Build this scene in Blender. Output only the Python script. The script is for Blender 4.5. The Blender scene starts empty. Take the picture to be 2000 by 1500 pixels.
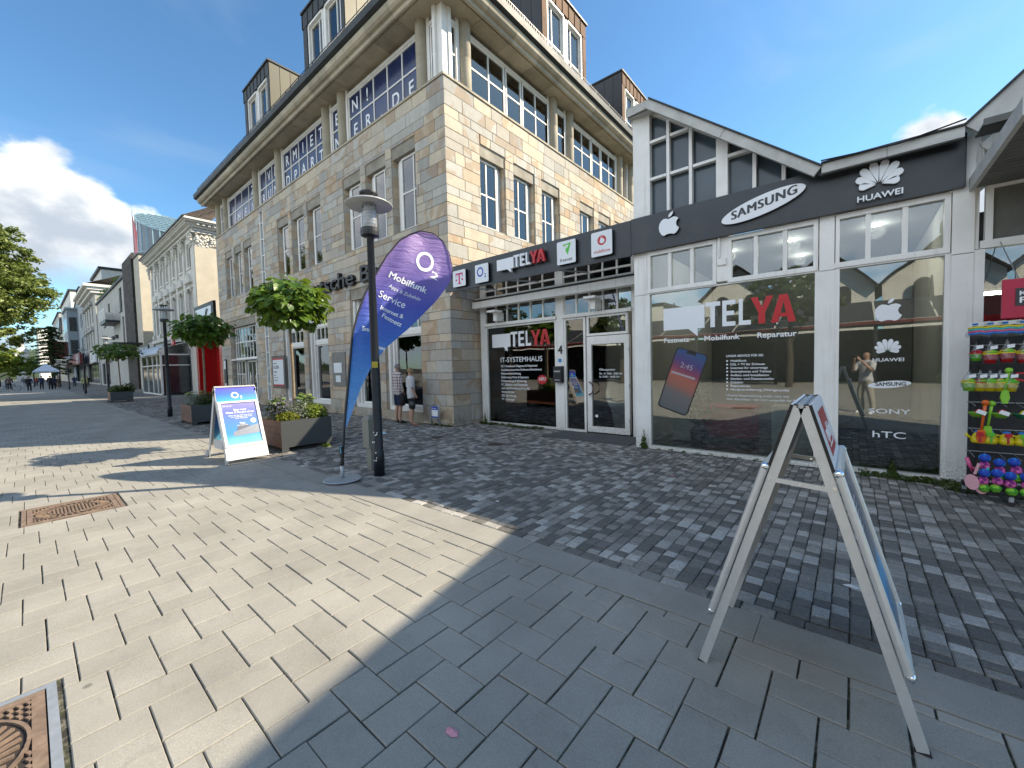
import bpy, bmesh, math, random
import numpy as np
from mathutils import Vector, Matrix
D = bpy.data; SC = bpy.context.scene; COL = SC.collection
R = math.radians
random.seed(7); RNG = np.random.default_rng(7)

# ------------------------------------------------------------------ camera
cam = D.objects.new('camera', D.cameras.new('camera')); COL.objects.link(cam); SC.camera = cam
CAMH = 1.6
def _n(v): v = np.array(v, float); return v / np.linalg.norm(v)
FPX = 794.2
_X = -_n([52-1000, 750-737.5, -FPX]); _Y = _n([665, 52, -FPX]); _Y = _n(_Y - _X*(_X@_Y)); _Z = np.cross(_X, _Y)
MC = np.array([_X, _Y, _Z])
mw = Matrix([[*MC[0], 0], [*MC[1], 0], [*MC[2], CAMH], [0, 0, 0, 1]])
cam.matrix_world = mw
cam.data.sensor_width = 36; cam.data.lens = 36*FPX/2000; cam.data.clip_start = 0.03; cam.data.clip_end = 4000
def seen(x, y, z=0, m=40):
    """distance if the world point is inside the frame, else None (only used to pick which pieces are single objects)"""
    c = MC.T @ np.array([x, y, z-CAMH])
    if c[2] > -0.05: return None
    u = 1000+FPX*c[0]/-c[2]; v = 750-FPX*c[1]/-c[2]
    return -c[2] if -m < u < 2000+m and -m < v < 1500+m else None

# ------------------------------------------------------------------ sun, sky, exposure
SUN_AZ = math.atan2(0.656, 0.755); SUN_EL = R(38.6)
sd = Vector((math.sin(SUN_AZ)*math.cos(SUN_EL), math.cos(SUN_AZ)*math.cos(SUN_EL), math.sin(SUN_EL)))
sun = D.objects.new('sun', D.lights.new('sun', 'SUN')); COL.objects.link(sun)
sun.data.energy = 3.5; sun.data.angle = R(0.53); sun.data.color = (1.0, 0.87, 0.68)
sun.rotation_euler = sd.to_track_quat('Z', 'Y').to_euler()
W = D.worlds.new('World'); SC.world = W; W.use_nodes = True
SKY_STRENGTH = 0.08
SC.view_settings.view_transform = 'Standard'; SC.view_settings.look = 'None'
SC.view_settings.exposure = 1.5; SC.view_settings.gamma = 1; SC.view_settings.use_curve_mapping = False
def build_world():
    nt = W.node_tree; N = nt.nodes; L = nt.links; N.clear()
    def nd(t, **k):
        n = N.new(t)
        for a, b in k.items(): setattr(n, a, b)
        return n
    def mth(op, a, b=None, c=None):
        n = nd('ShaderNodeMath', operation=op)
        for i, x in enumerate((a, b, c)):
            if x is None: continue
            if isinstance(x, (int, float)): n.inputs[i].default_value = x
            else: L.new(x, n.inputs[i])
        return n.outputs[0]
    sky = nd('ShaderNodeTexSky', sky_type='NISHITA'); sky.sun_disc = False
    sky.sun_elevation = SUN_EL; sky.sun_rotation = SUN_AZ
    sky.air_density = 1.0; sky.dust_density = 0.3; sky.ozone_density = 1.6
    tc = nd('ShaderNodeTexCoord')
    sep = nd('ShaderNodeSeparateXYZ'); L.new(tc.outputs['Generated'], sep.inputs[0])
    az = mth('DIVIDE', mth('ARCTAN2', sep.outputs[1], sep.outputs[0]), 2*math.pi); az = mth('ADD', az, 0.5)
    el = mth('MULTIPLY', mth('ARCSINE', sep.outputs[2]), 180/math.pi)
    cr = nd('ShaderNodeValToRGB'); L.new(az, cr.inputs[0]); e = cr.color_ramp.elements
    pts = [(-180, 19.7), (-168, 16), (-155, 22), (-130, 46), (-108, 56), (-90, 58), (-70, 56), (-45, 46), (-22, 20), (30, 7), (72, 8),
           (80, 15), (82.0, 22.0), (83.6, 23.8), (85.6, 23.0), (87.0, 21.5), (88.5, 12), (92, 7), (150, 9), (163, 12), (169.5, 16.2), (173, 18.4), (178, 20.4), (180, 19.7)]  # unseen cloud bank behind the camera raised higher to fill the shade
    while len(e) < len(pts): e.new(0.5)
    for q, (a, b) in zip(e, pts):
        q.position = (a+180)/360; q.color = (b/60,)*3+(1,)
    B = mth('MULTIPLY', cr.outputs[0], 60)
    mp = nd('ShaderNodeMapping'); mp.inputs['Scale'].default_value = (1, 1, 1.5); L.new(tc.outputs['Generated'], mp.inputs[0])
    n1 = nd('ShaderNodeTexNoise'); n1.inputs['Scale'].default_value = 13; n1.inputs['Detail'].default_value = 9; n1.inputs['Roughness'].default_value = 0.52
    L.new(mp.outputs[0], n1.inputs[0])
    n2 = nd('ShaderNodeTexNoise'); n2.inputs['Scale'].default_value = 9; n2.inputs['Detail'].default_value = 7; n2.inputs['Roughness'].default_value = 0.55
    mp2 = nd('ShaderNodeMapping'); mp2.inputs['Location'].default_value = (3.1, 1.7, .03); L.new(mp.outputs[0], mp2.inputs[0]); L.new(mp2.outputs[0], n2.inputs[0])
    depth = mth('ADD', mth('SUBTRACT', B, el), mth('MULTIPLY', mth('SUBTRACT', n1.outputs[0], 0.5), 9.0))
    def smooth(x, a, b):
        m = nd('ShaderNodeMapRange', interpolation_type='SMOOTHSTEP'); L.new(x, m.inputs[0])
        m.inputs[1].default_value = a; m.inputs[2].default_value = b; return m.outputs[0]
    dens = smooth(depth, -0.4, 1.7)
    low = smooth(mth('ADD', el, mth('MULTIPLY', n2.outputs[0], 12)), 12, 17)      # breaks up underneath
    low2 = smooth(n2.outputs[0], 0.40, 0.56)
    dens = mth('MULTIPLY', dens, mth('MAXIMUM', low, mth('MULTIPLY', low2, .8)))
    hi = smooth(el, 22, 34); gaps = smooth(n2.outputs[0], 0.30, 0.46)      # broken fields of cloud higher up
    dens = mth('MULTIPLY', dens, mth('ADD', mth('SUBTRACT', 1.0, hi), mth('MULTIPLY', hi, gaps)))
    shade = smooth(mth('ADD', mth('MULTIPLY', depth, 0.045), mth('MULTIPLY', n2.outputs[0], 1.5)), 0.50, 1.25)
    cc = nd('ShaderNodeValToRGB'); L.new(shade, cc.inputs[0]); ce = cc.color_ramp.elements
    ce[0].position = 0; ce[0].color = (11.5, 11.3, 10.9, 1); ce[1].position = 1; ce[1].color = (4.6, 5.2, 6.0, 1)
    k = ce.new(0.35); k.color = (9.2, 9.3, 9.3, 1)
    mx = nd('ShaderNodeMix', data_type='RGBA'); L.new(dens, mx.inputs[0])
    tn = nd('ShaderNodeMix', data_type='RGBA', blend_type='MULTIPLY'); tn.inputs[0].default_value = 1; L.new(sky.outputs[0], tn.inputs[6]); tn.inputs[7].default_value = (.60, .88, 1.0, 1)
    wsp = nd('ShaderNodeTexNoise'); wm = nd('ShaderNodeMapping'); wm.inputs['Scale'].default_value = (2.2, 1.2, 5); wm.inputs['Rotation'].default_value = (.2, .3, .5); L.new(tc.outputs['Generated'], wm.inputs[0]); L.new(wm.outputs[0], wsp.inputs[0])
    wsp.inputs['Scale'].default_value = 1.6; wsp.inputs['Detail'].default_value = 6; wsp.inputs['Distortion'].default_value = .8
    wmix = nd('ShaderNodeMix', data_type='RGBA'); L.new(mth('MULTIPLY', smooth(wsp.outputs[0], .50, .80), .16), wmix.inputs[0]); L.new(tn.outputs[2], wmix.inputs[6]); wmix.inputs[7].default_value = (3.4, 3.9, 4.4, 1)
    L.new(wmix.outputs[2], mx.inputs[6])
    # unseen clouds behind the camera are brightened as added fill for the shaded facades
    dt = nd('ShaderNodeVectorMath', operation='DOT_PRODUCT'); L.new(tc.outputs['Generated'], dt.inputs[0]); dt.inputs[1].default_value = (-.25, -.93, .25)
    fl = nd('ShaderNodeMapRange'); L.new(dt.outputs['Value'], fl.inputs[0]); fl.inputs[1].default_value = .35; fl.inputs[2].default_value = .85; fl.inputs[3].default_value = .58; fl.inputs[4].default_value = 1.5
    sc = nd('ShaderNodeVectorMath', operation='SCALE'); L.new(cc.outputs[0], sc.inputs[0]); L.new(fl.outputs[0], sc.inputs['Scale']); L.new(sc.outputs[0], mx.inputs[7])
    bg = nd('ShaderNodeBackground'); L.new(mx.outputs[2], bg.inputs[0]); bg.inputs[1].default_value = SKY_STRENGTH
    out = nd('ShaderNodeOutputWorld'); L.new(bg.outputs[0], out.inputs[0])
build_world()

# ------------------------------------------------------------------ mesh builder
class MB:
    def __init__(s): s.v = []; s.f = []; s.t = []; s.m = []
    def add(s, pts, faces, t=0., m=0):
        b = len(s.v); s.v.extend([tuple(p) for p in pts])
        for f in faces: s.f.append([b+i for i in f]); s.t.append(t); s.m.append(m)
        return s
    def quad(s, a, b, c, d, t=0., m=0): return s.add([a, b, c, d], [(0, 1, 2, 3)], t, m)
    def box(s, x0, x1, y0, y1, z0, z1, t=0., m=0):
        if x0 > x1: x0, x1 = x1, x0
        if y0 > y1: y0, y1 = y1, y0
        if z0 > z1: z0, z1 = z1, z0
        return s.add([(x0, y0, z0), (x1, y0, z0), (x1, y1, z0), (x0, y1, z0), (x0, y0, z1), (x1, y0, z1), (x1, y1, z1), (x0, y1, z1)],
              [(0, 3, 2, 1), (4, 5, 6, 7), (0, 1, 5, 4), (1, 2, 6, 5), (2, 3, 7, 6), (3, 0, 4, 7)], t, m)
    def bar(s, p, q, w, h=None, up=(0, 0, 1), t=0., m=0):
        """box section from p to q, w wide, h high"""
        h = h or w; p = Vector(p); q = Vector(q); d = (q-p).normalized(); u = Vector(up)
        if abs(d.dot(u)) > .99: u = Vector((0, 1, 0))
        a = d.cross(u).normalized()*w/2; b = a.cross(d).normalized()*h/2
        pts = [p-a-b, p+a-b, p+a+b, p-a+b, q-a-b, q+a-b, q+a+b, q-a+b]
        return s.add(pts, [(0, 3, 2, 1), (4, 5, 6, 7), (0, 1, 5, 4), (1, 2, 6, 5), (2, 3, 7, 6), (3, 0, 4, 7)], t, m)
    def tube(s, pts, rad, n=10, cap=True, t=0., m=0):
        pts = [Vector(p) for p in pts]; rr = rad if isinstance(rad, (list, tuple)) else [rad]*len(pts); b = len(s.v); ref = None
        for i, p in enumerate(pts):
            d = (pts[min(i+1, len(pts)-1)]-pts[max(i-1, 0)]).normalized()
            if ref is None: ref = Vector((0, 0, 1)) if abs(d.z) < .9 else Vector((1, 0, 0))
            a = d.cross(ref).normalized(); c = d.cross(a).normalized(); ref = -c if False else ref
            for k in range(n):
                th = 2*math.pi*k/n; s.v.append(tuple(p+a*math.cos(th)*rr[i]+c*math.sin(th)*rr[i]))
        for i in range(len(pts)-1):
            for k in range(n):
                s.f.append([b+i*n+k, b+i*n+(k+1) % n, b+(i+1)*n+(k+1) % n, b+(i+1)*n+k]); s.t.append(t); s.m.append(m)
        if cap:
            s.f.append([b+k for k in range(n)][::-1]); s.t.append(t); s.m.append(m)
            s.f.append([b+(len(pts)-1)*n+k for k in range(n)]); s.t.append(t); s.m.append(m)
        return s
    def lathe(s, cx, cy, prof, n=20, t=0., m=0, cz=0, sy=1.):
        b = len(s.v)
        for r, z in prof:
            for k in range(n):
                th = 2*math.pi*k/n; s.v.append((cx+r*math.cos(th), cy+sy*r*math.sin(th), cz+z))
        for i in range(len(prof)-1):
            for k in range(n):
                s.f.append([b+i*n+k, b+i*n+(k+1) % n, b+(i+1)*n+(k+1) % n, b+(i+1)*n+k]); s.t.append(t); s.m.append(m)
        return s
    def prism(s, poly, o, ux, uy, depth, t=0., m=0):
        """2-D outline poly placed at o with axes ux, uy; extruded by depth along ux x uy"""
        o = Vector(o); ux = Vector(ux).normalized(); uy = Vector(uy).normalized(); n = ux.cross(uy)
        k = len(poly); P = [o+ux*a+uy*b for a, b in poly]; Q = [p+n*depth for p in P]
        fs = [tuple(range(k))[::-1], tuple(range(k, 2*k))] + [(i, (i+1) % k, k+(i+1) % k, k+i) for i in range(k)]
        return s.add(P+Q, fs, t, m)
    def join(s, o):
        b = len(s.v); s.v += o.v; s.f += [[b+i for i in f] for f in o.f]; s.t += o.t; s.m += o.m; return s
    def xf(s, M):
        s.v = [tuple(M @ Vector(p)) for p in s.v]; return s
    def build(s, name, mats, parent=None, loc=None, smooth=False, local=False, label=None, kind=None):
        me = D.meshes.new(name); off = Vector((0, 0, 0))
        if not local:
            q = parent
            while q is not None: off += q.location; q = q.parent
            if loc is not None: off += Vector(loc)
        vs = s.v if off.length == 0 else [(a-off.x, b-off.y, c-off.z) for a, b, c in s.v]
        me.from_pydata(vs, [], s.f)
        for mt in (mats if isinstance(mats, (list, tuple)) else [mats]): me.materials.append(mt)
        if any(s.m): me.polygons.foreach_set('material_index', s.m)
        at = me.attributes.new('tint', 'FLOAT', 'FACE'); at.data.foreach_set('value', s.t)
        if smooth: me.polygons.foreach_set('use_smooth', [True]*len(s.f))
        me.update()
        o = D.objects.new(name, me); COL.objects.link(o)
        if parent is not None: o.parent = parent
        if loc is not None: o.location = loc
        if label: o['label'] = label
        if kind: o['kind'] = kind
        return o
def tag(o, label=None, cat=None, group=None, kind=None):
    if label: o['label'] = label
    if cat: o['category'] = cat
    if group: o['group'] = group
    if kind: o['kind'] = kind
    return o
def thing(name, label, cat, loc=(0, 0, 0), rz=0, group=None):
    o = D.objects.new(name, None); COL.objects.link(o); o.empty_display_size = .2
    o.location = loc; o.rotation_euler = (0, 0, rz); return tag(o, label, cat, group)
def struct(name, mb, mats, parent=None, **k):
    o = mb.build(name, mats, parent, **k)
    if parent is None: o['kind'] = 'structure'
    return o
def inst(name, src, parent, loc, rz=0):
    o = D.objects.new(name, src.data if hasattr(src, 'data') else src); COL.objects.link(o); o.parent = parent
    o.location = loc; o.rotation_euler = (0, 0, rz); return o
def copy_tree(o, parent=None, loc=None, rz=None):
    c = o.copy(); COL.objects.link(c)
    if parent is not None: c.parent = parent
    if loc is not None: c.location = loc
    if rz is not None: c.rotation_euler = (0, 0, rz)
    for ch in list(o.children): copy_tree(ch, c)
    return c

# ------------------------------------------------------------------ materials
def lin(c):
    f = lambda x: x/12.92 if x <= .04045 else ((x+.055)/1.055)**2.4
    return tuple(f(x/255.) for x in c)
class NT:
    def __init__(s, name):
        s.mat = D.materials.new(name); s.mat.use_nodes = True; s.nt = s.mat.node_tree; s.nt.nodes.clear()
    def n(s, t, ins=None, **k):
        nd = s.nt.nodes.new('ShaderNode'+t)
        for a, b in k.items(): setattr(nd, a, b)
        for a, b in (ins or {}).items():
            if isinstance(b, bpy.types.NodeSocket): s.nt.links.new(b, nd.inputs[a])
            else: nd.inputs[a].default_value = b
        return nd
    def math(s, op, a, b=0., c=0.):
        return s.n('Math', {0: a, 1: b, 2: c}, operation=op).outputs[0]
    def ramp(s, fac, els, interp='LINEAR'):
        r = s.n('ValToRGB', {0: fac}); r.color_ramp.interpolation = interp; e = r.color_ramp.elements
        while len(e) < len(els): e.new(.5)
        for q, (p, c) in zip(e, els): q.position = p; q.color = tuple(c)+(1,) if len(c) == 3 else c
        return r.outputs[0]
    def mix(s, f, a, b, bt='MIX'):
        m = s.n('Mix', {0: f, 6: a, 7: b}, data_type='RGBA', blend_type=bt); return m.outputs[2]
    def noise(s, vec, scale, detail=4, rough=.55, dist=0.):
        return s.n('TexNoise', {'Vector': vec, 'Scale': scale, 'Detail': detail, 'Roughness': rough, 'Distortion': dist}).outputs[0]
    def out(s, col, rough=.6, metal=0., bump=None, bstr=.3, bdist=.01, spec=.5, **k):
        ins = {'Base Color': col, 'Roughness': rough, 'Metallic': metal, 'Specular IOR Level': spec}; ins.update(k)
        p = s.n('BsdfPrincipled', ins)
        if bump is not None:
            b = s.n('Bump', {'Height': bump, 'Strength': bstr, 'Distance': bdist}); s.nt.links.new(b.outputs[0], p.inputs['Normal'])
        o = s.n('OutputMaterial', {0: p.outputs[0]}); return s.mat
def c4(c): return tuple(c)+(1,) if len(c) == 3 else tuple(c)
def pm(name, col, rough=.6, metal=0., var=.15, scale=4., bump=0., bscale=60., tint=0., src='attr', col2=None, dirt=0., spec=.5, **k):
    """plain surface: colour with cloudy variation, optional per-piece tint, fine relief"""
    t = NT(name); tc = t.n('TexCoord').outputs['Object']
    n1 = t.noise(tc, scale, 5, .6)
    c2 = col2 or tuple(x*(1-var) for x in col)
    cc = t.mix(t.n('MapRange', {0: n1, 1: .3, 2: .7}).outputs[0], c4(tuple(min(1, x*(1+var*.5)) for x in col)), c4(c2))
    if tint:
        tv = t.n('Attribute', attribute_name='tint').outputs['Fac'] if src == 'attr' else t.n('ObjectInfo').outputs['Random']
        f = t.n('MapRange', {0: tv, 3: 1-tint, 4: 1+tint}).outputs[0]
        cc = t.mix(1., cc, t.n('CombineColor', {0: f, 1: f, 2: f}).outputs[0], 'MULTIPLY')
    if dirt:
        n3 = t.noise(tc, 1.3, 6, .7); f = t.n('MapRange', {0: n3, 1: .5, 2: .75, 3: 0, 4: dirt}).outputs[0]
        cc = t.mix(f, cc, c4((.10, .09, .07)))
    rn = t.n('MapRange', {0: n1, 3: max(0, rough-.07), 4: min(1, rough+.1)}).outputs[0]
    return t.out(cc, rn, metal, t.noise(tc, bscale, 3) if bump else None, bump, .01, spec, **k)
def glass(name, tintc=(.80, .86, .84), ior=1.7, gl=(1, 1, 1)):
    t = NT(name); f = t.n('Fresnel', {'IOR': ior}).outputs[0]
    tc = t.n('TexCoord').outputs['Object']
    b = t.n('Bump', {'Height': t.noise(tc, 1.1, 1, .4), 'Strength': .08, 'Distance': .03}).outputs[0]
    a = t.n('BsdfTransparent', {0: c4(tintc)}).outputs[0]; g = t.n('BsdfGlossy', {0: c4(gl), 'Roughness': .004, 'Normal': b}).outputs[0]
    m = t.n('MixShader', {0: f, 1: a, 2: g}).outputs[0]; t.n('OutputMaterial', {0: m}); return t.mat
def emit(name, col, s):
    t = NT(name); e = t.n('Emission', {0: c4(col), 1: s}).outputs[0]; t.n('OutputMaterial', {0: e}); return t.mat

M = {}
M['white_frame'] = pm('white_frame', (.80, .79, .75), .45, var=.10, scale=2.5, bump=.05, dirt=.22)
def frame_mat():
    t = NT('white_frame'); g = t.n('NewGeometry').outputs['Position']; z = t.n('SeparateXYZ', {0: g}).outputs[2]
    n1 = t.noise(g, 2.3, 5, .6); st = t.noise(t.n('Mapping', {'Vector': g, 'Scale': (16, 16, .7)}).outputs[0], 1., 4, .6); n3 = t.noise(g, 40, 3, .6)
    c = t.mix(t.n('MapRange', {0: n1, 1: .35, 2: .7}).outputs[0], (.82, .81, .77, 1), (.72, .71, .67, 1))
    c = t.mix(t.n('MapRange', {0: st, 1: .54, 2: .74, 3: 0, 4: .42}).outputs[0], c, (.42, .41, .36, 1))
    low = t.math('MULTIPLY', t.n('MapRange', {0: z, 1: 0, 2: .45, 3: 1, 4: 0}).outputs[0], t.n('MapRange', {0: n3, 1: .35, 2: .65}).outputs[0])
    c = t.mix(t.math('MULTIPLY', low, .7), c, (.20, .19, .14, 1)); return t.out(c, .5, 0, n3, .06, .004)
M['white_frame'] = frame_mat()
M['white_paint'] = pm('white_paint', (.76, .74, .69), .5, var=.08, scale=3)
M['dark_metal'] = pm('dark_metal', (.018, .020, .022), .42, var=.3, scale=8)
M['fascia'] = pm('fascia', (.026, .031, .037), .36, var=.22, scale=.9, dirt=.25)
M['black'] = pm('black', (.008, .008, .009), .4, var=.1)
M['sign_white'] = pm('sign_white', (.72, .74, .76), .3, var=.04)
M['letter_white'] = pm('letter_white', (.78, .80, .82), .5, var=.02)
M['red'] = pm('red', (.50, .015, .02), .4, var=.1)
M['magenta'] = pm('magenta', (.55, .01, .12), .4, var=.05)
M['blue_logo'] = pm('blue_logo', (.005, .05, .42), .4, var=.05)
M['green_logo'] = pm('green_logo', (.07, .50, .03), .4, var=.05)
M['glass'] = glass('glass', ior=2.2)
M['glass_far'] = pm('glass_far', (.02, .028, .032), .08, var=.3, scale=.7, spec=.9)
M['glass_up'] = glass('glass_up', (.75, .80, .80), 1.9)
M['navy_pane'] = pm('navy_pane', (.008, .022, .085), .16, var=.25, scale=1.5, spec=.6)
M['slate_pane'] = pm('slate_pane', (.060, .085, .105), .14, var=.25, scale=1.2, spec=.5)
M['alu'] = pm('alu', (.60, .60, .58), .38, .45, var=.08, scale=20, bump=.03, bscale=200)
M['chrome'] = pm('chrome', (.75, .78, .82), .12, 1.0, var=.03)
M['galv'] = pm('galv', (.42, .44, .45), .5, .6, var=.18, scale=14)
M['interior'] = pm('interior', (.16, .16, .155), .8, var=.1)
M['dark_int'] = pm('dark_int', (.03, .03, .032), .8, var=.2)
M['curtain'] = pm('curtain', (.26, .28, .28), .8, var=.2, scale=6)
M['lamp_on'] = emit('lamp_on', (1, .95, .85), 9)
M['rubber'] = pm('rubber', (.02, .02, .02), .8)

# piece-wise materials -----------------------------------------------------
def paver_mat(name, src, base, amt, hi=(1, 1, 1)):
    t = NT(name); g = t.n('NewGeometry').outputs['Position']
    tv = t.n('Attribute', attribute_name='tint').outputs['Fac'] if src == 'attr' else t.n('ObjectInfo').outputs['Random']
    f = t.n('MapRange', {0: tv, 3: 1-amt, 4: 1+amt}).outputs[0]
    n1 = t.noise(g, 420, 3, .7); n2 = t.noise(g, 1.1, 6, .6); n3 = t.noise(g, 90, 4, .7)
    sp = t.n('MapRange', {0: n1, 1: .35, 2: .68, 3: .72, 4: 1.35}).outputs[0]
    bl = t.n('MapRange', {0: n2, 1: .3, 2: .7, 3: .78, 4: 1.13}).outputs[0]
    md = t.n('MapRange', {0: n3, 1: .3, 2: .7, 3: .9, 4: 1.08}).outputs[0]
    k = t.math('MULTIPLY', t.math('MULTIPLY', f, sp), t.math('MULTIPLY', bl, md))
    cc = t.mix(1., c4(base), t.n('CombineColor', {0: k, 1: k, 2: k}).outputs[0], 'MULTIPLY')
    n4 = t.noise(g, 6.5, 7, .72, .8); cc = t.mix(t.n('MapRange', {0: n4, 1: .56, 2: .72, 3: 0, 4: .26}).outputs[0], cc, (.10, .095, .085, 1))
    # trodden gum and oil spots
    vo = t.n('TexVoronoi', {'Vector': g, 'Scale': 2.0, 'Randomness': 1.}); 
    wob = t.math('ADD', vo.outputs['Distance'], t.math('MULTIPLY', t.noise(g, 22, 2), .035))
    spot = t.n('MapRange', {0: wob, 1: .050, 2: .066, 3: .5, 4: 0.}).outputs[0]
    gate = t.math('GREATER_THAN', t.n('SeparateColor', {0: vo.outputs['Color']}).outputs[0], .45)
    cc = t.mix(t.math('MULTIPLY', spot, gate), cc, (.03, .03, .03, 1))
    lt = t.noise(g, .55, 5, .75); cc = t.mix(t.n('MapRange', {0: lt, 1: .62, 2: .78, 3: 0, 4: .25}).outputs[0], cc, (.30, .29, .27, 1))
    return t.out(cc, .85, 0, n1, .25, .002, .25)
PV = (.285, .272, .238)
M['paver_obj'] = paver_mat('paver_obj', 'obj', PV, .055); M['paver_at'] = paver_mat('paver_at', 'attr', PV, .055)
M['kerb'] = paver_mat('kerb', 'obj', (.27, .258, .228), .05)
def cobble_mat(name, src):
    t = NT(name); g = t.n('NewGeometry').outputs['Position']
    tv = t.n('Attribute', attribute_name='tint').outputs['Fac'] if src == 'attr' else t.n('ObjectInfo').outputs['Random']
    pat = t.noise(g, .7, 3, .6); tv2 = t.math('ADD', tv, t.math('MULTIPLY', t.math('SUBTRACT', pat, .5), .5))
    base = t.ramp(tv2, [(.0, (.115, .108, .098)), (.42, (.15, .142, .128)), (.58, (.215, .203, .182)), (.82, (.26, .247, .222)), (.97, (.38, .365, .335))])
    n1 = t.noise(g, 160, 4, .75); n2 = t.noise(g, 35, 3, .6)
    k = t.math('MULTIPLY', t.n('MapRange', {0: n1, 1: .3, 2: .7, 3: .6, 4: 1.45}).outputs[0], t.n('MapRange', {0: n2, 1: .3, 2: .7, 3: .85, 4: 1.15}).outputs[0])
    cc = t.mix(1., base, t.n('CombineColor', {0: k, 1: k, 2: k}).outputs[0], 'MULTIPLY')
    return t.out(cc, .9, 0, n1, .6, .006, .2)
M['cob_obj'] = cobble_mat('cobble_obj', 'obj'); M['cob_at'] = cobble_mat('cobble_at', 'attr')
def joint_mat(name, a, b):
    t = NT(name); g = t.n('NewGeometry').outputs['Position']
    n = t.noise(g, 7, 6, .7); n2 = t.noise(g, 200, 3)
    cc = t.mix(t.n('MapRange', {0: n, 1: .45, 2: .62}).outputs[0], c4(a), c4(b))
    ns = t.noise(g, 11, 5, .75); cc = t.mix(t.n('MapRange', {0: ns, 1: .50, 2: .60}).outputs[0], cc, (.17, .155, .12, 1))
    return t.out(t.mix(.35, cc, t.n('CombineColor', {0: n2, 1: n2, 2: n2}).outputs[0], 'MULTIPLY'), .95, 0, n2, .6, .01)
M['joint'] = joint_mat('joint', (.030, .028, .022), (.050, .062, .022))
def ashlar_mat(name, src, warm=1.):
    t = NT(name); g = t.n('NewGeometry').outputs['Position']
    tv = t.n('Attribute', attribute_name='tint').outputs['Fac'] if src == 'attr' else t.n('ObjectInfo').outputs['Random']
    base = t.ramp(tv, [(0, (0.437, 0.399, 0.337)), (.18, (0.499, 0.447, 0.358)), (.32, (0.426, 0.409, 0.362)), (.46, (0.526, 0.462, 0.362)), (.58, (0.572, 0.490, 0.368)),
                       (.70, (0.486, 0.469, 0.416)), (.82, (0.507, 0.397, 0.280)), (.92, (0.368, 0.350, 0.315)), (1, (0.591, 0.520, 0.410))], 'CONSTANT')
    # iron bands: distorted rings, a different orientation per stone
    off = t.n('CombineXYZ', {0: t.math('MULTIPLY', tv, 37.), 1: t.math('MULTIPLY', tv, 91.), 2: t.math('MULTIPLY', tv, 17.)}).outputs[0]
    vec = t.n('VectorMath', {0: g, 1: off}, operation='ADD').outputs[0]
    rot = t.n('VectorRotate', {'Vector': vec, 'Axis': (.3, .8, .5), 'Angle': t.math('MULTIPLY', tv, 25.)}).outputs[0]
    sw = t.noise(rot, .9, 2, .4, 1.6)
    band = t.n('MapRange', {0: sw, 1: .50, 2: .54}, interpolation_type='SMOOTHSTEP').outputs[0]
    gate = t.math('GREATER_THAN', t.math('FRACT', t.math('MULTIPLY', tv, 13.7)), .42)
    cc = t.mix(t.math('MULTIPLY', t.math('MULTIPLY', band, gate), .48), base, (.36, .225, .115, 1))
    st = t.noise(rot, 6, 5, .65, .6); cc = t.mix(t.n('MapRange', {0: st, 1: .42, 2: .78, 3: 0, 4: .32}).outputs[0], cc, (.20, .185, .155, 1))
    fi = t.noise(g, 110, 4, .7); k = t.n('MapRange', {0: fi, 1: .3, 2: .7, 3: .88, 4: 1.1}).outputs[0]
    cc = t.mix(1., cc, t.n('CombineColor', {0: k, 1: k, 2: k}).outputs[0], 'MULTIPLY')
    rs = t.noise(t.n('Mapping', {'Vector': g, 'Scale': (3.5, 3.5, .28)}).outputs[0], 1., 5, .65)
    cc = t.mix(t.n('MapRange', {0: rs, 1: .50, 2: .78, 3: 0, 4: .38}).outputs[0], cc, (.21, .20, .175, 1))
    # algae and splash near the ground
    z = t.n('SeparateXYZ', {0: g}).outputs[2]
    al = t.math('MULTIPLY', t.n('MapRange', {0: z, 1: .02, 2: .75, 3: 1, 4: 0}).outputs[0], t.n('MapRange', {0: t.noise(g, 1.7, 5, .7), 1: .48, 2: .68}).outputs[0])
    cc = t.mix(t.math('MULTIPLY', al, .75), cc, (.055, .065, .028, 1))
    return t.out(cc, .82, 0, t.math('ADD', st, t.math('MULTIPLY', fi, .4)), .18, .01, .3)
M['ash_obj'] = ashlar_mat('ashlar_obj', 'obj'); M['ash_at'] = ashlar_mat('ashlar_attr', 'attr')
M['stone_grey'] = pm('stone_grey', (.37, .335, .27), .82, var=.3, scale=2.2, bump=.1, bscale=90, tint=.18)
M['stone_tan'] = pm('stone_tan', (.42, .37, .275), .8, var=.22, scale=2.0, bump=.1, bscale=90, tint=.14)
M['copper'] = pm('copper', (.085, .040, .020), .7, 0., var=.45, scale=3, tint=.25, col2=(.15, .075, .035), spec=.15)
M['copper_side'] = pm('copper_side', (.060, .058, .040), .5, .25, var=.5, scale=2.2, tint=.15, col2=(.095, .085, .055))
M['zinc_dark'] = pm('zinc_dark', (.028, .032, .030), .55, .1, var=.3, scale=3)
M['plaster_white'] = pm('plaster_white', (.66, .64, .58), .8, var=.1, scale=1.5, bump=.1, bscale=40, dirt=.06)
M['plaster_cream'] = pm('plaster_cream', (.47, .43, .345), .85, var=.12, scale=1.2, bump=.15, bscale=30, dirt=.08)
M['plaster_grey'] = pm('plaster_grey', (.42, .41, .37), .85, var=.2, scale=.8, bump=.1, bscale=30, dirt=.1)
M['brick_dark'] = pm('brick_dark', (.055, .047, .040), .85, var=.3, scale=6, tint=.35)
M['roof_tile'] = pm('roof_tile', (.13, .095, .07), .8, var=.35, scale=5, tint=.3)
M['red_portal'] = pm('red_portal', (.42, .008, .008), .22, var=.1)
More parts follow.
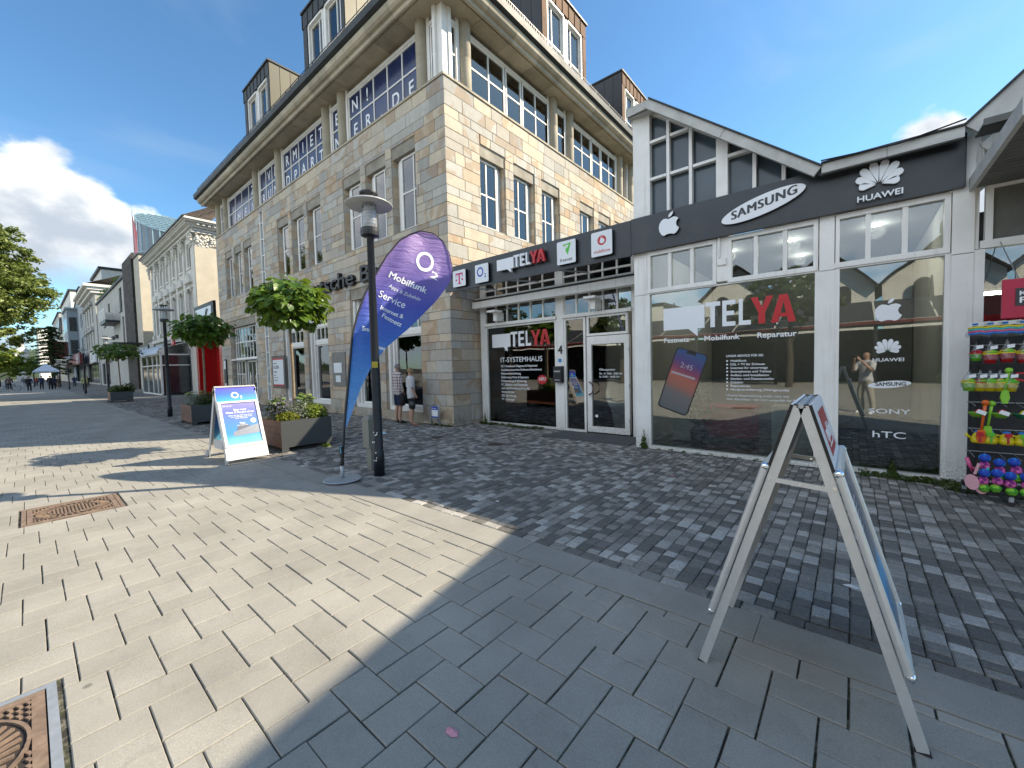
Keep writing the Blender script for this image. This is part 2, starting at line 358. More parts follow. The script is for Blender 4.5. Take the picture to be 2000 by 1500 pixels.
def leaf_mat(name, a, b, src='attr', gloss=.45):
    t = NT(name); tv = t.n('Attribute', attribute_name='tint').outputs['Fac'] if src == 'attr' else t.n('ObjectInfo').outputs['Random']
    cc = t.mix(tv, c4(a), c4(b))
    p = t.n('BsdfPrincipled', {'Base Color': cc, 'Roughness': gloss, 'Specular IOR Level': .45}).outputs[0]
    tr = t.n('BsdfTranslucent', {0: t.mix(.5, cc, c4((.20, .26, .02)))}).outputs[0]
    m = t.n('MixShader', {0: .38, 1: p, 2: tr}).outputs[0]; t.n('OutputMaterial', {0: m}); return t.mat
M['leaf_linden'] = leaf_mat('leaf_linden', (.085, .13, .025), (.29, .34, .11))
M['leaf_light'] = leaf_mat('leaf_light', (.12, .19, .02), (.25, .30, .04))
M['leaf_conifer'] = leaf_mat('leaf_conifer', (.014, .040, .014), (.032, .072, .022))
M['leaf_cat_obj'] = leaf_mat('leaf_catalpa_obj', (.055, .125, .016), (.14, .23, .03), 'obj', .4)
M['leaf_cat'] = leaf_mat('leaf_catalpa', (.05, .115, .016), (.13, .21, .03), gloss=.4)
M['leaf_weed'] = leaf_mat('leaf_weed', (.035, .065, .015), (.08, .115, .025))
M['leaf_grey'] = leaf_mat('leaf_grey', (.16, .19, .15), (.27, .30, .24))
M['leaf_sedum'] = leaf_mat('leaf_sedum', (.16, .26, .06), (.30, .38, .14))
M['leaf_purple'] = leaf_mat('leaf_purple', (.13, .11, .19), (.25, .22, .33))
M['leaf_yellow'] = leaf_mat('leaf_yellow', (.13, .15, .01), (.22, .23, .02))
M['bark'] = pm('bark', (.22, .17, .11), .85, var=.35, scale=12, bump=.4, bscale=45)
M['bark_dark'] = pm('bark_dark', (.07, .055, .04), .9, var=.3, scale=6)

# ------------------------------------------------------------------ text
_texts = []
def text(name, s, parent, o, ux, uz, h, mat, bold=0., depth=.004, sx=1., spacing=1., width=None, align='LEFT'):
    """flat or raised lettering: cap height h, lower left at o, running along ux, up along uz"""
    cu = D.curves.new(name, 'FONT'); cu.body = s; cu.size = h/.69; cu.extrude = depth/2; cu.offset = 0; cu.space_character = spacing
    cu.resolution_u = 4; cu.align_x = align; cu.materials.append(mat)
    ob = D.objects.new(name, cu); COL.objects.link(ob)
    _texts.append((ob, name, parent, Vector(o), Vector(ux).normalized(), Vector(uz).normalized(), sx, width, mat, align, bold*h)); return ob
def flush_texts():
    bpy.context.view_layer.update(); dg = bpy.context.evaluated_depsgraph_get()
    for ob, name, parent, o, ux, uz, sx, width, mat, align, bd in _texts:
        me = D.meshes.new_from_object(ob.evaluated_get(dg)); 
        if width and len(me.vertices):
            xs = [v.co.x for v in me.vertices]; sx = width/max(1e-6, max(xs)-min(xs))
        n = ux.cross(uz); off = Vector((0, 0, 0)); q = parent
        while q is not None: off += q.location; q = q.parent
        for v in me.vertices:
            c = v.co.copy(); v.co = o+ux*(c.x*sx)+uz*c.y+n*c.z-off
        if bd > 0 and len(me.vertices):      # heavier weight: the strokes repeated a hair to the side
            b0 = me; bm = bmesh.new()
            for k, (dx, dy) in enumerate(((-1, 0), (1, 0), (0, .8), (0, -.8))):
                k0 = len(bm.verts); bm.from_mesh(b0); bm.verts.ensure_lookup_table()
                for v in bm.verts[k0:]: v.co += ux*(dx*bd*.9)+uz*(dy*bd*.9)+n*(.0004*k)
            m2 = D.meshes.new(name); bm.to_mesh(m2); bm.free(); m2.materials.append(mat); D.meshes.remove(me); me = m2
        cu = ob.data; D.objects.remove(ob); D.curves.remove(cu)
        if not me.materials: me.materials.append(mat)
        no = D.objects.new(name, me); COL.objects.link(no); no.parent = parent
    _texts.clear()

def rect_minus(rect, holes, eps=.03):
    """axis-aligned rectangle minus holes -> list of rectangles (u0,u1,z0,z1)"""
    out = [rect]
    for h in holes:
        nx = []
        for r in out:
            a, b, c, d = r; e, f, g, k = h
            if e >= b-1e-6 or f <= a+1e-6 or g >= d-1e-6 or k <= c+1e-6: nx.append(r); continue
            if e > a: nx.append((a, e, c, d))
            if f < b: nx.append((f, b, c, d))
            m0, m1 = max(a, e), min(b, f)
            if g > c: nx.append((m0, m1, c, g))
            if k < d: nx.append((m0, m1, k, d))
        out = nx
    return [r for r in out if r[1]-r[0] > eps and r[3]-r[2] > eps]
class Wall:
    """wall plane: ax 'x' runs along X at Y=c facing -Y; ax 'y' runs along Y at X=c facing +X. w = depth inwards"""
    def __init__(s, ax, c): s.ax = ax; s.c = c
    def box(s, mb, u0, u1, z0, z1, w0, w1, t=0., m=0):
        if s.ax == 'x': mb.box(u0, u1, s.c+w0, s.c+w1, z0, z1, t, m)
        else: mb.box(s.c-w1, s.c-w0, u0, u1, z0, z1, t, m)
    def pt(s, u, z, w=0.): return (u, s.c+w, z) if s.ax == 'x' else (s.c-w, u, z)
    def ux(s): return (1, 0, 0) if s.ax == 'x' else (0, 1, 0)
    def stone(s, mb, u0, u1, z0, z1, w0, depth, bev=.006, t=0.):
        """chamfered facing block whose front is at depth w0"""
        b = bev; P = lambda u, z, w: s.pt(u, z, w)
        v = [P(u0+b, z0+b, w0), P(u1-b, z0+b, w0), P(u1-b, z1-b, w0), P(u0+b, z1-b, w0),
             P(u0, z0, w0+b), P(u1, z0, w0+b), P(u1, z1, w0+b), P(u0, z1, w0+b),
             P(u0, z0, w0+depth), P(u1, z0, w0+depth), P(u1, z1, w0+depth), P(u0, z1, w0+depth)]
        f = [(0, 1, 2, 3)] + [(4+i, 4+(i+1) % 4, (i+1) % 4, i) for i in range(4)] + [(8+i, 8+(i+1) % 4, 4+(i+1) % 4, 4+i) for i in range(4)]
        mb.add(v, f, t)
# ================================================================== GROUND
gm = MB().box(-900, 700, -700, 900, -.6, -.05); ground = struct('ground', gm, M['joint'])
# --- promenade of large concrete pavers in herringbone
KY0, KY1 = 2.575, 2.885
pavement = struct('pavement', MB().box(-420, 60, -60, KY0, -.049, -.011), M['joint'])
HOLES = [(-3.22, -2.40, -.82, .04), (-7.70, -6.80, -.14, .72)]
def paver_rects():
    out = []
    a = np.array([.2, -.2]); b = np.array([.3, .3])
    for i in range(-420, 420):
        for j in range(-420, 420):
            o = np.array([-1.7, 1.2]) + i*a + j*b
            if o[0] < -60 or o[0] > 4.5 or o[1] < -13 or o[1] > KY0: continue
            out.append((o[0], o[0]+.3, o[1], o[1]+.2)); out.append((o[0]+.3, o[0]+.5, o[1], o[1]+.3))
    return out
def slab_mesh(mb, x0, x1, y0, y1, z, h, b, t=0., low=False):
    if low: mb.add([(x0, y0, z), (x1, y0, z), (x1, y1, z), (x0, y1, z), (x0, y0, z-h), (x1, y0, z-h), (x1, y1, z-h), (x0, y1, z-h)],
                   [(0, 1, 2, 3), (4, 5, 1, 0), (5, 6, 2, 1), (6, 7, 3, 2), (7, 4, 0, 3)], t)
    else: mb.add([(x0+b, y0+b, z), (x1-b, y0+b, z), (x1-b, y1-b, z), (x0+b, y1-b, z), (x0, y0, z-b), (x1, y0, z-b), (x1, y1, z-b), (x0, y1, z-b),
                  (x0, y0, z-h), (x1, y0, z-h), (x1, y1, z-h), (x0, y1, z-h)],
                 [(0, 1, 2, 3)]+[(4+i, 4+(i+1) % 4, (i+1) % 4, i) for i in range(4)]+[(8+i, 8+(i+1) % 4, 4+(i+1) % 4, 4+i) for i in range(4)], t)
full = {}; pieces = []; rest = MB()
for r in paver_rects():
    x0, x1, y0, y1 = r; y1c = min(y1, KY0-.004)
    if y1c-y0 < .04: continue
    for (a, b2, c, d) in rect_minus((x0, x1, y0, y1c), HOLES, .03):
        isfull = abs((b2-a)*(d-c)-.06) < 1e-4; cx, cy = (a+b2)/2, (c+d)/2
        s = seen(cx, cy, 0, 60)
        if s is not None and s < 4.2: pieces.append((s, a, b2, c, d, isfull))
        else:
            gx = .0045; gy = .0025; far = cx < -20
            if cx < -34:
                rest.quad((a+gx, c+gy, 0), (b2-gx, c+gy, 0), (b2-gx, d-gy, 0), (a+gx, d-gy, 0), random.random())
            else: slab_mesh(rest, a+gx*random.uniform(.5, 1.4), b2-gx*random.uniform(.5, 1.4), c+gy, d-gy, random.uniform(-.0018, .0018), .022, .003, random.random(), far)
pieces.sort(key=lambda q: q[0])
for q in pieces[300:]:
    slab_mesh(rest, q[1]+.005, q[2]-.005, q[3]+.003, q[4]-.003, random.uniform(-.0015, .0015), .022, .003, random.random())
for s, a, b2, c, d, isf in pieces[:300]:
    w, h = b2-a, d-c; key = (round(w, 2), round(h, 2))
    if key not in full:
        m = MB(); slab_mesh(m, -w/2+.0045, w/2-.0045, -h/2+.003, h/2-.003, 0, .022, .004); ob = m.build('paver', M['paver_obj'], pavement, local=True); full[key] = ob.data; first = ob
        ob.location = ((a+b2)/2, (c+d)/2, 0)
    else: inst('paver', full[key], pavement, ((a+b2)/2+random.uniform(-.002, .002), (c+d)/2+random.uniform(-.0012, .0012), random.uniform(-.0022, .0022)), random.uniform(-.005, .005))
    o = COL.objects[-1]
for a in ((-420, 60, -60, -13.1), (4.7, 60, -13.1, KY0-.01), (-420, -60.2, -13.1, KY0-.01)): rest.quad((a[0], a[2], -.004), (a[1], a[2], -.004), (a[1], a[3], -.004), (a[0], a[3], -.004), .5)
rest.build('paving_field', M['paver_at'], pavement, kind='stuff')
# kerb band of long flat stones
kerb = struct('kerb_strip', MB().box(-420, 60, KY0, KY1, -.049, -.010), M['joint'])
x = 4.3; km = {}
while x > -24:
    L = .59+random.uniform(-.012, .012)
    if x > -24:
        m = MB(); slab_mesh(m, -L/2+.002, L/2-.002, -(KY1-KY0)/2+.006, (KY1-KY0)/2-.006, 0, .022, .003)
        if len(km) < 4: ob = m.build('kerb_stone', M['kerb'], kerb, local=True); km[len(km)] = ob.data; ob.location = (x-L/2, (KY0+KY1)/2, .001)
        else: inst('kerb_stone', km[random.randrange(4)], kerb, (x-L/2, (KY0+KY1)/2, random.uniform(0, .002)))
        L = .59
    x -= L
kr = MB()
while x > -400: kr.quad((x-.57, KY0+.006, 0), (x, KY0+.006, 0), (x, KY1-.006, 0), (x-.57, KY1-.006, 0), random.random()); x -= .59
kr.build('kerb_run', M['paver_at'], kerb, kind='stuff')
# --- forecourt of small granite setts
court = struct('forecourt', MB().box(-420, 60, KY1, 60, -.049, -.014), M['joint'])
cob_list = []
def cob_region(x0, x1, y0, y1, w=.102, lmin=.075, lmax=.165):
    x = x0
    while x < x1:
        ww = w*random.uniform(.9, 1.1); y = y0+random.uniform(-.05, 0)
        while y < y1:
            l = random.choice([lmin, .1, .105, .12, .14, lmax])*random.uniform(.92, 1.08)
            if y+l > y0+.02: cob_list.append((x, x+ww, max(y, y0), min(y+l, y1)))
            y += l
        x += ww
cob_region(-8.2, 7.0, KY1+.115, 6.55); cob_region(-8.2, -3.15, 6.55, 8.30); cob_region(-32, -8.2, KY1+.115, 7.25)
cob_region(-3.15, 7.0, 6.55, 7.36, .085, .06, .11)
xx = -32
while xx < 7: l = random.uniform(.14, .21); cob_list.append((xx, xx+l, KY1+.004, KY1+.110)); xx += l
def cobble(mb, x0, x1, y0, y1, z, t, lowp=False):
    g = .0035; x0 += g; x1 -= g; y0 += g; y1 -= g; j = lambda: random.uniform(-.003, .003)
    if lowp:
        mb.add([(x0, y0, z), (x1, y0, z), (x1, y1, z), (x0, y1, z), (x0, y0, z-.02), (x1, y0, z-.02), (x1, y1, z-.02), (x0, y1, z-.02)],
               [(0, 1, 2, 3), (4, 5, 1, 0), (7, 4, 0, 3)], t); return
    b = .010; k = .0035
    o = [(x0+j(), y0+j()), (x1+j(), y0+j()), (x1+j(), y1+j()), (x0+j(), y1+j())]
    cx, cy = (x0+x1)/2, (y0+y1)/2
    i = [(px+(b if px < cx else -b), py+(b if py < cy else -b)) for px, py in o]
    v = [(p[0], p[1], z+random.uniform(-.0015, .0015)) for p in i]+[(p[0], p[1], z-.006) for p in o]+[(p[0], p[1], z-.03) for p in o]
    mb.add(v, [(0, 1, 2, 3)]+[(4+a, 4+(a+1) % 4, (a+1) % 4, a) for a in range(4)]+[(8+a, 8+(a+1) % 4, 4+(a+1) % 4, 4+a) for a in range(4)], t)
cs = []; crest = MB()
for c in cob_list:
    cx, cy = (c[0]+c[1])/2, (c[2]+c[3])/2
    s = seen(cx, cy, 0, 10)
    if s is not None and s < 4.6 and cy < 4.2: cs.append((s,)+c)
    else: cobble(crest, *c, random.uniform(-.003, .003), random.random(), cx < -9)
cs.sort(key=lambda q: q[0])
for q in cs[300:]: cobble(crest, *q[1:], random.uniform(-.003, .003), random.random())
lib = {}
for q in cs[:300]:
    w = round((q[2]-q[1])*50)/50; l = round((q[4]-q[3])*50)/50; w = max(w, .08); key = (w, l, random.randrange(3))
    if key not in lib:
        m = MB(); cobble(m, -w/2, w/2, -l/2, l/2, 0, 0); ob = m.build('cobblestone', M['cob_obj'], court, local=True); lib[key] = ob.data; ob.location = ((q[1]+q[2])/2, (q[3]+q[4])/2, 0)
    else: ob = inst('cobblestone', lib[key], court, ((q[1]+q[2])/2, (q[3]+q[4])/2, random.uniform(-.003, .003)))
    ob.scale = (min(1.15, (q[2]-q[1])/w), (q[4]-q[3])/l, 1)
for a in ((7.05, 60, KY1+.01, 20), (-420, -32.1, KY1+.01, 12)): crest.quad((a[0], a[2], -.006), (a[1], a[2], -.006), (a[1], a[3], -.006), (a[0], a[3], -.006), .5)
crest.build('cobble_field', M['cob_at'], court, kind='stuff')
# smooth grey door slab in front of the recessed entrance
struct('entrance_slab', MB().box(-5.35, -3.3, 7.35, 8.28, -.03, .012), pm('slab_grey', (.075, .077, .08), .8, var=.2, scale=3, bump=.1))
# --- manhole covers
def manhole(loc, w, l, label, grate):
    t = thing('manhole_cover', label, 'manhole cover', loc)
    rust = M.get('rust') or M.setdefault('rust', pm('rust', (.235, .165, .115), .68, .2, var=.35, scale=14, bump=.2, bscale=120, col2=(.13, .09, .065)))
    dk = M['dark_pit'] if 'dark_pit' in M else M.setdefault('dark_pit', pm('dark_pit', (.03, .022, .018), .8))
    x1, y1 = w, l
    f = MB(); e = .035
    for a in ((0, x1, 0, e), (0, x1, y1-e, y1), (0, e, e, y1-e), (x1-e, x1, e, y1-e)): f.box(a[0], a[1], a[2], a[3], -.02, .004)
    f.build('frame', M['galv'] if grate else rust, t, local=True)
    base = MB().box(e+.004, x1-e-.004, e+.004, y1-e-.004, -.02, -.008); base.build('plate', dk, t, local=True)
    r = MB(); rim = .05
    for a in ((e+.006, x1-e-.006, e+.006, e+rim), (e+.006, x1-e-.006, y1-e-rim, y1-e-.006), (e+.006, e+rim, e+rim, y1-e-rim), (x1-e-rim, x1-e-.006, e+rim, y1-e-rim)):
        r.box(a[0], a[1], a[2], a[3], -.01, .003)
    cx, cy = w/2, l/2; Rr = min(w, l)*.40
    for k in range(48):
        a0, a1 = 2*math.pi*k/48, 2*math.pi*(k+1)/48
        P = lambda a, q: (cx+q*math.cos(a), cy+q*math.sin(a))
        for q0, q1 in ((Rr, Rr+.014), (Rr*.62, Rr*.62+.010)):
            p = [P(a0, q0), P(a1, q0), P(a1, q1), P(a0, q1)]
            r.add([(u, v, -.008) for u, v in p]+[(u, v, .004) for u, v in p], [(4, 5, 6, 7), (0, 1, 5, 4), (1, 2, 6, 5), (2, 3, 7, 6), (3, 0, 4, 7)])
    # raised ribs: rows outside, radial comb between the rings, rows inside
    st = .030
    ny = int((l-2*(e+rim))/st); nx = int((w-2*(e+rim))/(st*1.55))
    for i in range(nx+1):
        for j in range(ny+1):
            px = e+rim+.02+i*st*1.55; py = e+rim+.012+j*st
            if px > w-e-rim or py > l-e-rim: continue
            d = math.hypot(px-cx, py-cy)
            if Rr-.012 < d < Rr+.028: continue
            if Rr*.62-.01 < d < Rr*.62+.02: continue
            if d > Rr or d < Rr*.62: r.bar((px-.014, py-.006, -.002), (px+.014, py+.006, -.002), .013, .011)
    for k in range(34):
        a = 2*math.pi*k/34; q0, q1 = Rr*.68, Rr*.94
        r.bar((cx+q0*math.cos(a), cy+q0*math.sin(a), -.002), (cx+q1*math.cos(a+.12), cy+q1*math.sin(a+.12), -.002), .016, .011)
    r.build('rib_pattern', rust, t, local=True)
    return t
mh = manhole((-3.20, -.80, 0), .78, .82, 'rusty square iron manhole cover cut off by the lower left corner of the frame', True)
manhole((-7.66, -.12, 0), .84, .82, 'rusty square iron manhole cover in the sunlit paving beyond the nearer cover', False)
text('lettering', 'KASSEL', mh, (-2.62, -.10, .0042), (0, -1, 0), (1, 0, 0), .03, M['rust'])
# bits of litter and the sunken drain lids
lm = pm('litter', (.6, .6, .58), .8, var=.2)
def litter(x, y, s, label, mt, z=.004):
    m = MB(); n = 6
    P = [(x+s*math.cos(k*2*math.pi/n)*random.uniform(.5, 1), y+s*.5*math.sin(k*2*math.pi/n)*random.uniform(.5, 1)) for k in range(n)]
    m.add([(a, b, z) for a, b in P]+[(x, y, z+s*.25)], [(k, (k+1) % n, n) for k in range(n)])
    tag(m.build('litter', mt, None, loc=(x, y, z)), label, 'litter', 'scraps of litter on the paving')
pink = pm('pink_paper', (.55, .25, .3), .8)
litter(-1.33, 1.12, .05, 'crumpled pinkish ribbon of paper on the shaded pavers near the bottom centre', pink)
litter(-1.93, 5.75, .045, 'small pink scrap on the setts before the white door post', pink)
litter(-.06, 5.9, .04, 'white crumpled tissue on the setts in front of the htc window', lm)
litter(-3.2, 3.5, .04, 'white scrap on the setts to the right of the lamp post', lm)
litter(.0, 3.62, .06, 'pale torn scrap on the setts between the legs of the aluminium sign', lm)
litter(-8.9, 5.6, .17, 'light blue paper lying on the setts behind the teardrop flag', pm('blue_paper', (.35, .55, .62), .7))
for (x, y, l) in ((-7.3, 6.0, 'rusty round drain lid sunk in the setts, the farther of the two'), (-5.6, 6.1, 'rusty oval drain lid sunk in the setts near the entrance slab')):
    d = MB().lathe(x, y, [(.001, .004), (.15, .004), (.17, -.01)], 20); tag(d.build('drain_lid', pm('drain_iron', (.07, .045, .03), .8, .2, var=.3, scale=20), None, loc=(x, y, 0)), l, 'drain lid', 'drain lids in the forecourt')
# ================================================================== SANDSTONE CORNER BUILDING
SB = thing('sandstone_building', 'four storey corner building clad in tan and grey sandstone blocks with dark dormers', 'building', (-8.2, 7.3, 0))
XC, YC = -8.2, 7.3; XL = -27.9; YB = 21.0; SILL = 9.24
WL = Wall('x', YC); WR = Wall('y', XC)
DEP = .25
L_MID = [(c-.575, c+.575) for g in (-24.4, -17.2, -11.5) for c in (g-1.45, g, g+1.45)]
R_MID = [(8.6, 9.7), (10.1, 11.2), (11.6, 12.7), (14.15, 15.25), (15.65, 16.75), (17.15, 18.25)]
G_OPEN = [(-26.3, -22.35, 0.0, 4.02), (-19.15, -17.15, .3, 3.98), (-16.75, -15.05, .3, 3.98), (-13.35, -11.65, .3, 3.98), (-11.32, -9.5, .3, 3.98)]
SLIT = (-21.22, -20.78, .25, 8.95)
holesL = [(a, b, 5.60, 7.80) for a, b in L_MID]+G_OPEN+[SLIT]
lintL = [(a, b, 7.80, 8.12) for a, b in L_MID]+[(a, b, d, d+.36) for a, b, c, d in G_OPEN]
holesR = [(a, b, 5.60, 7.62) for a, b in R_MID]; lintR = [(a, b, 7.62, 7.94) for a, b in R_MID]
# backing wall
wm = MB()
for r in rect_minus((XL+.02, XC-.04, 0, SILL-.05), holesL, .01): WL.box(wm, r[0], r[1], r[2], r[3], .04, .42)
for r in rect_minus((YC+.04, YB, 0, SILL-.05), holesR, .01): WR.box(wm, r[0], r[1], r[2], r[3], .04, .42)
wm.box(XL, XL+.4, YC+.42, YB, 0, SILL); wm.box(XL, XC, YB, YB+.4, 0, SILL+2)
wm.box(XL+.3, XC-.3, YC+.5, YB, SILL-.3, SILL-.06)
wm.build('wall', M['stone_grey'], SB)
im = MB(); im.box(XL+.4, XC-.42, YC+2.2, YC+2.3, 0, SILL-.3); im.box(XC-3.0, XC-2.9, YC+2.3, YB, 0, SILL-.3)
im.box(XL+.4, XC-.45, YC+.45, YC+2.2, 4.8, 4.9); im.box(XL+.4, XC-.45, YC+.45, YC+2.2, .0, .05)
im.build('interior_wall', M['interior'], SB)
# ashlar facing
courses = [0, .08, .54, .85, 1.26, 1.45, 1.78, 2.09, 2.30, 2.51, 2.91, 3.13, 3.47, 3.68, 4.02, 4.34, 4.55, 4.92, 5.13, 5.45, 5.60, 5.95, 6.17, 6.40, 6.71, 7.04, 7.36, 7.62, 7.88, 8.20, 8.45, 8.83, SILL-.06]
blocks = []
def ashlar(W, u0, u1, holes, rv):
    for i in range(len(courses)-1):
        z0, z1 = courses[i], courses[i+1]; h = z1-z0; u = u0; first = True
        while u < u1-.01:
            L = random.choice([.34, .5, .65, .8, 1.0, .56])*random.uniform(.85, 1.15)*(1.15 if h > .3 else 1)
            if u1-(u+L) < .25: L = u1-u
            # split some tall courses into two thin stones
            zs = [(z0, z1)]
            for a, b in zs:
                for q in rect_minus((u, u+L, a, b), holes, .05): blocks.append((W, q, 0.))
            u += L
ashlar(WL, XL, XC, holesL+lintL, 0); ashlar(WR, YC, YB, holesR+lintR, 0)
g = .004
order = []
for W, q, w in blocks:
    uc, zc = (q[0]+q[1])/2, (q[2]+q[3])/2; p = W.pt(uc, zc)
    s = seen(*p); 
    if W is WR and zc < 4.0 and uc > 8.2: s = None
    area = (q[1]-q[0])*(q[3]-q[2]); order.append((area/(s*s) if s else 0, W, q))
order.sort(key=lambda z: -z[0])
rest = MB()
for k, (s, W, q) in enumerate(order):
    jit = random.uniform(-.004, .004)
    args = (q[0]+g, q[1]-g, q[2]+g, q[3]-g, jit, .045-jit)
    if s > 0 and k < 240:
        m = MB(); W.stone(m, *args); m.build('stone_block', M['ash_obj'], SB)
    else: W.stone(rest, *args, t=random.random())
# plinth moulding, coping under the ribbon windows
m = MB()
x = XL
while x < XC: m.box(x+.004, min(x+1.1, XC+.03)-.004, YC-.03, YC+.36, SILL-.06, SILL, random.random()); x += 1.1
y = YC+.37
while y < YB: m.box(XC-.36, XC+.03, y+.004, y+1.096, SILL-.06, SILL, random.random()); y += 1.1
m.build('sill_course', M['stone_tan'], SB)
# openings: reveals, splayed lintels
def opening(W, u0, u1, z0, z1, lint, sill=True):
    m = rest; t = random.random
    zc = [z for z in courses if z0 < z < z1]; zs = [z0]+zc+[z1]
    for a, b in zip(zs[:-1], zs[1:]):
        W.box(m, u0-.001, u0+.022, a+.004, b-.004, .046, DEP, t()); W.box(m, u1-.022, u1+.001, a+.004, b-.004, .046, DEP, t())
    s = MB(); n = max(2, round((u1-u0)/.55)); st = (u1-u0)/n
    for k in range(n):
        a, b = u0+k*st+.004, u0+(k+1)*st-.004
        P = [W.pt(a, lint, .02), W.pt(b, lint, .02), W.pt(b, z1, DEP-.04), W.pt(a, z1, DEP-.04), W.pt(a, lint, DEP), W.pt(b, lint, DEP), W.pt(b, z1, DEP), W.pt(a, z1, DEP)]
        s.add(P, [(3, 2, 1, 0), (0, 1, 5, 4), (2, 3, 7, 6), (0, 4, 7, 3), (1, 2, 6, 5)], random.random())
    s.build('lintel', M['stone_grey'], SB)
    if sill:
        q = MB(); W.box(q, u0+.001, u1-.001, z0-.002, z0+.05, .03, DEP+.02); q.build('sill', M['stone_grey'], SB)
def sash(W, u0, u1, z0, z1, w, vs, hs, parent, fr=.06, pane=None, mat='white_paint', paneM='glass_up', name='window', curtain=True, letters=None):
    """frame part with glazing bars; panes and lettering are its sub-parts. vs, hs: bar positions"""
    m = MB(); W.box(m, u0, u1, z0, z0+fr, w, w+.07); W.box(m, u0, u1, z1-fr, z1, w, w+.07)
    W.box(m, u0, u0+fr, z0+fr, z1-fr, w, w+.07); W.box(m, u1-fr, u1, z0+fr, z1-fr, w, w+.07)
    b = .022
    for v in vs: W.box(m, v-b, v+b, z0+fr, z1-fr, w+.006, w+.06)
    us = [u0+fr]+list(vs)+[u1-fr]
    for h in hs:
        for a, c in zip(us[:-1], us[1:]): W.box(m, a+(b if a != us[0] else 0), c-(b if c != us[-1] else 0), h-b, h+b, w+.012, w+.055)
    f = m.build(name, M[mat], parent)
    zs = [z0+fr]+list(hs)+[z1-fr]; p = MB()
    for a, c in zip(us[:-1], us[1:]):
        for d, e in zip(zs[:-1], zs[1:]): W.box(p, a-.005, c+.005, d-.005, e+.005, w+.03, w+.038, random.random())
    p.build('pane', M[paneM], f)
    if curtain:
        c = MB(); n = 14; k = (u1-u0-.1)*random.choice([.35, .45, .3])
        for s0, s1 in ((u0+.04, u0+.04+k), (u1-.04-k*.6, u1-.04)):
            for i in range(n):
                a = s0+(s1-s0)*i/n; e = s0+(s1-s0)*(i+1)/n; wa = w+.25+.03*(i % 2); wb = w+.25+.03*((i+1) % 2)
                c.quad(W.pt(a, z0+.02, wa), W.pt(e, z0+.02, wb), W.pt(e, z1-.02, wb), W.pt(a, z1-.02, wa))
        c.build('curtain', M['curtain'], f)
    return f
for a, b in L_MID:
    opening(WL, a, b, 5.60, 7.80, 8.12)
    sash(WL, a+.30, b-.03, 5.66, 7.78, DEP-.12, [b-.26], [6.75], SB)
    m = MB(); WL.box(m, a+.03, a+.15, 5.66, 7.78, DEP-.03, DEP+.05); WL.box(m, a+.15, a+.29, 5.66, 7.78, DEP-.08, DEP+.05); m.build('jamb_lining', M['white_paint'], SB)
for a, b in R_MID:
    opening(WR, a, b, 5.60, 7.62, 7.94)
    sash(WR, a+.05, b-.26, 5.66, 7.60, DEP-.12, [a+.38], [6.62], SB)
    m = MB(); WR.box(m, b-.25, b-.135, 5.66, 7.60, DEP-.08, DEP+.05); WR.box(m, b-.135, b-.02, 5.66, 7.60, DEP-.03, DEP+.05); m.build('jamb_lining', M['white_paint'], SB)
# ground floor glazing
opening(WL, -26.3, -22.35, .0, 4.02, 4.38, False)
gw = sash(WL, -26.1, -22.4, 2.32, 4.0, DEP-.05, [-25.75, -25.35, -24.85, -24.4, -23.95, -23.5, -23.05, -22.75], [3.2], SB, .07)
sash(WL, -26.1, -24.75, .05, 2.25, DEP-.05, [-25.75, -25.35], [.8, 1.5], SB, .07, curtain=False)
m = MB(); WL.box(m, -26.3, -22.38, 2.25, 2.32, DEP-.25, DEP+.05); m.build('transom', M['white_paint'], SB)
df = sash(WL, -24.6, -23.3, .04, 2.22, DEP, [-23.95], [], SB, .09, curtain=False, name='door')
tm = MB().tube([(-24.02, YC+DEP-.06, .9), (-24.02, YC+DEP-.06, 1.6)], .018, 8); tm.build('handle', M['chrome'], df)
sash(WL, -23.2, -22.4, .05, 2.25, DEP-.05, [-22.8], [.8, 1.5], SB, .07, curtain=False)
for i, (a, b, c, d) in enumerate(G_OPEN[1:]):
    opening(WL, a, b, c, d, d+.36, False)
    m = MB()
    WL.box(m, a+.02, a+.14, c, d, DEP-.16, DEP+.05); WL.box(m, a+.16, a+.26, c, d, DEP-.08, DEP+.05)
    WL.box(m, a+.26, b, 2.62, 2.78, DEP-.06, DEP+.06); WL.box(m, a+.26, b, 3.30, 3.38, DEP-.05, DEP+.05)
    WL.box(m, a+.16, b, c, c+.14, DEP-.18, DEP+.05)
    m.build('frame', M['white_paint'], SB)
    n = 4; u = [a+.3+(b-.03-a-.3)*k/n for k in range(1, n)]
    sash(WL, a+.27, b-.02, 3.38, 3.96, DEP-.02, u, [], SB, .045, curtain=False)
    sash(WL, a+.27, b-.02, 2.78, 3.30, DEP-.02, u, [], SB, .045, curtain=False)
    sash(WL, a+.27, b-.02, c+.14, 2.62, DEP-.02, [], [], SB, .05, curtain=False, name='display_window')
    st = MB(); WL.box(st, a, b, 0, c, .0, DEP+.05); st.build('sill_step', M['stone_tan'], SB)
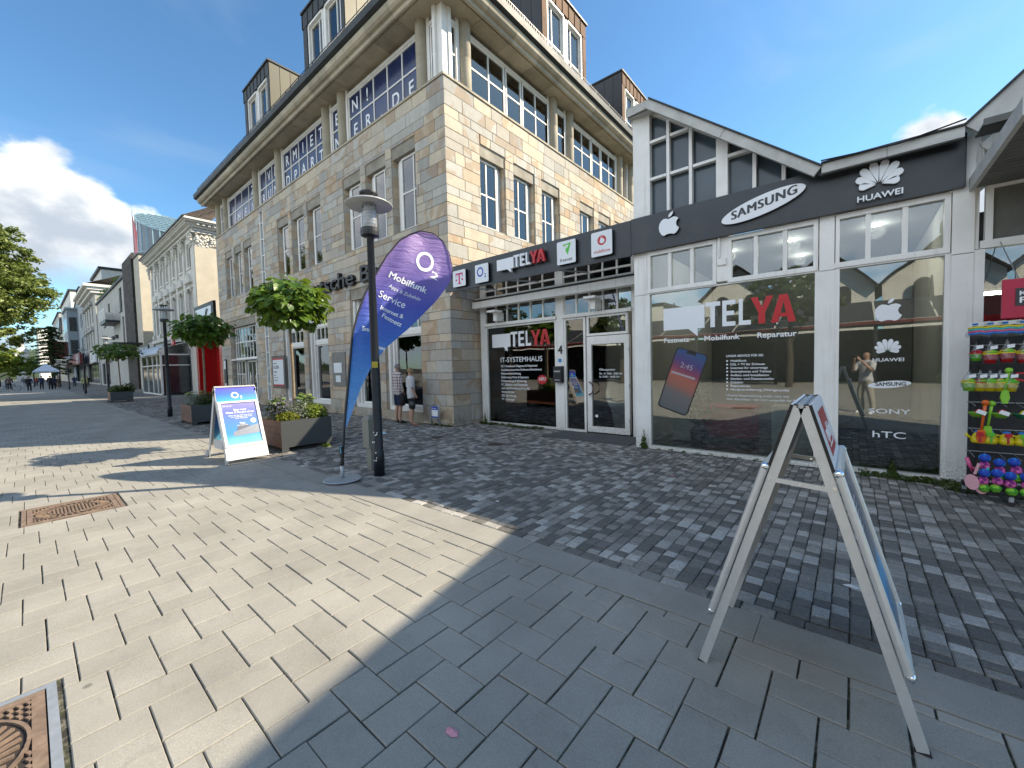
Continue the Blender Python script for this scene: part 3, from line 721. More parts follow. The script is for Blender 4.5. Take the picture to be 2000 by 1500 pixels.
# interior things of the bank window: a white notice rack on the glass with rows of property cards
nb = thing('notice_rack', 'white rack of framed notices hanging behind the corner bank window', 'notice rack', (-9.9, YC+.62, 1))
m = MB()
for i in range(3): m.box(-10.42+i*.42, -10.415+i*.42+.004, YC+.60, YC+.604, .9, 2.5)
m.build('cables', M['chrome'], nb)
for r in range(4):
    for c_ in range(3):
        x0 = -10.45+c_*.40; z0 = 2.0-r*.36
        a = MB().box(x0, x0+.32, YC+.59, YC+.598, z0, z0+.27); f = a.build('notice_card', M['sign_white'], nb)
        b = MB().box(x0+.02, x0+.30, YC+.585, YC+.589, z0+.23, z0+.255); b.box(x0+.05, x0+.12, YC+.585, YC+.589, z0+.13, z0+.19); b.box(x0+.19, x0+.26, YC+.585, YC+.589, z0+.13, z0+.19)
        b.build('print', M['black'], f)
M['frost'] = pm('frost', (.55, .64, .62), .5)
for a, b in ((-11.0, -9.55), (-12.9, -11.75), (-16.4, -15.1), (-18.8, -17.25)): MB().box(a, b, YC+.80, YC+.83, 0.3, 2.6).build('window_partition', M['frost'], SB)
MB().box(-13.3, -9.6, YC+.42, YC+.80, .28, .30).build('window_board', M['white_paint'], SB)
# narrow slit window running up the facade, with its lead frame
m = MB(); a, b, c, d = SLIT
WL.box(m, a, a+.07, c, d, .0, .2); WL.box(m, b-.07, b, c, d, .0, .2)
z = c
while z < d: WL.box(m, a+.07, b-.07, z, z+.05, .02, .18); z += .745
sl = m.build('slit_window', M['white_paint'], SB)
z = c+.05
while z < d-.5:
    p = MB(); WL.box(p, a+.07, b-.07, z, min(z+.695, d), .06, .07); p.build('pane', pm('slit_pane', (.25, .30, .29), .12, var=.2) if 'slit_pane' not in M else M['slit_pane'], sl); M['slit_pane'] = sl.children[0].data.materials[0]; z += .745
# raised bank lettering above the ground floor
bk = MB().box(-17.6, -10.2, YC-.035, YC-.02, 4.50, 4.53); bk2 = bk.build('letter_rail', M['black'], SB)
text('lettering', 'Deutsche Bank', SB, (-17.35, YC-.05, 4.46), (1, 0, 0), (0, 0, 1), .52, M['black'], .022, .16, width=7.1)
rest.build('stone_facing', M['ash_at'], SB, kind='stuff')
# ribbon windows
def column(W, u, w=.16):
    m = MB(); p = W.pt(u, 0, w)
    m.lathe(p[0], p[1], [(.17, SILL), (.17, SILL+.86), (.166, SILL+.87), (.17, SILL+.88), (.17, SILL+1.86)], 20)
    m.build('column', M['stone_tan'], SB, smooth=True)
    q = MB(); W.box(q, u+.18 if W is WL else u-.30, u+.30 if W is WL else u-.18, SILL, SILL+1.86, .18, .36); q.build('pilaster', M['white_paint'], SB)
for u in (-27.6, -26.35, -21.8, -19.1, -14.75, -13.6, -9.22): column(WL, u)
for u in (8.27, 12.6, 13.7, 18.0, 19.2): column(WR, u)
WT = SILL+1.62
def letter_panes(u0, u1, up, lo):
    n = len(up); st = (u1-u0)/n; f = sash(WL, u0, u1, SILL+.02, WT, .20, [u0+st*k for k in range(1, n)], [SILL+.86], SB, .05, paneM='navy_pane', curtain=False)
    for k in range(n):
        for s, z in ((up[k], SILL+1.04), (lo[k], SILL+.22)):
            if s.strip(): text('lettering', s, f, (u0+st*(k+.5)-.0, YC+.222, z), (1, 0, 0), (0, 0, 1), .40, M['letter_white'], .022, .003, .92, align='CENTER')
    m = MB(); WL.box(m, u0-.02, u1+.02, WT, WT+.10, .17, .30); m.build('blind_box', M['white_paint'], SB)
letter_panes(-26.02, -22.02, ['', '', '', 'Z'], ['', 'M', 'E', 'Y'])
letter_panes(-21.48, -19.33, ['', 'V', 'E'], ['R', 'U', 'N'])
letter_panes(-18.78, -14.98, list('RMIET'), list('DPART'))
letter_panes(-14.43, -13.80, ['E'], ['N'])
letter_panes(-13.27, -9.44, ['N', '!', '', '', ''], ['E', 'R', '.', 'D', 'E'])
letter_panes(-8.90, -8.42, [''], [''])
letter_panes(-27.4, -26.6, [''], [''])
def clear(u0, u1, vs):
    sash(WR, u0, u1, SILL+.02, WT, .20, vs, [SILL+.86], SB, .05, curtain=True)
    m = MB(); WR.box(m, u0-.02, u1+.02, WT, WT+.10, .17, .30); m.build('blind_box', M['white_paint'], SB)
clear(7.50, 8.0, [])
for g0 in (8.50, 13.95, 19.5):
    clear(g0, g0+1.5, [g0+.78]); clear(g0+1.56, g0+2.33, []); clear(g0+2.39, g0+3.85, [g0+3.12])
clear(12.85, 13.45, [])
m = MB(); m.box(XC-.40, XC-.30, YC+.02, YC+.12, SILL, SILL+1.86); m.box(XC-.20, XC-.06, YC+.30, YC+.40, SILL, SILL+1.86); m.box(XC-.32, XC-.10, YC+.10, YC+.32, SILL, SILL+1.86)
m.build('corner_post', M['white_paint'], SB)
m = MB()
WL.box(m, XL, XC-.5, SILL, SILL+1.86, .9, 1.0); WR.box(m, YC+1.0, YB, SILL, SILL+1.86, .9, 1.0); m.box(XL, XL+.3, YC+.1, YB, SILL, SILL+1.86)
m.build('interior_wall', M['interior'], SB)
# eaves: stone cornice blocks, gutter, snow guard
ZE = SILL+1.86
prof = [(-.42, ZE), (.30, ZE), (.30, ZE+.03), (.36, ZE+.03), (.36, ZE-.02), (.40, ZE-.045), (.44, ZE-.03), (.46, ZE+.02), (.46, ZE+.07), (.54, ZE+.09), (.60, ZE+.15), (.63, ZE+.24), (.63, ZE+.30), (-.42, ZE+.30)]
def cornice_piece(axis, a, b, mitre_b=False, mitre_a=False, pr=prof, mat='stone_tan', name='cornice_block', end=False):
    m = MB(); k = len(pr)
    def P(o, z, s, mit):
        if axis == 'x': return ((s+(o if mit else 0)), YC-o, z)
        return (XC+o, s-(o if mit else 0), z)
    A = [P(o, z, a, mitre_a) for o, z in pr]; B_ = [P(o, z, b, mitre_b) for o, z in pr]
    fs = [tuple(range(k)), tuple(range(k, 2*k))[::-1]]+[(i, i+k, (i+1) % k+k, (i+1) % k) for i in range(k)]
    if axis == 'y': fs = [f[::-1] for f in fs]
    m.add(A+B_, fs, random.random()); return m.build(name, M[mat], SB)
x = XL-.6
while x < XC-.01:
    e = min(x+1.18, XC); e = XC if XC-e < .6 else e; cornice_piece('x', x+.005, e-(0 if e == XC else .005), mitre_b=(e == XC)); x = e
y = YC
while y < YB:
    e = y+1.18; cornice_piece('y', y+(0 if y == YC else .005), e-.005, mitre_a=(y == YC)); y = e
gp = [(.50, ZE+.31), (.66, ZE+.31), (.74, ZE+.36), (.76, ZE+.56), (.74, ZE+.58), (.70, ZE+.56), (.66, ZE+.44), (.50, ZE+.42)]
cornice_piece('x', XL-.75, XC, True, False, gp, 'zinc_dark', 'gutter'); cornice_piece('y', YC, YB, False, True, gp, 'zinc_dark', 'gutter')
# low mansard roof
ZR = ZE+.36
m = MB(); o = .55; i_ = 4.2; h = 3.7
A = [(XL-o, YC-o), (XC+o, YC-o), (XC+o, YB), (XL-o, YB)]; B_ = [(XL+i_, YC+i_), (XC-i_, YC+i_), (XC-i_, YB), (XL+i_, YB)]
m.add([(*p, ZR) for p in A]+[(*p, ZR+h) for p in B_], [(0, 1, 5, 4), (1, 2, 6, 5), (3, 0, 4, 7), (4, 5, 6, 7), (2, 3, 7, 6)])
m.build('roof', M['zinc_dark'], SB)
def guard(axis, a, b):
    m = MB(); o = .62; z0, z1 = ZE+.60, ZE+.84
    P = (lambda s, z: (s, YC-o, z)) if axis == 'x' else (lambda s, z: (XC+o, s, z))
    for z in (z0, z1): m.bar(P(a, z), P(b, z), .016)
    s = a
    while s < b: m.bar(P(s, z0-.04), P(s, z1), .010); s += .085
    s = a
    while s < b: m.bar(P(s, z0-.12), P(s, z1+.02), .022); s += 1.1
    m.build('snow_guard', M['dark_metal'], SB)
guard('x', XL-.4, XC+.6); guard('y', YC-.6, YB)
def dormer(W, u0, u1, i):
    zb, zt = ZE+.35, 14.9; d = DM = {}
    col = 'copper' if W is WR else 'zinc_dark'  # same cladding on both faces; the left face's shade is in its colour
    t = thing('dormer', '', 'dormer'); D.objects.remove(t)
    fr = MB()
    for a, b in ((u0, u0+.30), (u1-.22, u1)): 
        z = zb
        while z < zt-.55: W.box(fr, a, b, z, min(z+1.0, zt-.55)-.008, 0, .25, random.random()); z += 1.0
    n = 7; st = (u1-u0)/n
    for k in range(n): W.box(fr, u0+k*st+.008, u0+(k+1)*st-.008, zt-.55, zt-.02, -.01, .2, random.random()); W.box(fr, u0+k*st-.012, u0+k*st+.006, zt-.57, zt-.01, -.035, .1, 0)
    f = fr.build('dormer', M[col], SB, label=('brown copper' if W is WR else 'shade-darkened copper')+' clad roof dormer with two white casement windows')
    for (a, b) in ((u0-.02, u0), (u1, u1+.02)):
        sd_ = MB()
        w = .02
        while w < 3.4:
            W.box(sd_, a, b, zb-.1, zt-.02, w, w+.42, random.random()); W.box(sd_, a-.012, b+.012, zb, zt-.02, w+.42, w+.435, 0); w += .437
        sd_.build('side_cladding', M['copper_side'] if W is WL else M['black'], f)
    rf = MB(); W.box(rf, u0-.06, u1+.06, zt-.02, zt+.05, -.06, 3.7); rf.build('roof_edge', M['zinc_dark'], f)
    mid = (u0+.30+u1-.22)/2
    for a, b in ((u0+.32, mid-.06), (mid+.06, u1-.24)):
        v = [b-.42] if W is WL else [a+.40]
        sash(W, a+.10, b-.10, zb+.1, zt-.66, .10, v, [zb+1.55], SB, .06, curtain=False, name='dormer_window')
        q = MB(); W.box(q, a, a+.085, zb, zt-.57, .03, .2); W.box(q, b-.085, b, zb, zt-.57, .03, .2); W.box(q, a+.085, b-.085, zt-.65, zt-.57, .01, .2); q.build('surround', M['white_paint'], f)
    q = MB(); W.box(q, mid-.058, mid+.058, zb, zt-.57, .05, .2); W.box(q, u0+.3, u1-.2, zb, zb+.3, .9, 1.0); q.build('mullion', M['white_paint'], f)
    q = MB(); W.box(q, u0+.1, u1-.1, zb, zt-.1, 1.0, 1.05); q.build('backing', M['interior'], f)
dormer(WL, -22.3, -19.3, 0); dormer(WL, -15.93, -12.93, 1); dormer(WR, 11.84, 14.8, 2); dormer(WR, 18.1, 21.0, 3)
# things fixed to or standing at the facade
lb = thing('notice_board', 'grey framed board with red edged white price poster fixed beside the slit window', 'notice board', (-19.75, 7.25, 1.1))
MB().box(-20.45, -19.0, 7.255, 7.30, .88, 2.30).build('frame', pm('taupe', (.13, .115, .10), .6), lb)
p = MB().box(-20.30, -19.15, 7.245, 7.254, 1.02, 2.12).build('poster', M['sign_white'], lb)
q = MB().box(-20.30, -19.15, 7.240, 7.244, 2.12, 2.19); q.box(-20.30, -19.15, 7.240, 7.244, .95, 1.02); q.build('red_edge', M['red'], lb)
for s, z, h in (('INTERIEUR', 1.93, .05), ('KLEIN', 1.72, .15), ('Wohnen', 1.55, .07), ('1. Etage', 1.42, .05), ('Mo - Fr 10 - 18', 1.3, .05), ('Termine frei', 1.18, .05)):
    text('print', s, p, (-20.22, 7.243, z), (1, 0, 0), (0, 0, 1), h, M['black'], .01, .002)
pb = thing('wall_panel', 'tall bare grey metal panel with two white sheets taped to it', 'panel', (-14.3, 7.25, 1.1))
MB().box(-14.75, -13.8, 7.27, 7.30, 1.02, 2.25).build('plate', pm('panel_grey', (.20, .185, .17), .5), pb)
MB().box(-14.62, -14.05, 7.262, 7.268, 1.50, 1.86).box(-14.50, -14.15, 7.262, 7.268, 1.16, 1.40).build('paper', M['sign_white'], pb)
cb = thing('display_case', 'narrow black vertical display case by the red portal', 'display case', (-27.2, 7.25, 1.1))
MB().box(-27.45, -27.05, 7.24, 7.30, .55, 2.35).build('case', M['black'], cb)
MB().box(-27.40, -27.10, 7.230, 7.238, 1.80, 2.28).box(-27.36, -27.12, 7.230, 7.238, .68, 1.0).build('paper', M['sign_white'], cb)
sg = thing('stand_sign', 'knee high tubular grey hoop with a small blue and white notice at the sandstone corner', 'sign', (-8.73, 7.12, 0))
m = MB().tube([(-8.90, 7.12, 0), (-8.90, 7.12, .55), (-8.88, 7.12, .585), (-8.84, 7.12, .6), (-8.62, 7.12, .6), (-8.58, 7.12, .585), (-8.56, 7.12, .55), (-8.56, 7.12, 0)], .022, 10); m.build('hoop', M['galv'], sg, smooth=True)
pl = MB().box(-8.86, -8.60, 7.095, 7.105, .24, .54).build('plate', M['sign_white'], sg)
MB().box(-8.86, -8.60, 7.09, 7.094, .45, .54).box(-8.86, -8.60, 7.09, 7.094, .24, .27).build('blue_band', M['blue_logo'], pl)
text('print', 'Metzgerei', pl, (-8.85, 7.088, .475), (1, 0, 0), (0, 0, 1), .035, M['letter_white'], .01, .001)
# ================================================================== WHITE FRAMED PHONE SHOP WITH GABLE
SH = thing('phone_shop', 'white framed single storey phone shop with sloping glazed gable and dark fascia', 'shop', (-1.1, 7.4, 0))
YF = 7.40; WS = Wall('x', YF); YR = 8.35; WRc = Wall('x', YR)
def part(name, boxes, mat='white_frame', parent=None, W=None, **k):
    m = MB()
    for b in boxes: (W or WS).box(m, *b) if W is not False else m.box(*b)
    return m.build(name, M[mat] if isinstance(mat, str) else mat, parent or SH, **k)
def multi(name, boxes, mat='white_frame', parent=None, W=None):
    return [part(name, [b], mat, parent, W) for b in boxes]
# posts
part('corner_post', [(-3.155, -2.915, 0, 2.84, 0, .24)]); part('corner_post', [(-3.155, -2.915, 2.848, 6.05, 0, .24)])
part('post', [(-.385, -.205, 0, 2.84, -.01, .2)]); part('post', [(-.385, -.205, 2.848, 4.20, -.01, .2)])
part('post', [(.915, 1.10, 0, 2.82, -.03, .2)]); part('post', [(.915, 1.10, 2.83, 4.2, -.03, .2)])
def shop_window(u0, u1, W=WS, sep=None):
    """big pane with white frame down to the ground"""
    m = MB(); z1 = 2.86
    W.box(m, u0, u1, .0, .055, -.025, .12); W.box(m, u0, u0+.05, .055, z1, .0, .09); W.box(m, u1-.05, u1, .055, z1, .0, .09); W.box(m, u0+.05, u1-.05, z1-.02, z1, .0, .09)
    f = m.build('display_window', M['white_frame'], SH)
    p = MB(); W.box(p, u0+.05, u1-.05, .055, z1-.02, .045, .053); p.build('pane', M['glass'], f); return f
win1 = shop_window(-2.915, -.385); win2 = shop_window(-.205, .915)
def upper(u0, u1, vs, W=WS, z0=2.862, z1=3.60):
    m = MB()
    W.box(m, u0, u1, z0, z0+.07, -.02, .10); W.box(m, u0, u0+.055, z0+.07, z1, -.01, .09); W.box(m, u1-.055, u1, z0+.07, z1, -.01, .09)
    W.box(m, u0+.055, u1-.055, z1-.07, z1, -.015, .09)
    for v in vs: W.box(m, v-.027, v+.027, z0+.07, z1-.07, .0, .08)
    f = m.build('transom_window', M['white_frame'], SH)
    us = [u0+.055]+vs+[u1-.055]
    for i, (a, b) in enumerate(zip(us[:-1], us[1:])):
        p = MB(); W.box(p, a+(.027 if i else 0), b-(.027 if i < len(vs) else 0), z0+.07, z1-.07, .045, .053); p.build('pane', M['glass_up'], f)
    return f
upper(-2.905, -1.745, [-2.505, -2.13]); upper(-1.575, -.40, [-1.18, -.80]); upper(-.215, .905, [.14, .50])
part('post', [(-1.742, -1.578, 2.90, 3.6, .0, .15)])
c = MB().tube([(-1.70, YF-.02, 3.6), (-1.70, YF-.02, 3.28)], .018, 8); c.box(-1.73, -1.60, YF-.03, YF, 3.16, 3.27); c.build('cable_duct', M['white_frame'], SH)
# gable over the fascia
gz = lambda x: 6.06-.735*(x+2.85)
sl = (4.21-6.12)/(-.36+2.74)
zr = lambda x: 6.12+sl*(x+2.74)
m = MB(); m.prism([(-3.155, 4.2), (-.50, 4.2), (-.50, gz(-.5)), (-2.9, gz(-2.9)), (-3.155, 5.98)], (0, YF+.10, 0), (1, 0, 0), (0, 0, 1), -.10); m.build('gable_wall', M['slate_pane'], SH)
def bars(name, L, w=.06, y0=-.02, y1=.08):
    for (a, b) in L:
        q = MB(); q.bar((a[0], YF+(y0+y1)/2, a[1]), (b[0], YF+(y0+y1)/2, b[1]), w, y1-y0, up=(0, 1, 0)) if False else q.prism([(0, -w/2), (math.dist(a, b), -w/2), (math.dist(a, b), w/2), (0, w/2)], (a[0], YF+y1, a[1]), (b[0]-a[0], 0, b[1]-a[1]), (-(b[1]-a[1]), 0, b[0]-a[0]), y1-y0)
        q.build(name, M['white_frame'], SH)
bars('gable_bar', [((-2.515, 4.2), (-2.515, gz(-2.515))), ((-2.14, 4.2), (-2.14, gz(-2.14)))], .05)
for a, b, z in ((-2.88, -2.55, 4.89), (-2.88, -2.55, 5.54), (-2.48, -2.175, 4.89), (-2.48, -2.175, 5.54), (-2.105, -1.745, 4.89)):
    if z < gz((a+b)/2)+.08: bars('gable_bar', [((a, z), (b, z))], .045, -.015, .07)
bars('gable_bar', [((-1.20, 4.2), (-1.20, gz(-1.2))), ((-.82, 4.2), (-.82, gz(-.82))), ((-1.57, 4.87), (-1.23, 4.87))], .05)
bars('gable_post', [((-1.655, 4.2), (-1.655, gz(-1.655)+.05))], .17, -.03, .1)
bars('gable_frame', [((-2.86, gz(-2.86)+.05), (-.50, gz(-.50)+.05))], .10, -.03, .085); bars('gable_frame', [((-2.87, 4.2), (-2.87, gz(-2.87)))], .07, -.025, .085)
# verge boards and roof
def verge(a, b, w=.13, y=7.10, d=.06, mat='white_frame'):
    L = math.dist(a, b); q = MB().prism([(0, -w), (L, -w), (L, 0), (0, 0)], (a[0], y+d, a[1]), (b[0]-a[0], 0, b[1]-a[1]), (-(b[1]-a[1]), 0, b[0]-a[0]), d)
    q.build('verge_board', M[mat], SH)
    q = MB().prism([(-.005, 0.002), (L+.005, 0.002), (L+.005, .022), (-.005, .022)], (a[0], y+.12, a[1]), (b[0]-a[0], 0, b[1]-a[1]), (-(b[1]-a[1]), 0, b[0]-a[0]), .15)
    q.build('verge_flashing', M['zinc_dark'], SH)
M['verge'] = pm('verge', (.50, .50, .47), .6, var=.2, scale=3, dirt=.3, bump=.05)
verge((-2.74, zr(-2.74)), (-1.55, zr(-1.55)), mat='verge'); verge((-1.545, zr(-1.545)), (-.36, zr(-.36)), mat='verge')
verge((-.355, 4.24), (.30, 4.24), .12, mat='verge'); verge((.305, 4.24), (.965, 4.24), .12, mat='verge')
# hipped nib at the left end of the gable
q = MB(); q.add([(-2.74, 7.10, zr(-2.74)), (-3.22, 7.24, 6.20), (-3.21, 7.27, 6.07), (-2.74, 7.10, zr(-2.74)-.13), (-3.22, 13, 6.20), (-2.74, 13, zr(-2.74)), (-3.21, 13, 6.07)],
                [(0, 1, 2, 3), (0, 5, 4, 1), (1, 4, 6, 2), (3, 2, 6, 5)]); q.build('eaves_board', M['verge'], SH)
YBK = 15.
q = MB(); q.add([(-2.74, 7.16, zr(-2.74)-.01), (-.36, 7.16, 4.23), (.97, 7.16, 4.23), (.97, YBK, 4.23), (-.36, YBK, 4.23), (-2.74, YBK, zr(-2.74)-.01), (-3.2, YBK, 6.15), (-3.2, 7.28, 6.15),
                 (-2.74, 7.16, zr(-2.74)-.14), (-.36, 7.16, 4.10), (.97, 7.16, 4.10), (-3.2, 7.28, 6.05)],
                [(0, 5, 4, 1), (1, 4, 3, 2), (7, 6, 5, 0), (8, 9, 1, 0), (9, 10, 2, 1), (11, 8, 0, 7)]); q.build('roof', M['zinc_dark'], SH)
q = MB(); q.box(-3.15, -3.05, 7.64, YBK, 0, 4.1); q.box(-3.15, -3.05, 7.64, YBK, 4.1, 5.9); q.build('party_wall', M['plaster_grey'], SH)
q = MB().box(1.0, 1.08, YF+.21, YBK, 0, 4.1); q.build('party_wall', M['plaster_grey'], SH); q = MB().box(-3.05, 1.0, 14.9, YBK, 0, 4.1); q.build('rear_wall', M['plaster_grey'], SH)
part('recess_roof', [(-8.19, -3.16, YR-.35, YBK, 4.08, 4.2)], 'zinc_dark', W=False)
part('recess_soffit', [(-8.19, -3.16, 7.42, YR-.36, 4.10, 4.16)], 'galv', W=False) if False else None
# recessed left part: posts, glazing, door
part('post', [(-8.10, -7.93, 0, 4.08, -.02, .12)], W=WRc); part('post', [(-5.56, -5.34, 0, 4.08, -.02, .12)], W=WRc); part('post', [(-3.62, -3.18, 0, 4.08, .0, .12)], W=WRc)
winL = None
def recess_pane(u0, u1, z0, z1, name='side_window', fr=.05):
    m = MB(); WRc.box(m, u0, u1, z0, z0+fr, -.005, .08); WRc.box(m, u0, u1, z1-fr, z1, -.005, .08); WRc.box(m, u0, u0+fr, z0+fr, z1-fr, 0, .08); WRc.box(m, u1-fr, u1, z0+fr, z1-fr, 0, .08)
    f = m.build(name, M['white_frame'], SH); p = MB(); WRc.box(p, u0+fr, u1-fr, z0+fr, z1-fr, .035, .043); p.build('pane', M['glass'], f); return f
winL = recess_pane(-7.93, -5.56, .0, 2.70, 'display_window'); recess_pane(-5.34, -4.76, .0, 2.70)
recess_pane(-4.72, -3.72, 2.24, 2.70)
part('ledge', [(-7.95, -5.54, 2.702, 2.78, -.06, .08)], W=WRc); part('ledge', [(-5.36, -3.62, 2.702, 2.78, -.06, .08)], W=WRc)
m = MB()
WRc.box(m, -4.71, -4.60, .03, 2.22, -.02, .07); WRc.box(m, -3.80, -3.69, .03, 2.22, -.02, .07); WRc.box(m, -4.60, -3.80, 2.04, 2.22, -.02, .07); WRc.box(m, -4.60, -3.80, .03, .16, -.02, .07)
door = m.build('door', M['white_frame'], SH)
q = MB(); WRc.box(q, -4.60, -3.80, .16, 2.04, .02, .028); q.build('pane', M['glass'], door)
q = MB(); 
for s in (-1, 1): q.tube([(-4.66, YR-.02, 1.18), (-4.62, YR-.10, 1.19), (-4.52, YR-.13+.0*s, 1.13), (-4.49, YR-.13, 1.04), (-4.52, YR-.13, .95), (-4.62, YR-.10, .89), (-4.66, YR-.02, .90)], .014, 8)
q.build('handle', pm('handle_red', (.10, .01, .012), .35), door)
q = MB()
for z in (.3, 1.05, 1.85): q.tube([(-3.68, YR-.04, z), (-3.68, YR-.04, z+.09)], .013, 8)
q.build('hinge', M['galv'], door)
for s, z, w in (('Öffnungszeiten', 1.44, .38), ('Mo - Fr 10:00 - 18:00 Uhr', 1.35, .56), ('Sa 10:00 - 16:00 Uhr', 1.28, .50)): text('lettering', s, door, (-4.42, YR+.012, z), (1, 0, 0), (0, 0, 1), .045, M['letter_white'], .02, .002, width=w)
q = MB().lathe(0, 0, [(.001, 0), (.035, 0), (.035, .003)], 16); q.xf(Matrix.Translation((-4.50, YR+.014, .40)) @ Matrix.Rotation(R(90), 4, 'X')); q.build('sticker', M['letter_white'], door)
# transom row over the ledge and over the awning
for (a, b, n) in ((-7.93, -5.56, 6), (-5.34, -3.62, 5)):
    st = (b-a)/n; m = MB(); WRc.box(m, a, b, 3.98, 4.08, 0, .07); WRc.box(m, a, b, 3.66, 3.70, -.01, .07); WRc.box(m, a, b, 3.28, 3.36, 0, .07)
    for k in range(n+1): WRc.box(m, max(a, a+k*st-.02), min(b, a+k*st+.02), 2.78, 3.98, .012, .06)
    f = m.build('transom_window', M['white_frame'], SH)
    for k in range(n):
        for z0, z1 in ((2.78, 3.28), (3.36, 3.66), (3.70, 3.98)):
            p = MB(); WRc.box(p, a+k*st+.02, a+(k+1)*st-.02, z0, z1, .035, .043); p.build('pane', M['glass'], f)
# folded awning cassette
m = MB().prism([(0, 0), (.10, -.02), (.16, .02), (.16, .14), (.10, .17), (0, .17)], (-3.25, 8.02, 3.20), (0, 1, 0), (0, 0, 1), -4.85 if False else 4.85)
m.xf(Matrix.Translation((0, 0, 0)))
xs = [v[0] for v in m.v]; sh = (-8.10 - min(xs)); m.v = [(x+sh, y, z) for x, y, z in m.v]
aw = m.build('awning_cassette', M['white_frame'], SH)
q = MB().box(-8.05, -3.30, 8.00, 8.24, 3.385, 3.40); q.build('awning_fabric', M['dark_metal'], aw)
q = MB().box(-8.0, -3.28, 8.02, 8.30, 3.415, 3.455); q.build('awning_arm', M['alu'], aw)
for u in (-7.3, -4.4):
    q = MB().box(u-.14, u+.14, 7.90, 8.20, 3.02, 3.07); q.box(u-.06, u+.06, 8.06, 8.35, 2.8, 3.02); q.build('awning_bracket', M['white_frame'], SH)
q = MB()
for x in (-7.7, -6.3, -4.9, -3.5): q.bar((x, 7.36, 3.58), (x+.25, 8.3, 3.63), .03)
q.build('fascia_strut', M['galv'], SH, kind=None) if False else None
for x in (-7.7, -6.3, -4.9): MB().bar((x, 7.36, 3.62), (x+.25, 8.33, 3.68), .03).build('fascia_strut', M['galv'], SH)
# house number, letter box
text('house_number', '4', SH, (-5.50, YR-.025, 1.86), (1, 0, 0), (0, 0, 1), .20, M['black'], .035, .008, sx=.9)
lbx = thing('letter_box', 'small black letter box on the white post beneath the number four', 'letter box', (-5.45, 8.28, 1.3))
MB().box(-5.57, -5.34, 8.20, 8.328, 1.17, 1.56).build('body', M['dark_metal'], lbx); MB().box(-5.54, -5.37, 8.193, 8.199, 1.42, 1.455).build('flap', M['galv'], lbx)
text('print', 'Zeitung', lbx, (-5.53, 8.196, 1.22), (1, 0, 0), (0, 0, 1), .03, M['letter_white'], 0, .001)
q = MB().lathe(0, 0, [(.001, 0), (.05, 0), (.05, .004)], 20); q.xf(Matrix.Translation((-5.45, YR-.024, 1.70)) @ Matrix.Rotation(R(90), 4, 'X')); q.build('sticker', pm('sticker_blue', (.05, .25, .55), .4), SH)
# interior
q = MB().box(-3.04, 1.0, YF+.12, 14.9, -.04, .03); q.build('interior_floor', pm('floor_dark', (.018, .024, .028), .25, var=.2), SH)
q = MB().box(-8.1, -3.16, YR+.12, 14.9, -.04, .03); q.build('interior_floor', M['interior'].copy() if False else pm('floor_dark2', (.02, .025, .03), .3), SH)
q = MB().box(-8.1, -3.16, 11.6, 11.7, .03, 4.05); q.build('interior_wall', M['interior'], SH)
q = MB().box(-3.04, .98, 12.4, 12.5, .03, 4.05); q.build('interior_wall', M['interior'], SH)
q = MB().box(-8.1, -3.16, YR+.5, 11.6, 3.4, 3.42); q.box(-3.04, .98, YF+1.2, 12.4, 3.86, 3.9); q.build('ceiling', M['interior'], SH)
q = MB().box(-.30, -.28, YF+.3, 9.2, .03, 2.7); q.build('glass_partition', M['glass_up'], SH)
dk = MB()
WS.box(dk, -.15, .86, .06, .76, .16, .2); dk.build('window_plinth', pm('plinth_blue', (.022, .030, .038), .4), win2)
def cl(x, y, z): 
    t = thing('ceiling_spot', 'lit white ceiling lamp seen through the shop window', 'ceiling lamp', (x, y, z), 0, 'ceiling lamps inside the shop')
    MB().lathe(0, 0, [(.001, .02), (.10, .02), (.10, .0), (.085, 0)], 16).build('housing', M['white_paint'], t, local=True); MB().lathe(0, 0, [(.001, -.001), (.083, -.001)], 16).build('lens', M['lamp_on'], t, local=True)
    li = D.objects.new('bulb', D.lights.new('bulb', 'POINT')); COL.objects.link(li); li.parent = t; li.location = (0, 0, -.12); li.data.energy = 8; li.data.color = (1, .94, .84); li.data.shadow_soft_size = .12; return t
c0 = cl(-2.0, 9.5, 3.86); c0['label'] = 'lit ceiling lamp seen through the left transom panes over the large shop window'
for p, l in (((-.9, 9.5, 3.86), 'lit ceiling lamp seen in the right transom panes over the large shop window, the nearer'), ((-.9, 11, 3.86), 'lit ceiling lamp in the right transom panes over the large shop window, the farther'), ((.3, 9.5, 3.86), 'lit ceiling lamp seen in the transom panes over the brand mark window'), ((-6.4, 9.8, 3.38), 'lit ceiling lamp behind the transom left of the number four post'), ((-5.0, 9.8, 3.38), 'lit ceiling lamp behind the transom above the glass door')): copy_tree(c0, None, p)['label'] = l
M['red_box'] = pm('red_box', (.42, .02, .035), .45, var=.15)
rb = thing('red_counter', 'dark red box shaped counter standing behind the large shop window', 'counter', (-1.9, 8.9, 0))
MB().box(-2.28, -1.42, 8.62, 9.3, .12, .66).build('body', M['red_box'], rb); MB().box(-2.32, -1.38, 8.58, 9.34, .66, .70).build('counter_top', M['red_box'], rb); MB().box(-2.2, -1.5, 8.7, 9.2, .03, .12).build('base', M['black'], rb)
for (x0, x1, y0, y1, h, l) in ((-2.75, -2.35, 8.25, 8.6, .62, 'low white display plinth at the left end of the large shop window'), (-1.02, -.48, 7.85, 8.3, .80, 'tall pale display plinth behind the aluminium sign in the large shop window')):
    t = thing('display_plinth', l, 'plinth', ((x0+x1)/2, (y0+y1)/2, .03)); MB().box(x0, x1, y0, y1, .05, h).build('body', pm('plinth', (.50, .53, .52), .5), t); MB().box(x0-.01, x1+.01, y0-.01, y1+.01, h+.001, h+.03).build('top', M['sign_white'], t)
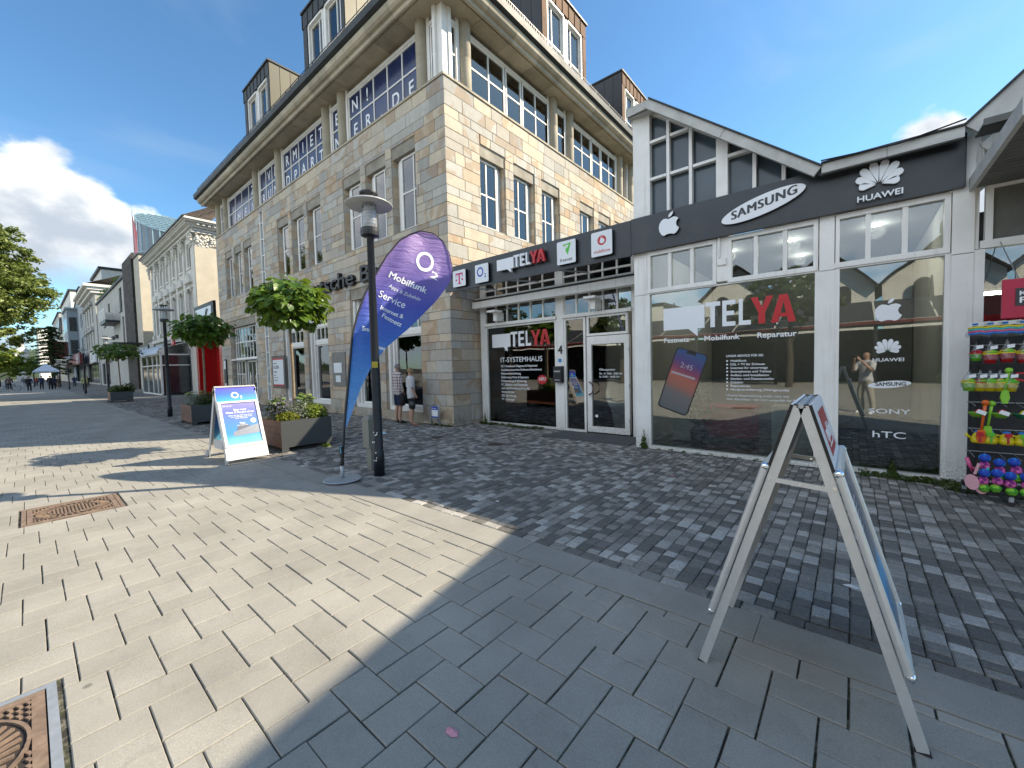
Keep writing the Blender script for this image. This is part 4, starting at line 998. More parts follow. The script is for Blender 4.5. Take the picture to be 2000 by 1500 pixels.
t = thing('reception_desk', 'white reception desk with dark end inside the recessed shop window', 'desk', (-6.0, 9.3, .03))
MB().box(-6.6, -6.25, 9.2, 9.9, .03, .95).build('dark_end', M['dark_metal'], t); MB().box(-6.24, -5.2, 9.2, 9.9, .03, .85).build('body', M['sign_white'], t); MB().box(-6.65, -5.15, 9.15, 9.95, .86, .90).build('counter_top', M['sign_white'], t)
MB().box(-7.92, -5.6, YR+.25, YR+.27, .03, 2.3).build('window_film', pm('film', (.10, .115, .12), .5), SH) if False else None
def bush(mb, c, r, n, size, up=.3, squash=1., t0=0., t1=1.):
    c = np.array(c, float)
    d = RNG.normal(size=(n, 3)); d /= np.linalg.norm(d, axis=1)[:, None]; rad = RNG.random(n)**.4
    p = c+d*rad[:, None]*np.array([r, r, r*squash])
    nn = RNG.normal(size=(n, 3)); nn[:, 2] = np.abs(nn[:, 2])+up; nn += d*.6; nn /= np.linalg.norm(nn, axis=1)[:, None]
    a = np.cross(nn, RNG.normal(size=(n, 3))); a /= np.linalg.norm(a, axis=1)[:, None]; b = np.cross(nn, a)
    s = size*(.6+.8*RNG.random(n))[:, None]; tt = t0+(t1-t0)*RNG.random(n)
    V = np.stack([p-a*s, p-b*s*.45, p+a*s, p+b*s*.45], 1).reshape(-1, 3); base = len(mb.v)
    mb.v.extend(map(tuple, V.tolist())); mb.f.extend([[base+4*i, base+4*i+1, base+4*i+2, base+4*i+3] for i in range(n)]); mb.t.extend(tt.tolist()); mb.m.extend([0]*n)
def potplant(x, y, h, r, label, lm='leaf_weed', sz=.05, n=260):
    t = thing('potted_plant', label, 'plant', (x, y, .03))
    MB().lathe(0, 0, [(.001, 0), (.13, 0), (.17, .28), (.15, .28), (.15, .24), (.001, .24)], 16).build('pot', M['dark_metal'], t, local=True)
    MB().tube([(0, 0, .2), (.02, .01, h*.6), (0, 0, h*.8)], .012, 6).build('stem', M['bark'], t, local=True)
    f = MB(); bush(f, (0, 0, h*.68), r, n, sz, squash=1.7); f.build('foliage', M[lm], t, local=True)
potplant(-2.20, 8.05, 1.1, .27, 'leafy potted fig behind the large shop window below the phone picture')
potplant(-5.75, 8.85, .95, .25, 'potted palm with yellowish leaves behind the IT-SYSTEMHAUS lettering', 'leaf_yellow', .10, 150)
potplant(-6.6, 8.75, .8, .2, 'small green potted plant left of the yellowish palm inside the recessed window')
# --- window lettering
def letterform(mb, ch, x, z, w, h, y, d=.004):
    s = w*.30; hb = h*.17
    def bx(a, b, c, e): mb.box(x+a, x+b, y-d, y, z+c, z+e)
    def pr(poly): mb.prism([(x+a, z+b) for a, b in poly], (0, y, 0), (1, 0, 0), (0, 0, 1), d)
    if ch == 'T': bx(0, w, h-hb, h); bx(w/2-s/2, w/2+s/2, 0, h-hb)
    if ch == 'E': bx(0, s, 0, h); bx(s, w*.95, h-hb, h); bx(s, w*.85, h/2-hb/2, h/2+hb/2); bx(s, w*.95, 0, hb)
    if ch == 'L': bx(0, s, 0, h); bx(s, w*.92, 0, hb)
    if ch == 'Y': bx(w/2-s/2, w/2+s/2, 0, h*.42); pr([(w/2-s/2, h*.42), (w/2, h*.42), (w/2, h*.60), (s, h), (0, h)]); pr([(w/2, h*.42), (w/2+s/2, h*.42), (w, h), (w-s, h), (w/2, h*.60)])
    if ch == 'A': pr([(0, 0), (s, 0), (w/2, h*.75), (w/2, h), (w/2-s*.55, h)]); pr([(w-s, 0), (w, 0), (w/2+s*.55, h), (w/2, h), (w/2, h*.75)]); bx(w*.27, w*.73, h*.20, h*.33)
def telya(parent, x0, x1, z, h, y, d, bw):
    """speech bubble, TEL in white, YA in red"""
    b = MB(); b.prism([(x0, z), (x0+bw*.62, z), (x0+bw*.84, z-h*.32), (x0+bw*.84, z), (x0+bw, z), (x0+bw, z+h*.92), (x0, z+h*.92)], (0, y, 0), (1, 0, 0), (0, 0, 1), d); b.build('speech_bubble', M['letter_white'], parent)
    n = x1-x0-bw
    for ch, a, b_ in (('T', .01, .19), ('E', .215, .375), ('L', .405, .55), ('Y', .535, .775), ('A', .75, 1.0)):
        q = MB(); letterform(q, ch, x0+bw+a*n, z, (b_-a)*n, h, y, d); q.build('letter', M['letter_white' if ch in 'TEL' else 'red'], parent)
telya(win1, -2.63, -.66, 2.165, .42, YF+.040, .003, .69)
for s, x, w in (('Festnetz', -2.63, .43), ('Mobilfunk', -1.95, .53), ('Reparatur', -1.17, .51)): text('lettering', s, win1, (x, YF+.038, 1.945), (1, 0, 0), (0, 0, 1), .082, M['letter_white'], .03, .002, width=w)
yy = YF+.038
text('lettering', 'UNSER SERVICE FÜR SIE:', win1, (-1.61, yy, 1.655), (1, 0, 0), (0, 0, 1), .034, M['letter_white'], .03, .002, width=.53)
for k, (s, w) in enumerate((('Mobilfunk', .23), ('DSL + TV für Zuhause', .48), ('Internet für unterwegs', .52), ('Smartphones und Tablets', .57), ('Aufbau und Installation', .54), ('Geräte- und Datentransfer', .61), ('Zubehör', .19), ('Reparaturen', .28), ('Handyversicherung (Wertgarantie)', .80))):
    z = 1.575-k*.0585; text('lettering', s, win1, (-1.545, yy, z), (1, 0, 0), (0, 0, 1), .034, M['letter_white'], .03, .002, width=w)
    MB().box(-1.605, -1.58, yy-.002, yy, z+.004, z+.028).build('bullet', M['letter_white'], win1)
for k, (s, w) in enumerate((('Unsere Unterstützung endet nicht mit', .86), ('dem Abschluss - wir sind weiterhin für Sie da.', 1.06))): text('lettering', s, win1, (-1.605, yy, 1.01-k*.062), (1, 0, 0), (0, 0, 1), .034, M['letter_white'], .012, .002, width=w)
# phone picture stuck on the pane
def rrect(w, h, r, n=5):
    out = []
    for cx, cy, a0 in ((w-r, h-r, 0), (r, h-r, 90), (r, r, 180), (w-r, r, 270)):
        for k in range(n+1): a = R(a0+90*k/n); out.append((cx+r*math.cos(a), cy+r*math.sin(a)))
    return out
def screen_mat():
    t = NT('phone_screen'); g = t.n('TexCoord').outputs['Generated']; s = t.n('SeparateXYZ', {0: g})
    v = t.math('ADD', s.outputs[2], t.math('MULTIPLY', t.math('SUBTRACT', s.outputs[0], .5), .35))
    c = t.ramp(v, [(0, (.10, .115, .125)), (.28, (.14, .13, .13)), (.42, (.30, .12, .09)), (.56, (.38, .12, .09)), (.68, (.22, .06, .11)), (.82, (.08, .06, .18)), (1, (.04, .09, .20))])
    return t.out(c, .25, spec=.5)
ph = thing('phone_poster', 'tilted smartphone picture with colourful lock screen stuck to the large shop window', 'window sticker', (-2.4, YF+.03, 1.2))
A = Vector((-2.76, 0, .80)); B2 = Vector((-2.245, 0, .625)); up = Vector((-2.46, 0, 1.89))-A; ux = (B2-A).normalized(); uz = Vector((-ux.z, 0, ux.x)) if True else up
uz = (up-ux*up.dot(ux)).normalized(); wv = (B2-A).length; hv = 1.13
MB().prism(rrect(wv, hv, .07), (A.x, YF+.040, A.z), ux, uz, .004).build('case', M['black'], ph)
sc = MB().prism(rrect(wv-.035, hv-.04, .06), Vector((A.x, YF+.0355, A.z))+ux*.022+uz*.022, ux, uz, .002).build('screen', screen_mat(), ph)
MB().prism([(0, 0), (.18, 0), (.16, .05), (.02, .05)], Vector((A.x, YF+.033, A.z))+ux*(wv/2-.09)+uz*(hv-.068), ux, uz, .001).build('notch', M['black'], ph)
text('clock', '2:45', ph, Vector((A.x, YF+.032, A.z))+ux*.16+uz*.80, ux, uz, .09, pm('dimwhite', (.35, .33, .40), .5), 0, .001)
MB().prism([(0, 0), (.42, 0), (.42, .035), (0, .035)], Vector((A.x, YF+.032, A.z))+ux*.05+uz*.66, ux, uz, .001).build('search_bar', pm('barw', (.38, .33, .35), .5), ph)
# right window brand marks
def apple(parent, cx, z0, h, y, d, mat='letter_white'):
    P = [(0, .70), (.10, .745), (.24, .77), (.36, .72), (.43, .65), (.36, .58), (.325, .48), (.335, .38), (.38, .29), (.455, .235), (.40, .12), (.31, .02), (.22, -.005), (.10, .035), (0, .045), (-.10, .035), (-.22, -.005), (-.32, .04), (-.42, .20), (-.46, .40), (-.43, .57), (-.34, .70), (-.22, .765), (-.10, .745)]
    MB().prism([(a*h, b*h) for a, b in P], (cx, y, z0), (1, 0, 0), (0, 0, 1), d).build('apple_mark', M[mat], parent)
    L = [(-.02, .79), (.0, .90), (.07, .98), (.19, 1.03), (.19, .93), (.13, .84), (.05, .795)]
    MB().prism([(a*h, b*h) for a, b in L], (cx, y, z0), (1, 0, 0), (0, 0, 1), d).build('apple_leaf', M[mat], parent)
def huawei(parent, cx, z0, h, y, d, tw, th, tz):
    for k in range(8):
        a = R((k-3.5)*24.5*1.0); L = h*(1.0 if abs(k-3.5) < 1 else .98 if abs(k-3.5) < 2 else .86 if abs(k-3.5) < 3 else .66); w = h*.30
        r0 = h*.10; pts = [(0, r0), (w*.22, r0+L*.25), (w*.50, L*.72), (w*.46, L*.90), (w*.22, L*1.0), (-w*.22, L*1.0), (-w*.46, L*.90), (-w*.50, L*.72), (-w*.22, r0+L*.25)]
        if abs(k-3.5) > 2.8: pts = [(p, q) for p, q in pts]
        PP = [(p*math.cos(a)+q*math.sin(a), -p*math.sin(a)+q*math.cos(a)) for p, q in pts]
        MB().prism([(u, v) for u, v in PP], (cx, y, z0), (1, 0, 0), (0, 0, 1), d).build('petal', M['letter_white'], parent)
    text('lettering', 'HUAWEI', parent, (cx-tw/2, y-d, tz), (1, 0, 0), (0, 0, 1), th, M['letter_white'], .035, max(.002, d*.6), width=tw)
def ellipse(parent, cx, cz, a, b, tilt, y, d, mat='letter_white', name='oval'):
    pts = [(a*math.cos(t)*math.cos(tilt)-b*math.sin(t)*math.sin(tilt), a*math.cos(t)*math.sin(tilt)+b*math.sin(t)*math.cos(tilt)) for t in [2*math.pi*k/48 for k in range(48)]]
    return MB().prism(pts, (cx, y, cz), (1, 0, 0), (0, 0, 1), d).build(name, M[mat], parent)
yw = YF+.040
apple(win2, .355, 2.075, .295, yw, .003); huawei(win2, .355, 1.665, .17, yw, .003, .31, .045, 1.535)
ellipse(win2, .375, 1.225, .215, .048, .10, yw, .003); text('lettering', 'SAMSUNG', win2, (.235, yw-.004, 1.203), (1, 0, .03), (0, 0, 1), .048, M['fascia'], .04, .002, width=.30)
text('lettering', 'SONY', win2, (.17, yw, .83), (1, 0, 0), (0, 0, 1), .062, M['letter_white'], .02, .003, width=.41); text('lettering', 'hTC', win2, (.205, yw, .50), (1, 0, 0), (0, 0, 1), .085, M['letter_white'], .012, .003, width=.33)
# recessed window lettering
yl = YR+.030
telya(winL, -7.71, -5.76, 2.11, .39, yl, .003, .66)
text('lettering', 'IT-SYSTEMHAUS', winL, (-7.43, yl, 1.70), (1, 0, 0), (0, 0, 1), .13, M['letter_white'], .006, .002, width=1.40)
for k, (s, w) in enumerate((('PC / Notebook Diagnose & Reparatur', 1.24), ('Installationsservice Software/Hardware', 1.36), ('Netzwerkeinrichtung', .68), ('Entfernung Viren & Spyware', .94), ('Datenrettung & Sicherung', .87), ('PC Zubehör und Ersatzteile', .90), ('Auf- und Umrüstung Ihres PC', .98), ('Home Service', .45), ('DSL Einrichtung', .51), ('TV - Lösungen', .46))):
    text('lettering', s, winL, (-7.41, yl, 1.565-k*.10), (1, 0, 0), (0, 0, 1), .056, M['letter_white'], .03, .002, width=w)
st = [((.13 if k % 2 else .165)*math.cos(k*math.pi/12), (.10 if k % 2 else .13)*math.sin(k*math.pi/12)) for k in range(24)]
MB().prism(st, (-6.03, yl, 1.23), (1, 0, 0), (0, 0, 1), .003).build('star_sticker', M['red'], winL); text('lettering', 'NEU', winL, (-6.13, yl-.004, 1.20), (1, 0, .08), (0, 0, 1), .08, M['letter_white'], .02, .002, width=.20)

# ================================================================== FASCIA SIGN
FS = thing('fascia_sign', 'long dark grey fascia board carrying raised phone brand signs above the shop', 'sign', (-1.1, 7.3, 3.9))
MB().box(-3.165, 1.0, 7.30, 7.385, 3.605, 4.235).build('board', M['fascia'], FS); MB().box(-8.36, -3.172, 7.30, 7.345, 3.58, 4.225).build('board', M['fascia'], FS)
MB().box(1.0, 1.012, 7.302, 7.383, 3.61, 4.23).build('edge_strip', M['black'], FS)
YS = 7.25
def tile(x0, x1, z0, z1):
    w, h = x1-x0, z1-z0
    MB().prism(rrect(w, h, .03), (x0, 7.299, z0), (1, 0, 0), (0, 0, 1), .075).build('sign_body', M['black'], FS)
    return MB().prism(rrect(w-.004, h-.004, .028), (x0+.002, 7.223, z0+.002), (1, 0, 0), (0, 0, 1), .004).build('sign_face', M['sign_white'], FS)
yt = 7.2185
f = tile(-7.97, -7.50, 3.655, 4.07)
m = MB().box(-7.86, -7.60, yt-.002, yt, 3.955, 3.995).box(-7.86, -7.835, yt-.002, yt, 3.90, 3.955).box(-7.625, -7.60, yt-.002, yt, 3.90, 3.955).box(-7.755, -7.705, yt-.002, yt, 3.745, 3.955).box(-7.79, -7.67, yt-.002, yt, 3.72, 3.745).box(-7.865, -7.815, yt-.002, yt, 3.80, 3.85).box(-7.645, -7.595, yt-.002, yt, 3.80, 3.85)
m.build('t_mark', M['magenta'], f)
def ring(parent, cx, cz, r0, r1, y, mat, sx=1.):
    m = MB(); n = 32
    for k in range(n):
        a, b = 2*math.pi*k/n, 2*math.pi*(k+1)/n; P = lambda t, q: (cx+sx*q*math.cos(t), y, cz+q*math.sin(t))
        m.quad(P(a, r0), P(a, r1), P(b, r1), P(b, r0))
    return m.build('ring', M[mat], parent)
f = tile(-7.16, -6.71, 3.64, 4.085); ring(f, -6.985, 3.90, .078, .118, yt, 'blue_logo', .92); text('lettering', '2', f, (-6.86, yt, 3.755), (1, 0, 0), (0, 0, 1), .09, M['blue_logo'], .02, .002, width=.065)
g_ = thing('x', '', ''); D.objects.remove(g_)
tb = MB().box(-6.40, -5.05, 7.296, 7.299, 3.80, 4.07).build('backing', M['black'], FS); telya(tb, -6.40, -5.03, 3.81, .27, 7.24, .06, .50)
f = tile(-4.75, -4.30, 3.66, 4.13)
MB().prism([(-.10, .10), (.10, .12), (.02, -.12), (-.03, -.02), (-.02, .03), (-.05, .05)], (-4.51, yt, 3.955), (1, 0, 0), (0, 0, 1), .002).build('triangle_mark', M['green_logo'], f)
MB().prism([(-.055, .065), (.06, .075), (.0, .0)], (-4.51, yt-.003, 3.965), (1, 0, 0), (0, 0, 1), .002).build('triangle_hole', M['sign_white'], f)
text('lettering', 'freenet', f, (-4.68, yt, 3.715), (1, 0, 0), (0, 0, 1), .07, M['black'], .005, .002, width=.30)
f = tile(-3.95, -3.505, 3.67, 4.14); ellipse(f, -3.72, 3.965, .092, .092, 0, yt, .002, 'red', 'disc'); MB().prism([(.055*math.cos(t), .05*math.sin(t)) for t in [k*math.pi/10 for k in range(-9, 8)]]+[(.0, .07), (.03, .09), (-.02, .075)], (-3.715, yt-.003, 3.955), (1, 0, 0), (0, 0, 1), .002).build('quote_mark', M['sign_white'], f)
text('lettering', 'vodafone', f, (-3.90, yt, 3.735), (1, 0, 0), (0, 0, 1), .062, M['red'], .01, .002, width=.35)
def raised(fn):   # dark body just behind the white faces, as the returns of the raised letters
    fn('black', .0, .052); fn('letter_white', .053, .004)
raised(lambda mt, o, d: apple(FS, -2.46, 3.795, .375, 7.299-o, d, mt))
def ov(mt, o, d): ellipse(FS, -1.085, 3.93, .56, .145, R(13), 7.299-o, d, mt)
raised(ov)
for dx in (0, .008, .016): text('lettering', 'SAMSUNG', FS, (-1.50+dx, 7.24-dx*.05, 3.80), (1, 0, .215), (0, 0, 1), .125, M['fascia'], .0, .004, spacing=1.12, width=.86)
huawei(FS, .235, 3.845, .30, 7.28, .03, .44, .072, 3.665)
# slack cable running along the right-hand roof edge
cbl = MB().tube([(-.36, 7.05, 4.27), (.0, 7.05, 4.245), (.4, 7.05, 4.22), (.75, 7.06, 4.27), (.97, 7.06, 4.30)], .009, 6); tag(cbl.build('roof_cable', M['black'], None, loc=(.3, 7.05, 4.24)), 'black cable sagging along the flat roof edge above the flower shaped mark', 'cable')

# ================================================================== RIGHT HAND SHOP UNDER THE BIG GABLE
RS = thing('gable_shop', 'neighbouring white framed shop under a big gable with dark slatted canopy', 'shop', (3.0, 7.4, 0))
PX_, PZ = 4.75, 7.85; s2 = (PZ-4.24)/(PX_-.97)
def rpart(name, m, mat='white_frame'): return m.build(name, M[mat], RS)
rpart('post', MB().box(1.102, 1.19, YF-.02, YF+.2, 0, 2.85)); rpart('post', MB().box(1.03, 1.14, YF+.0, YF+.2, 2.86, 4.2))
for a, b in (((.97, 4.24), (1.9, 4.24+s2*.93)), ((1.905, 4.24+s2*.935), (PX_, PZ)), ((PX_, PZ), (8.5, 4.24))):
    L = math.dist(a, b); d_ = (b[0]-a[0], 0, b[1]-a[1]); u_ = (-(b[1]-a[1]), 0, b[0]-a[0])
    MB().prism([(0, -.22), (L-.004, -.22), (L-.004, 0), (0, 0)], (a[0], 7.16, a[1]), d_, u_, .06).build('verge_board', M['verge'], RS)
    MB().prism([(0, .002), (L, .002), (L, .024), (0, .024)], (a[0], 7.22, a[1]), d_, u_, .15).build('verge_flashing', M['zinc_dark'], RS)
    MB().prism([(0, -.42), (L-.004, -.42), (L-.004, -.225), (0, -.225)], (a[0], YF+.12, a[1]), d_, u_, .12).build('gable_frame', M['white_frame'], RS)
q = MB()
q.add([(.97, 7.165, 4.235), (PX_, 7.165, PZ), (8.5, 7.165, 4.235), (.97, YBK, 4.235), (PX_, YBK, PZ), (8.5, YBK, 4.235)], [(0, 1, 4, 3), (1, 2, 5, 4)]); q.build('roof', M['zinc_dark'], RS)
# flat canopy projecting over the shop front, slatted underneath, and a louvre blade above it
M['slat'] = pm('slat', (.13, .13, .115), .6, var=.25, scale=3)
rpart('canopy_edge', MB().box(1.045, 1.085, 5.35, 7.38, 3.55, 3.70), 'verge'); rpart('canopy_edge', MB().box(1.086, 5.5, 5.35, 5.39, 3.55, 3.70), 'verge')
rpart('canopy_deck', MB().box(1.086, 5.5, 5.40, 7.38, 3.64, 3.69), 'zinc_dark')
for k in range(19): rpart('soffit_slat', MB().box(1.09, 5.5, 5.41+k*.103, 5.41+k*.103+.094, 3.575, 3.60), 'slat')
for k in range(4): rpart('louvre_slat', MB().box(1.05, 5.5, 6.75+k*.098, 6.75+k*.098+.092, 4.07+k*.004, 4.085+k*.004), 'slat')
rpart('louvre_edge', MB().box(1.05, 5.5, 6.72, 6.745, 4.05, 4.12), 'slat')
rpart('gable_post', MB().box(1.10, 1.17, YF+.02, YF+.12, 3.63, 4.12)); rpart('cross_beam', MB().box(1.17, 5.2, YF+.02, YF+.1, 3.63, 3.70))
# its glazing
m = MB()
m.box(1.19, 1.25, YF, YF+.09, 2.95, 3.55); m.box(1.19, 3.2, YF, YF+.09, 3.55, 3.62); m.box(1.15, 3.2, YF-.02, YF+.10, 2.86, 2.95); m.box(1.50, 1.56, YF+.01, YF+.08, 2.95, 3.55)
f = m.build('transom_window', M['white_frame'], RS)
for a, b in ((1.25, 1.50), (1.56, 3.1)): MB().box(a, b, YF+.03, YF+.04, 2.95, 3.55).build('blind', M['slat'] if a < 1.5 else M['glass_up'], f)
m = MB().box(1.19, 3.2, YF-.02, YF+.08, 0, .06); f = m.build('display_window', M['white_frame'], RS); MB().box(1.195, 3.1, YF+.04, YF+.048, .06, 2.86).build('pane', M['glass'], f)
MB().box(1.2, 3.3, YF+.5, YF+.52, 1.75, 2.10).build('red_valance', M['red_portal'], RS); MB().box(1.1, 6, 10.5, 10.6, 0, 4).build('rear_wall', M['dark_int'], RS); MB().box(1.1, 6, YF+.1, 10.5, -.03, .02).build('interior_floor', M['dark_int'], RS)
tl = thing('tube_light', 'lit fluorescent tube inside the right hand shop', 'lamp', (1.6, 8.4, 2.6)); MB().box(1.22, 2.4, 8.4, 8.46, 2.40, 2.44).build('tube', M['lamp_on'], tl); MB().box(1.22, 2.4, 8.39, 8.47, 2.441, 2.48).build('housing', M['white_paint'], tl)
sp = thing('price_sign', 'red hanging sale board with dark name panel at the right edge', 'sign', (1.5, 6.6, 2.2))
M['sale_red'] = pm('sale_red', (.42, .012, .05), .45, var=.15)
MB().box(1.19, 2.1, 6.60, 6.63, 1.97, 2.37).build('board', M['sale_red'], sp); MB().box(1.28, 2.0, 6.593, 6.599, 2.09, 2.27).build('name_panel', M['fascia'], sp)
MB().bar((1.3, 6.61, 2.37), (1.3, 7.35, 2.9), .008).build('hanger', M['galv'], sp)
text('lettering', 'KLEINE', sp, (1.30, 6.59, 2.195), (1, 0, 0), (0, 0, 1), .045, M['letter_white'], .035, .002, width=.27); text('lettering', 'PREISE', sp, (1.30, 6.59, 2.12), (1, 0, 0), (0, 0, 1), .058, M['letter_white'], .04, .002, width=.33)
# ================================================================== STREET FURNITURE
def lens_mat():
    t = NT('lamp_lens'); f = t.n('Fresnel', {'IOR': 1.5}).outputs[0]
    a = t.n('BsdfTransparent', {0: (.95, .97, .98, 1)}).outputs[0]; g = t.n('BsdfGlossy', {0: (1, 1, 1, 1), 'Roughness': .08}).outputs[0]; d = t.n('BsdfDiffuse', {0: (.75, .78, .8, 1)}).outputs[0]
    m = t.n('MixShader', {0: .22, 1: a, 2: d}).outputs[0]; m = t.n('MixShader', {0: f, 1: m, 2: g}).outputs[0]; t.n('OutputMaterial', {0: m}); return t.mat
M['lens'] = lens_mat()
M['lamp_blue'] = pm('lamp_post_paint', (.012, .016, .024), .38, .2, var=.3, scale=9)
def lamp(loc, label):
    t = thing('street_lamp', label, 'street lamp', loc, 0, 'tall disc topped lamps along the promenade')
    MB().lathe(0, 0, [(.001, 0), (.078, 0), (.078, .36), (.072, .37), (.068, .38), (.050, 3.52), (.07, 3.55), (.001, 3.56)], 24).build('pole', M['lamp_blue'], t, local=True, smooth=True)
    MB().lathe(0, 0, [(.001, 3.53), (.13, 3.55), (.135, 3.60), (.135, 3.64), (.12, 3.66), (.001, 3.66)], 24).build('collar', M['dark_metal'], t, local=True)
    l = MB().lathe(0, 0, [(.105, 3.66), (.108, 3.90), (.095, 4.0), (.075, 4.03)], 24).build('lens', M['lens'], t, local=True, smooth=True)
    q = MB()
    for k in range(6): q.lathe(0, 0, [(.060, 3.70+k*.045), (.095, 3.712+k*.045), (.060, 3.724+k*.045)], 18)
    q.build('louvre', M['letter_white'], l, local=True)
    MB().lathe(0, 0, [(.001, 4.03), (.33, 3.985), (.335, 3.995), (.30, 4.02), (.10, 4.07), (.001, 4.075)], 36).build('disc', pm('disc_grey', (.46, .47, .47), .5, .1, var=.12), t, local=True, smooth=True)
    q = MB()
    for k in range(3): a = k*2.1; q.tube([(.09*math.cos(a), .09*math.sin(a), 4.05), (.09*math.cos(a), .09*math.sin(a), 4.15)], .01, 6)
    q.lathe(0, 0, [(.001, 4.15), (.13, 4.15), (.13, 4.17), (.001, 4.18)], 24); q.build('cap', M['dark_metal'], t, local=True)
    return t
l0 = lamp((-5.45, 3.34, 0), 'nearest disc topped street lamp, standing in front of the teardrop flag')
q = MB()
for k in range(14): a = -1.1+random.uniform(-.5, .5); z = random.uniform(.2, .75); q.prism([(0, 0), (.012, .002), (.01, .02), (-.004, .014)], ((.074)*math.cos(a), .098*math.sin(a), z), (-math.sin(a), math.cos(a), 0), (0, 0, 1), .002)
q.build('chipped_paint', M['sign_white'], l0, local=True)
MB().prism([(0, 0), (.085, 0), (.085, .09), (0, .09)], (-.02+.060*math.cos(-.75), .060*math.sin(-.75)-.03, 1.62), (math.sin(.75), math.cos(.75), 0), (0, 0, 1), .004).build('sticker', pm('sticker_yellow', (.32, .26, .02), .5), l0, local=True)
for (x, lab) in ((-19.7, 'second disc topped street lamp, between the two planters with ball trees'), (-37.2, 'third disc topped street lamp, just behind the far planter'), (-53.7, 'fourth disc topped street lamp from the front, dark post before the ornate houses'),
                 (-75.5, 'fifth disc topped street lamp, near the dark red shop front'), (-96, 'sixth disc topped street lamp, beside the pale market tent'), (-119, 'farthest disc topped street lamp, thin dark post beyond the market tent')):
    copy_tree(l0 if False else l0, None, (x, 3.4, 0))['label'] = lab
for o in [o for o in COL.objects if o.name.startswith(('chipped_paint', 'sticker')) and o.parent and o.parent.name.startswith('street_lamp.')]: D.objects.remove(o)
ub = thing('utility_box', 'grey green electrical pillar standing right behind the nearest lamp post', 'utility box', (-5.86, 3.5, 0))
gg = pm('pillar_grey', (.20, .205, .17), .6, var=.15, scale=4)
MB().box(-5.93, -5.80, 3.42, 3.58, 0, .36).build('plinth', gg, ub); MB().box(-5.96, -5.78, 3.38, 3.62, .365, .80).build('housing', gg, ub)
MB().add([(-5.97, 3.37, .802), (-5.77, 3.37, .802), (-5.77, 3.63, .802), (-5.97, 3.63, .802), (-5.94, 3.41, .87), (-5.80, 3.41, .87), (-5.80, 3.59, .87), (-5.94, 3.59, .87)], [(4, 5, 6, 7), (0, 1, 5, 4), (1, 2, 6, 5), (2, 3, 7, 6), (3, 0, 4, 7), (3, 2, 1, 0)]).build('lid', gg, ub)
MB().box(-5.778, -5.774, 3.42, 3.58, .42, .76).build('door', gg, ub)

# ------------------------------------------------------------------ teardrop flag
FB = Vector((-5.64, 2.86, 0)); FR = Vector((.40, .916, 0)).normalized(); FU = Vector((-.22, .11, 1.0)); FN = FR.cross(FU).normalized()
fl = thing('teardrop_flag', 'tall blue and violet teardrop flag with white phone lettering on a round steel base plate', 'flag', FB)
MB().lathe(0, 0, [(.001, .015), (.25, .015), (.265, .024), (.25, .034), (.04, .04), (.001, .04)], 40).build('base_plate', M['galv'], fl, local=True)
MB().lathe(0, 0, [(.001, .0), (.24, .0), (.24, .014), (.001, .014)], 24).build('rubber_mat', pm('brownmat', (.09, .045, .03), .8), fl, local=True)
FP = lambda a, z, w=0.: FR*a+FU*z+FN*w
MB().tube([(0, 0, .04), (0, 0, .22)], .026, 14).build('spigot', M['galv'], fl, local=True, smooth=True)
LC = [(0.03, .30), (.051, .744), (.094, 1.078), (.137, 1.383), (.185, 1.774), (.232, 2.136), (.324, 2.468), (.451, 2.813), (.674, 3.222), (.841, 3.508), (1.076, 3.813), (1.263, 3.95), (1.452, 4.043)]
RC = [(.079, .742), (.191, .996), (.309, 1.297), (.50, 1.66), (.74, 1.949), (1.135, 2.277), (1.614, 2.742), (1.844, 3.016), (1.956, 3.186), (1.995, 3.383), (1.965, 3.674), (1.863, 3.909), (1.684, 4.034), (1.452, 4.043)]
pole = MB().tube([(0, 0, .2), (0.002, .004, .30)]+[tuple(FP(a, z)) for a, z in LC[1:]]+[tuple(FP(a, z)) for a, z in RC[::-1][1:6]], [.026, .024]+[.02]*4+[.016]*4+[.012]*4+[.008]*3+[.006]*4, 10); pole.build('pole', M['black'], fl, local=True, smooth=True)
MB().tube([(0, 0, .235), (0, 0, .26)], .036, 14).tube([(0.01, 0.0, .34), (.012, .0, .50)], .031, 12).build('rotator', M['black'], fl, local=True)
MB().prism([(0, 0), (.03, .02), (.03, .09), (.015, .12), (0, .09)], tuple(Vector((.022, -.03, .40))), (.5, .86, 0), (0, 0, 1), .004).build('strap_tag', pm('cyan_tag', (.05, .40, .62), .5), fl, local=True)
def fabric():
    t = NT('flag_fabric'); g = t.n('TexCoord').outputs['Object']; s = t.n('SeparateXYZ', {0: g}); z = s.outputs[2]
    v = t.n('MapRange', {0: z, 1: .7, 2: 4.05}).outputs[0]
    c = t.ramp(v, [(0, (.24, .48, .85)), (.22, (.12, .36, .82)), (.42, (.07, .18, .62)), (.58, (.10, .12, .52)), (.75, (.25, .18, .52)), (1, (.42, .28, .58))])
    n = t.noise(g, 26, 3); k = t.n('MapRange', {0: n, 3: .93, 4: 1.06}).outputs[0]; c = t.mix(1., c, t.n('CombineColor', {0: k, 1: k, 2: k}).outputs[0], 'MULTIPLY')
    wv = t.n('Mapping', {'Vector': g, 'Rotation': (R(25), R(15), R(0)), 'Scale': (1, 1, 5)}).outputs[0]
    b = t.n('Bump', {'Height': t.noise(wv, 3.2, 3, .5, .6), 'Strength': .55, 'Distance': .06}).outputs[0]
    p = t.n('BsdfPrincipled', {'Base Color': c, 'Roughness': .45, 'Normal': b, 'Specular IOR Level': .4}).outputs[0]; tr = t.n('BsdfTranslucent', {0: c, 'Normal': b}).outputs[0]
    t.n('OutputMaterial', {0: t.n('MixShader', {0: .42, 1: p, 2: tr}).outputs[0]}); return t.mat
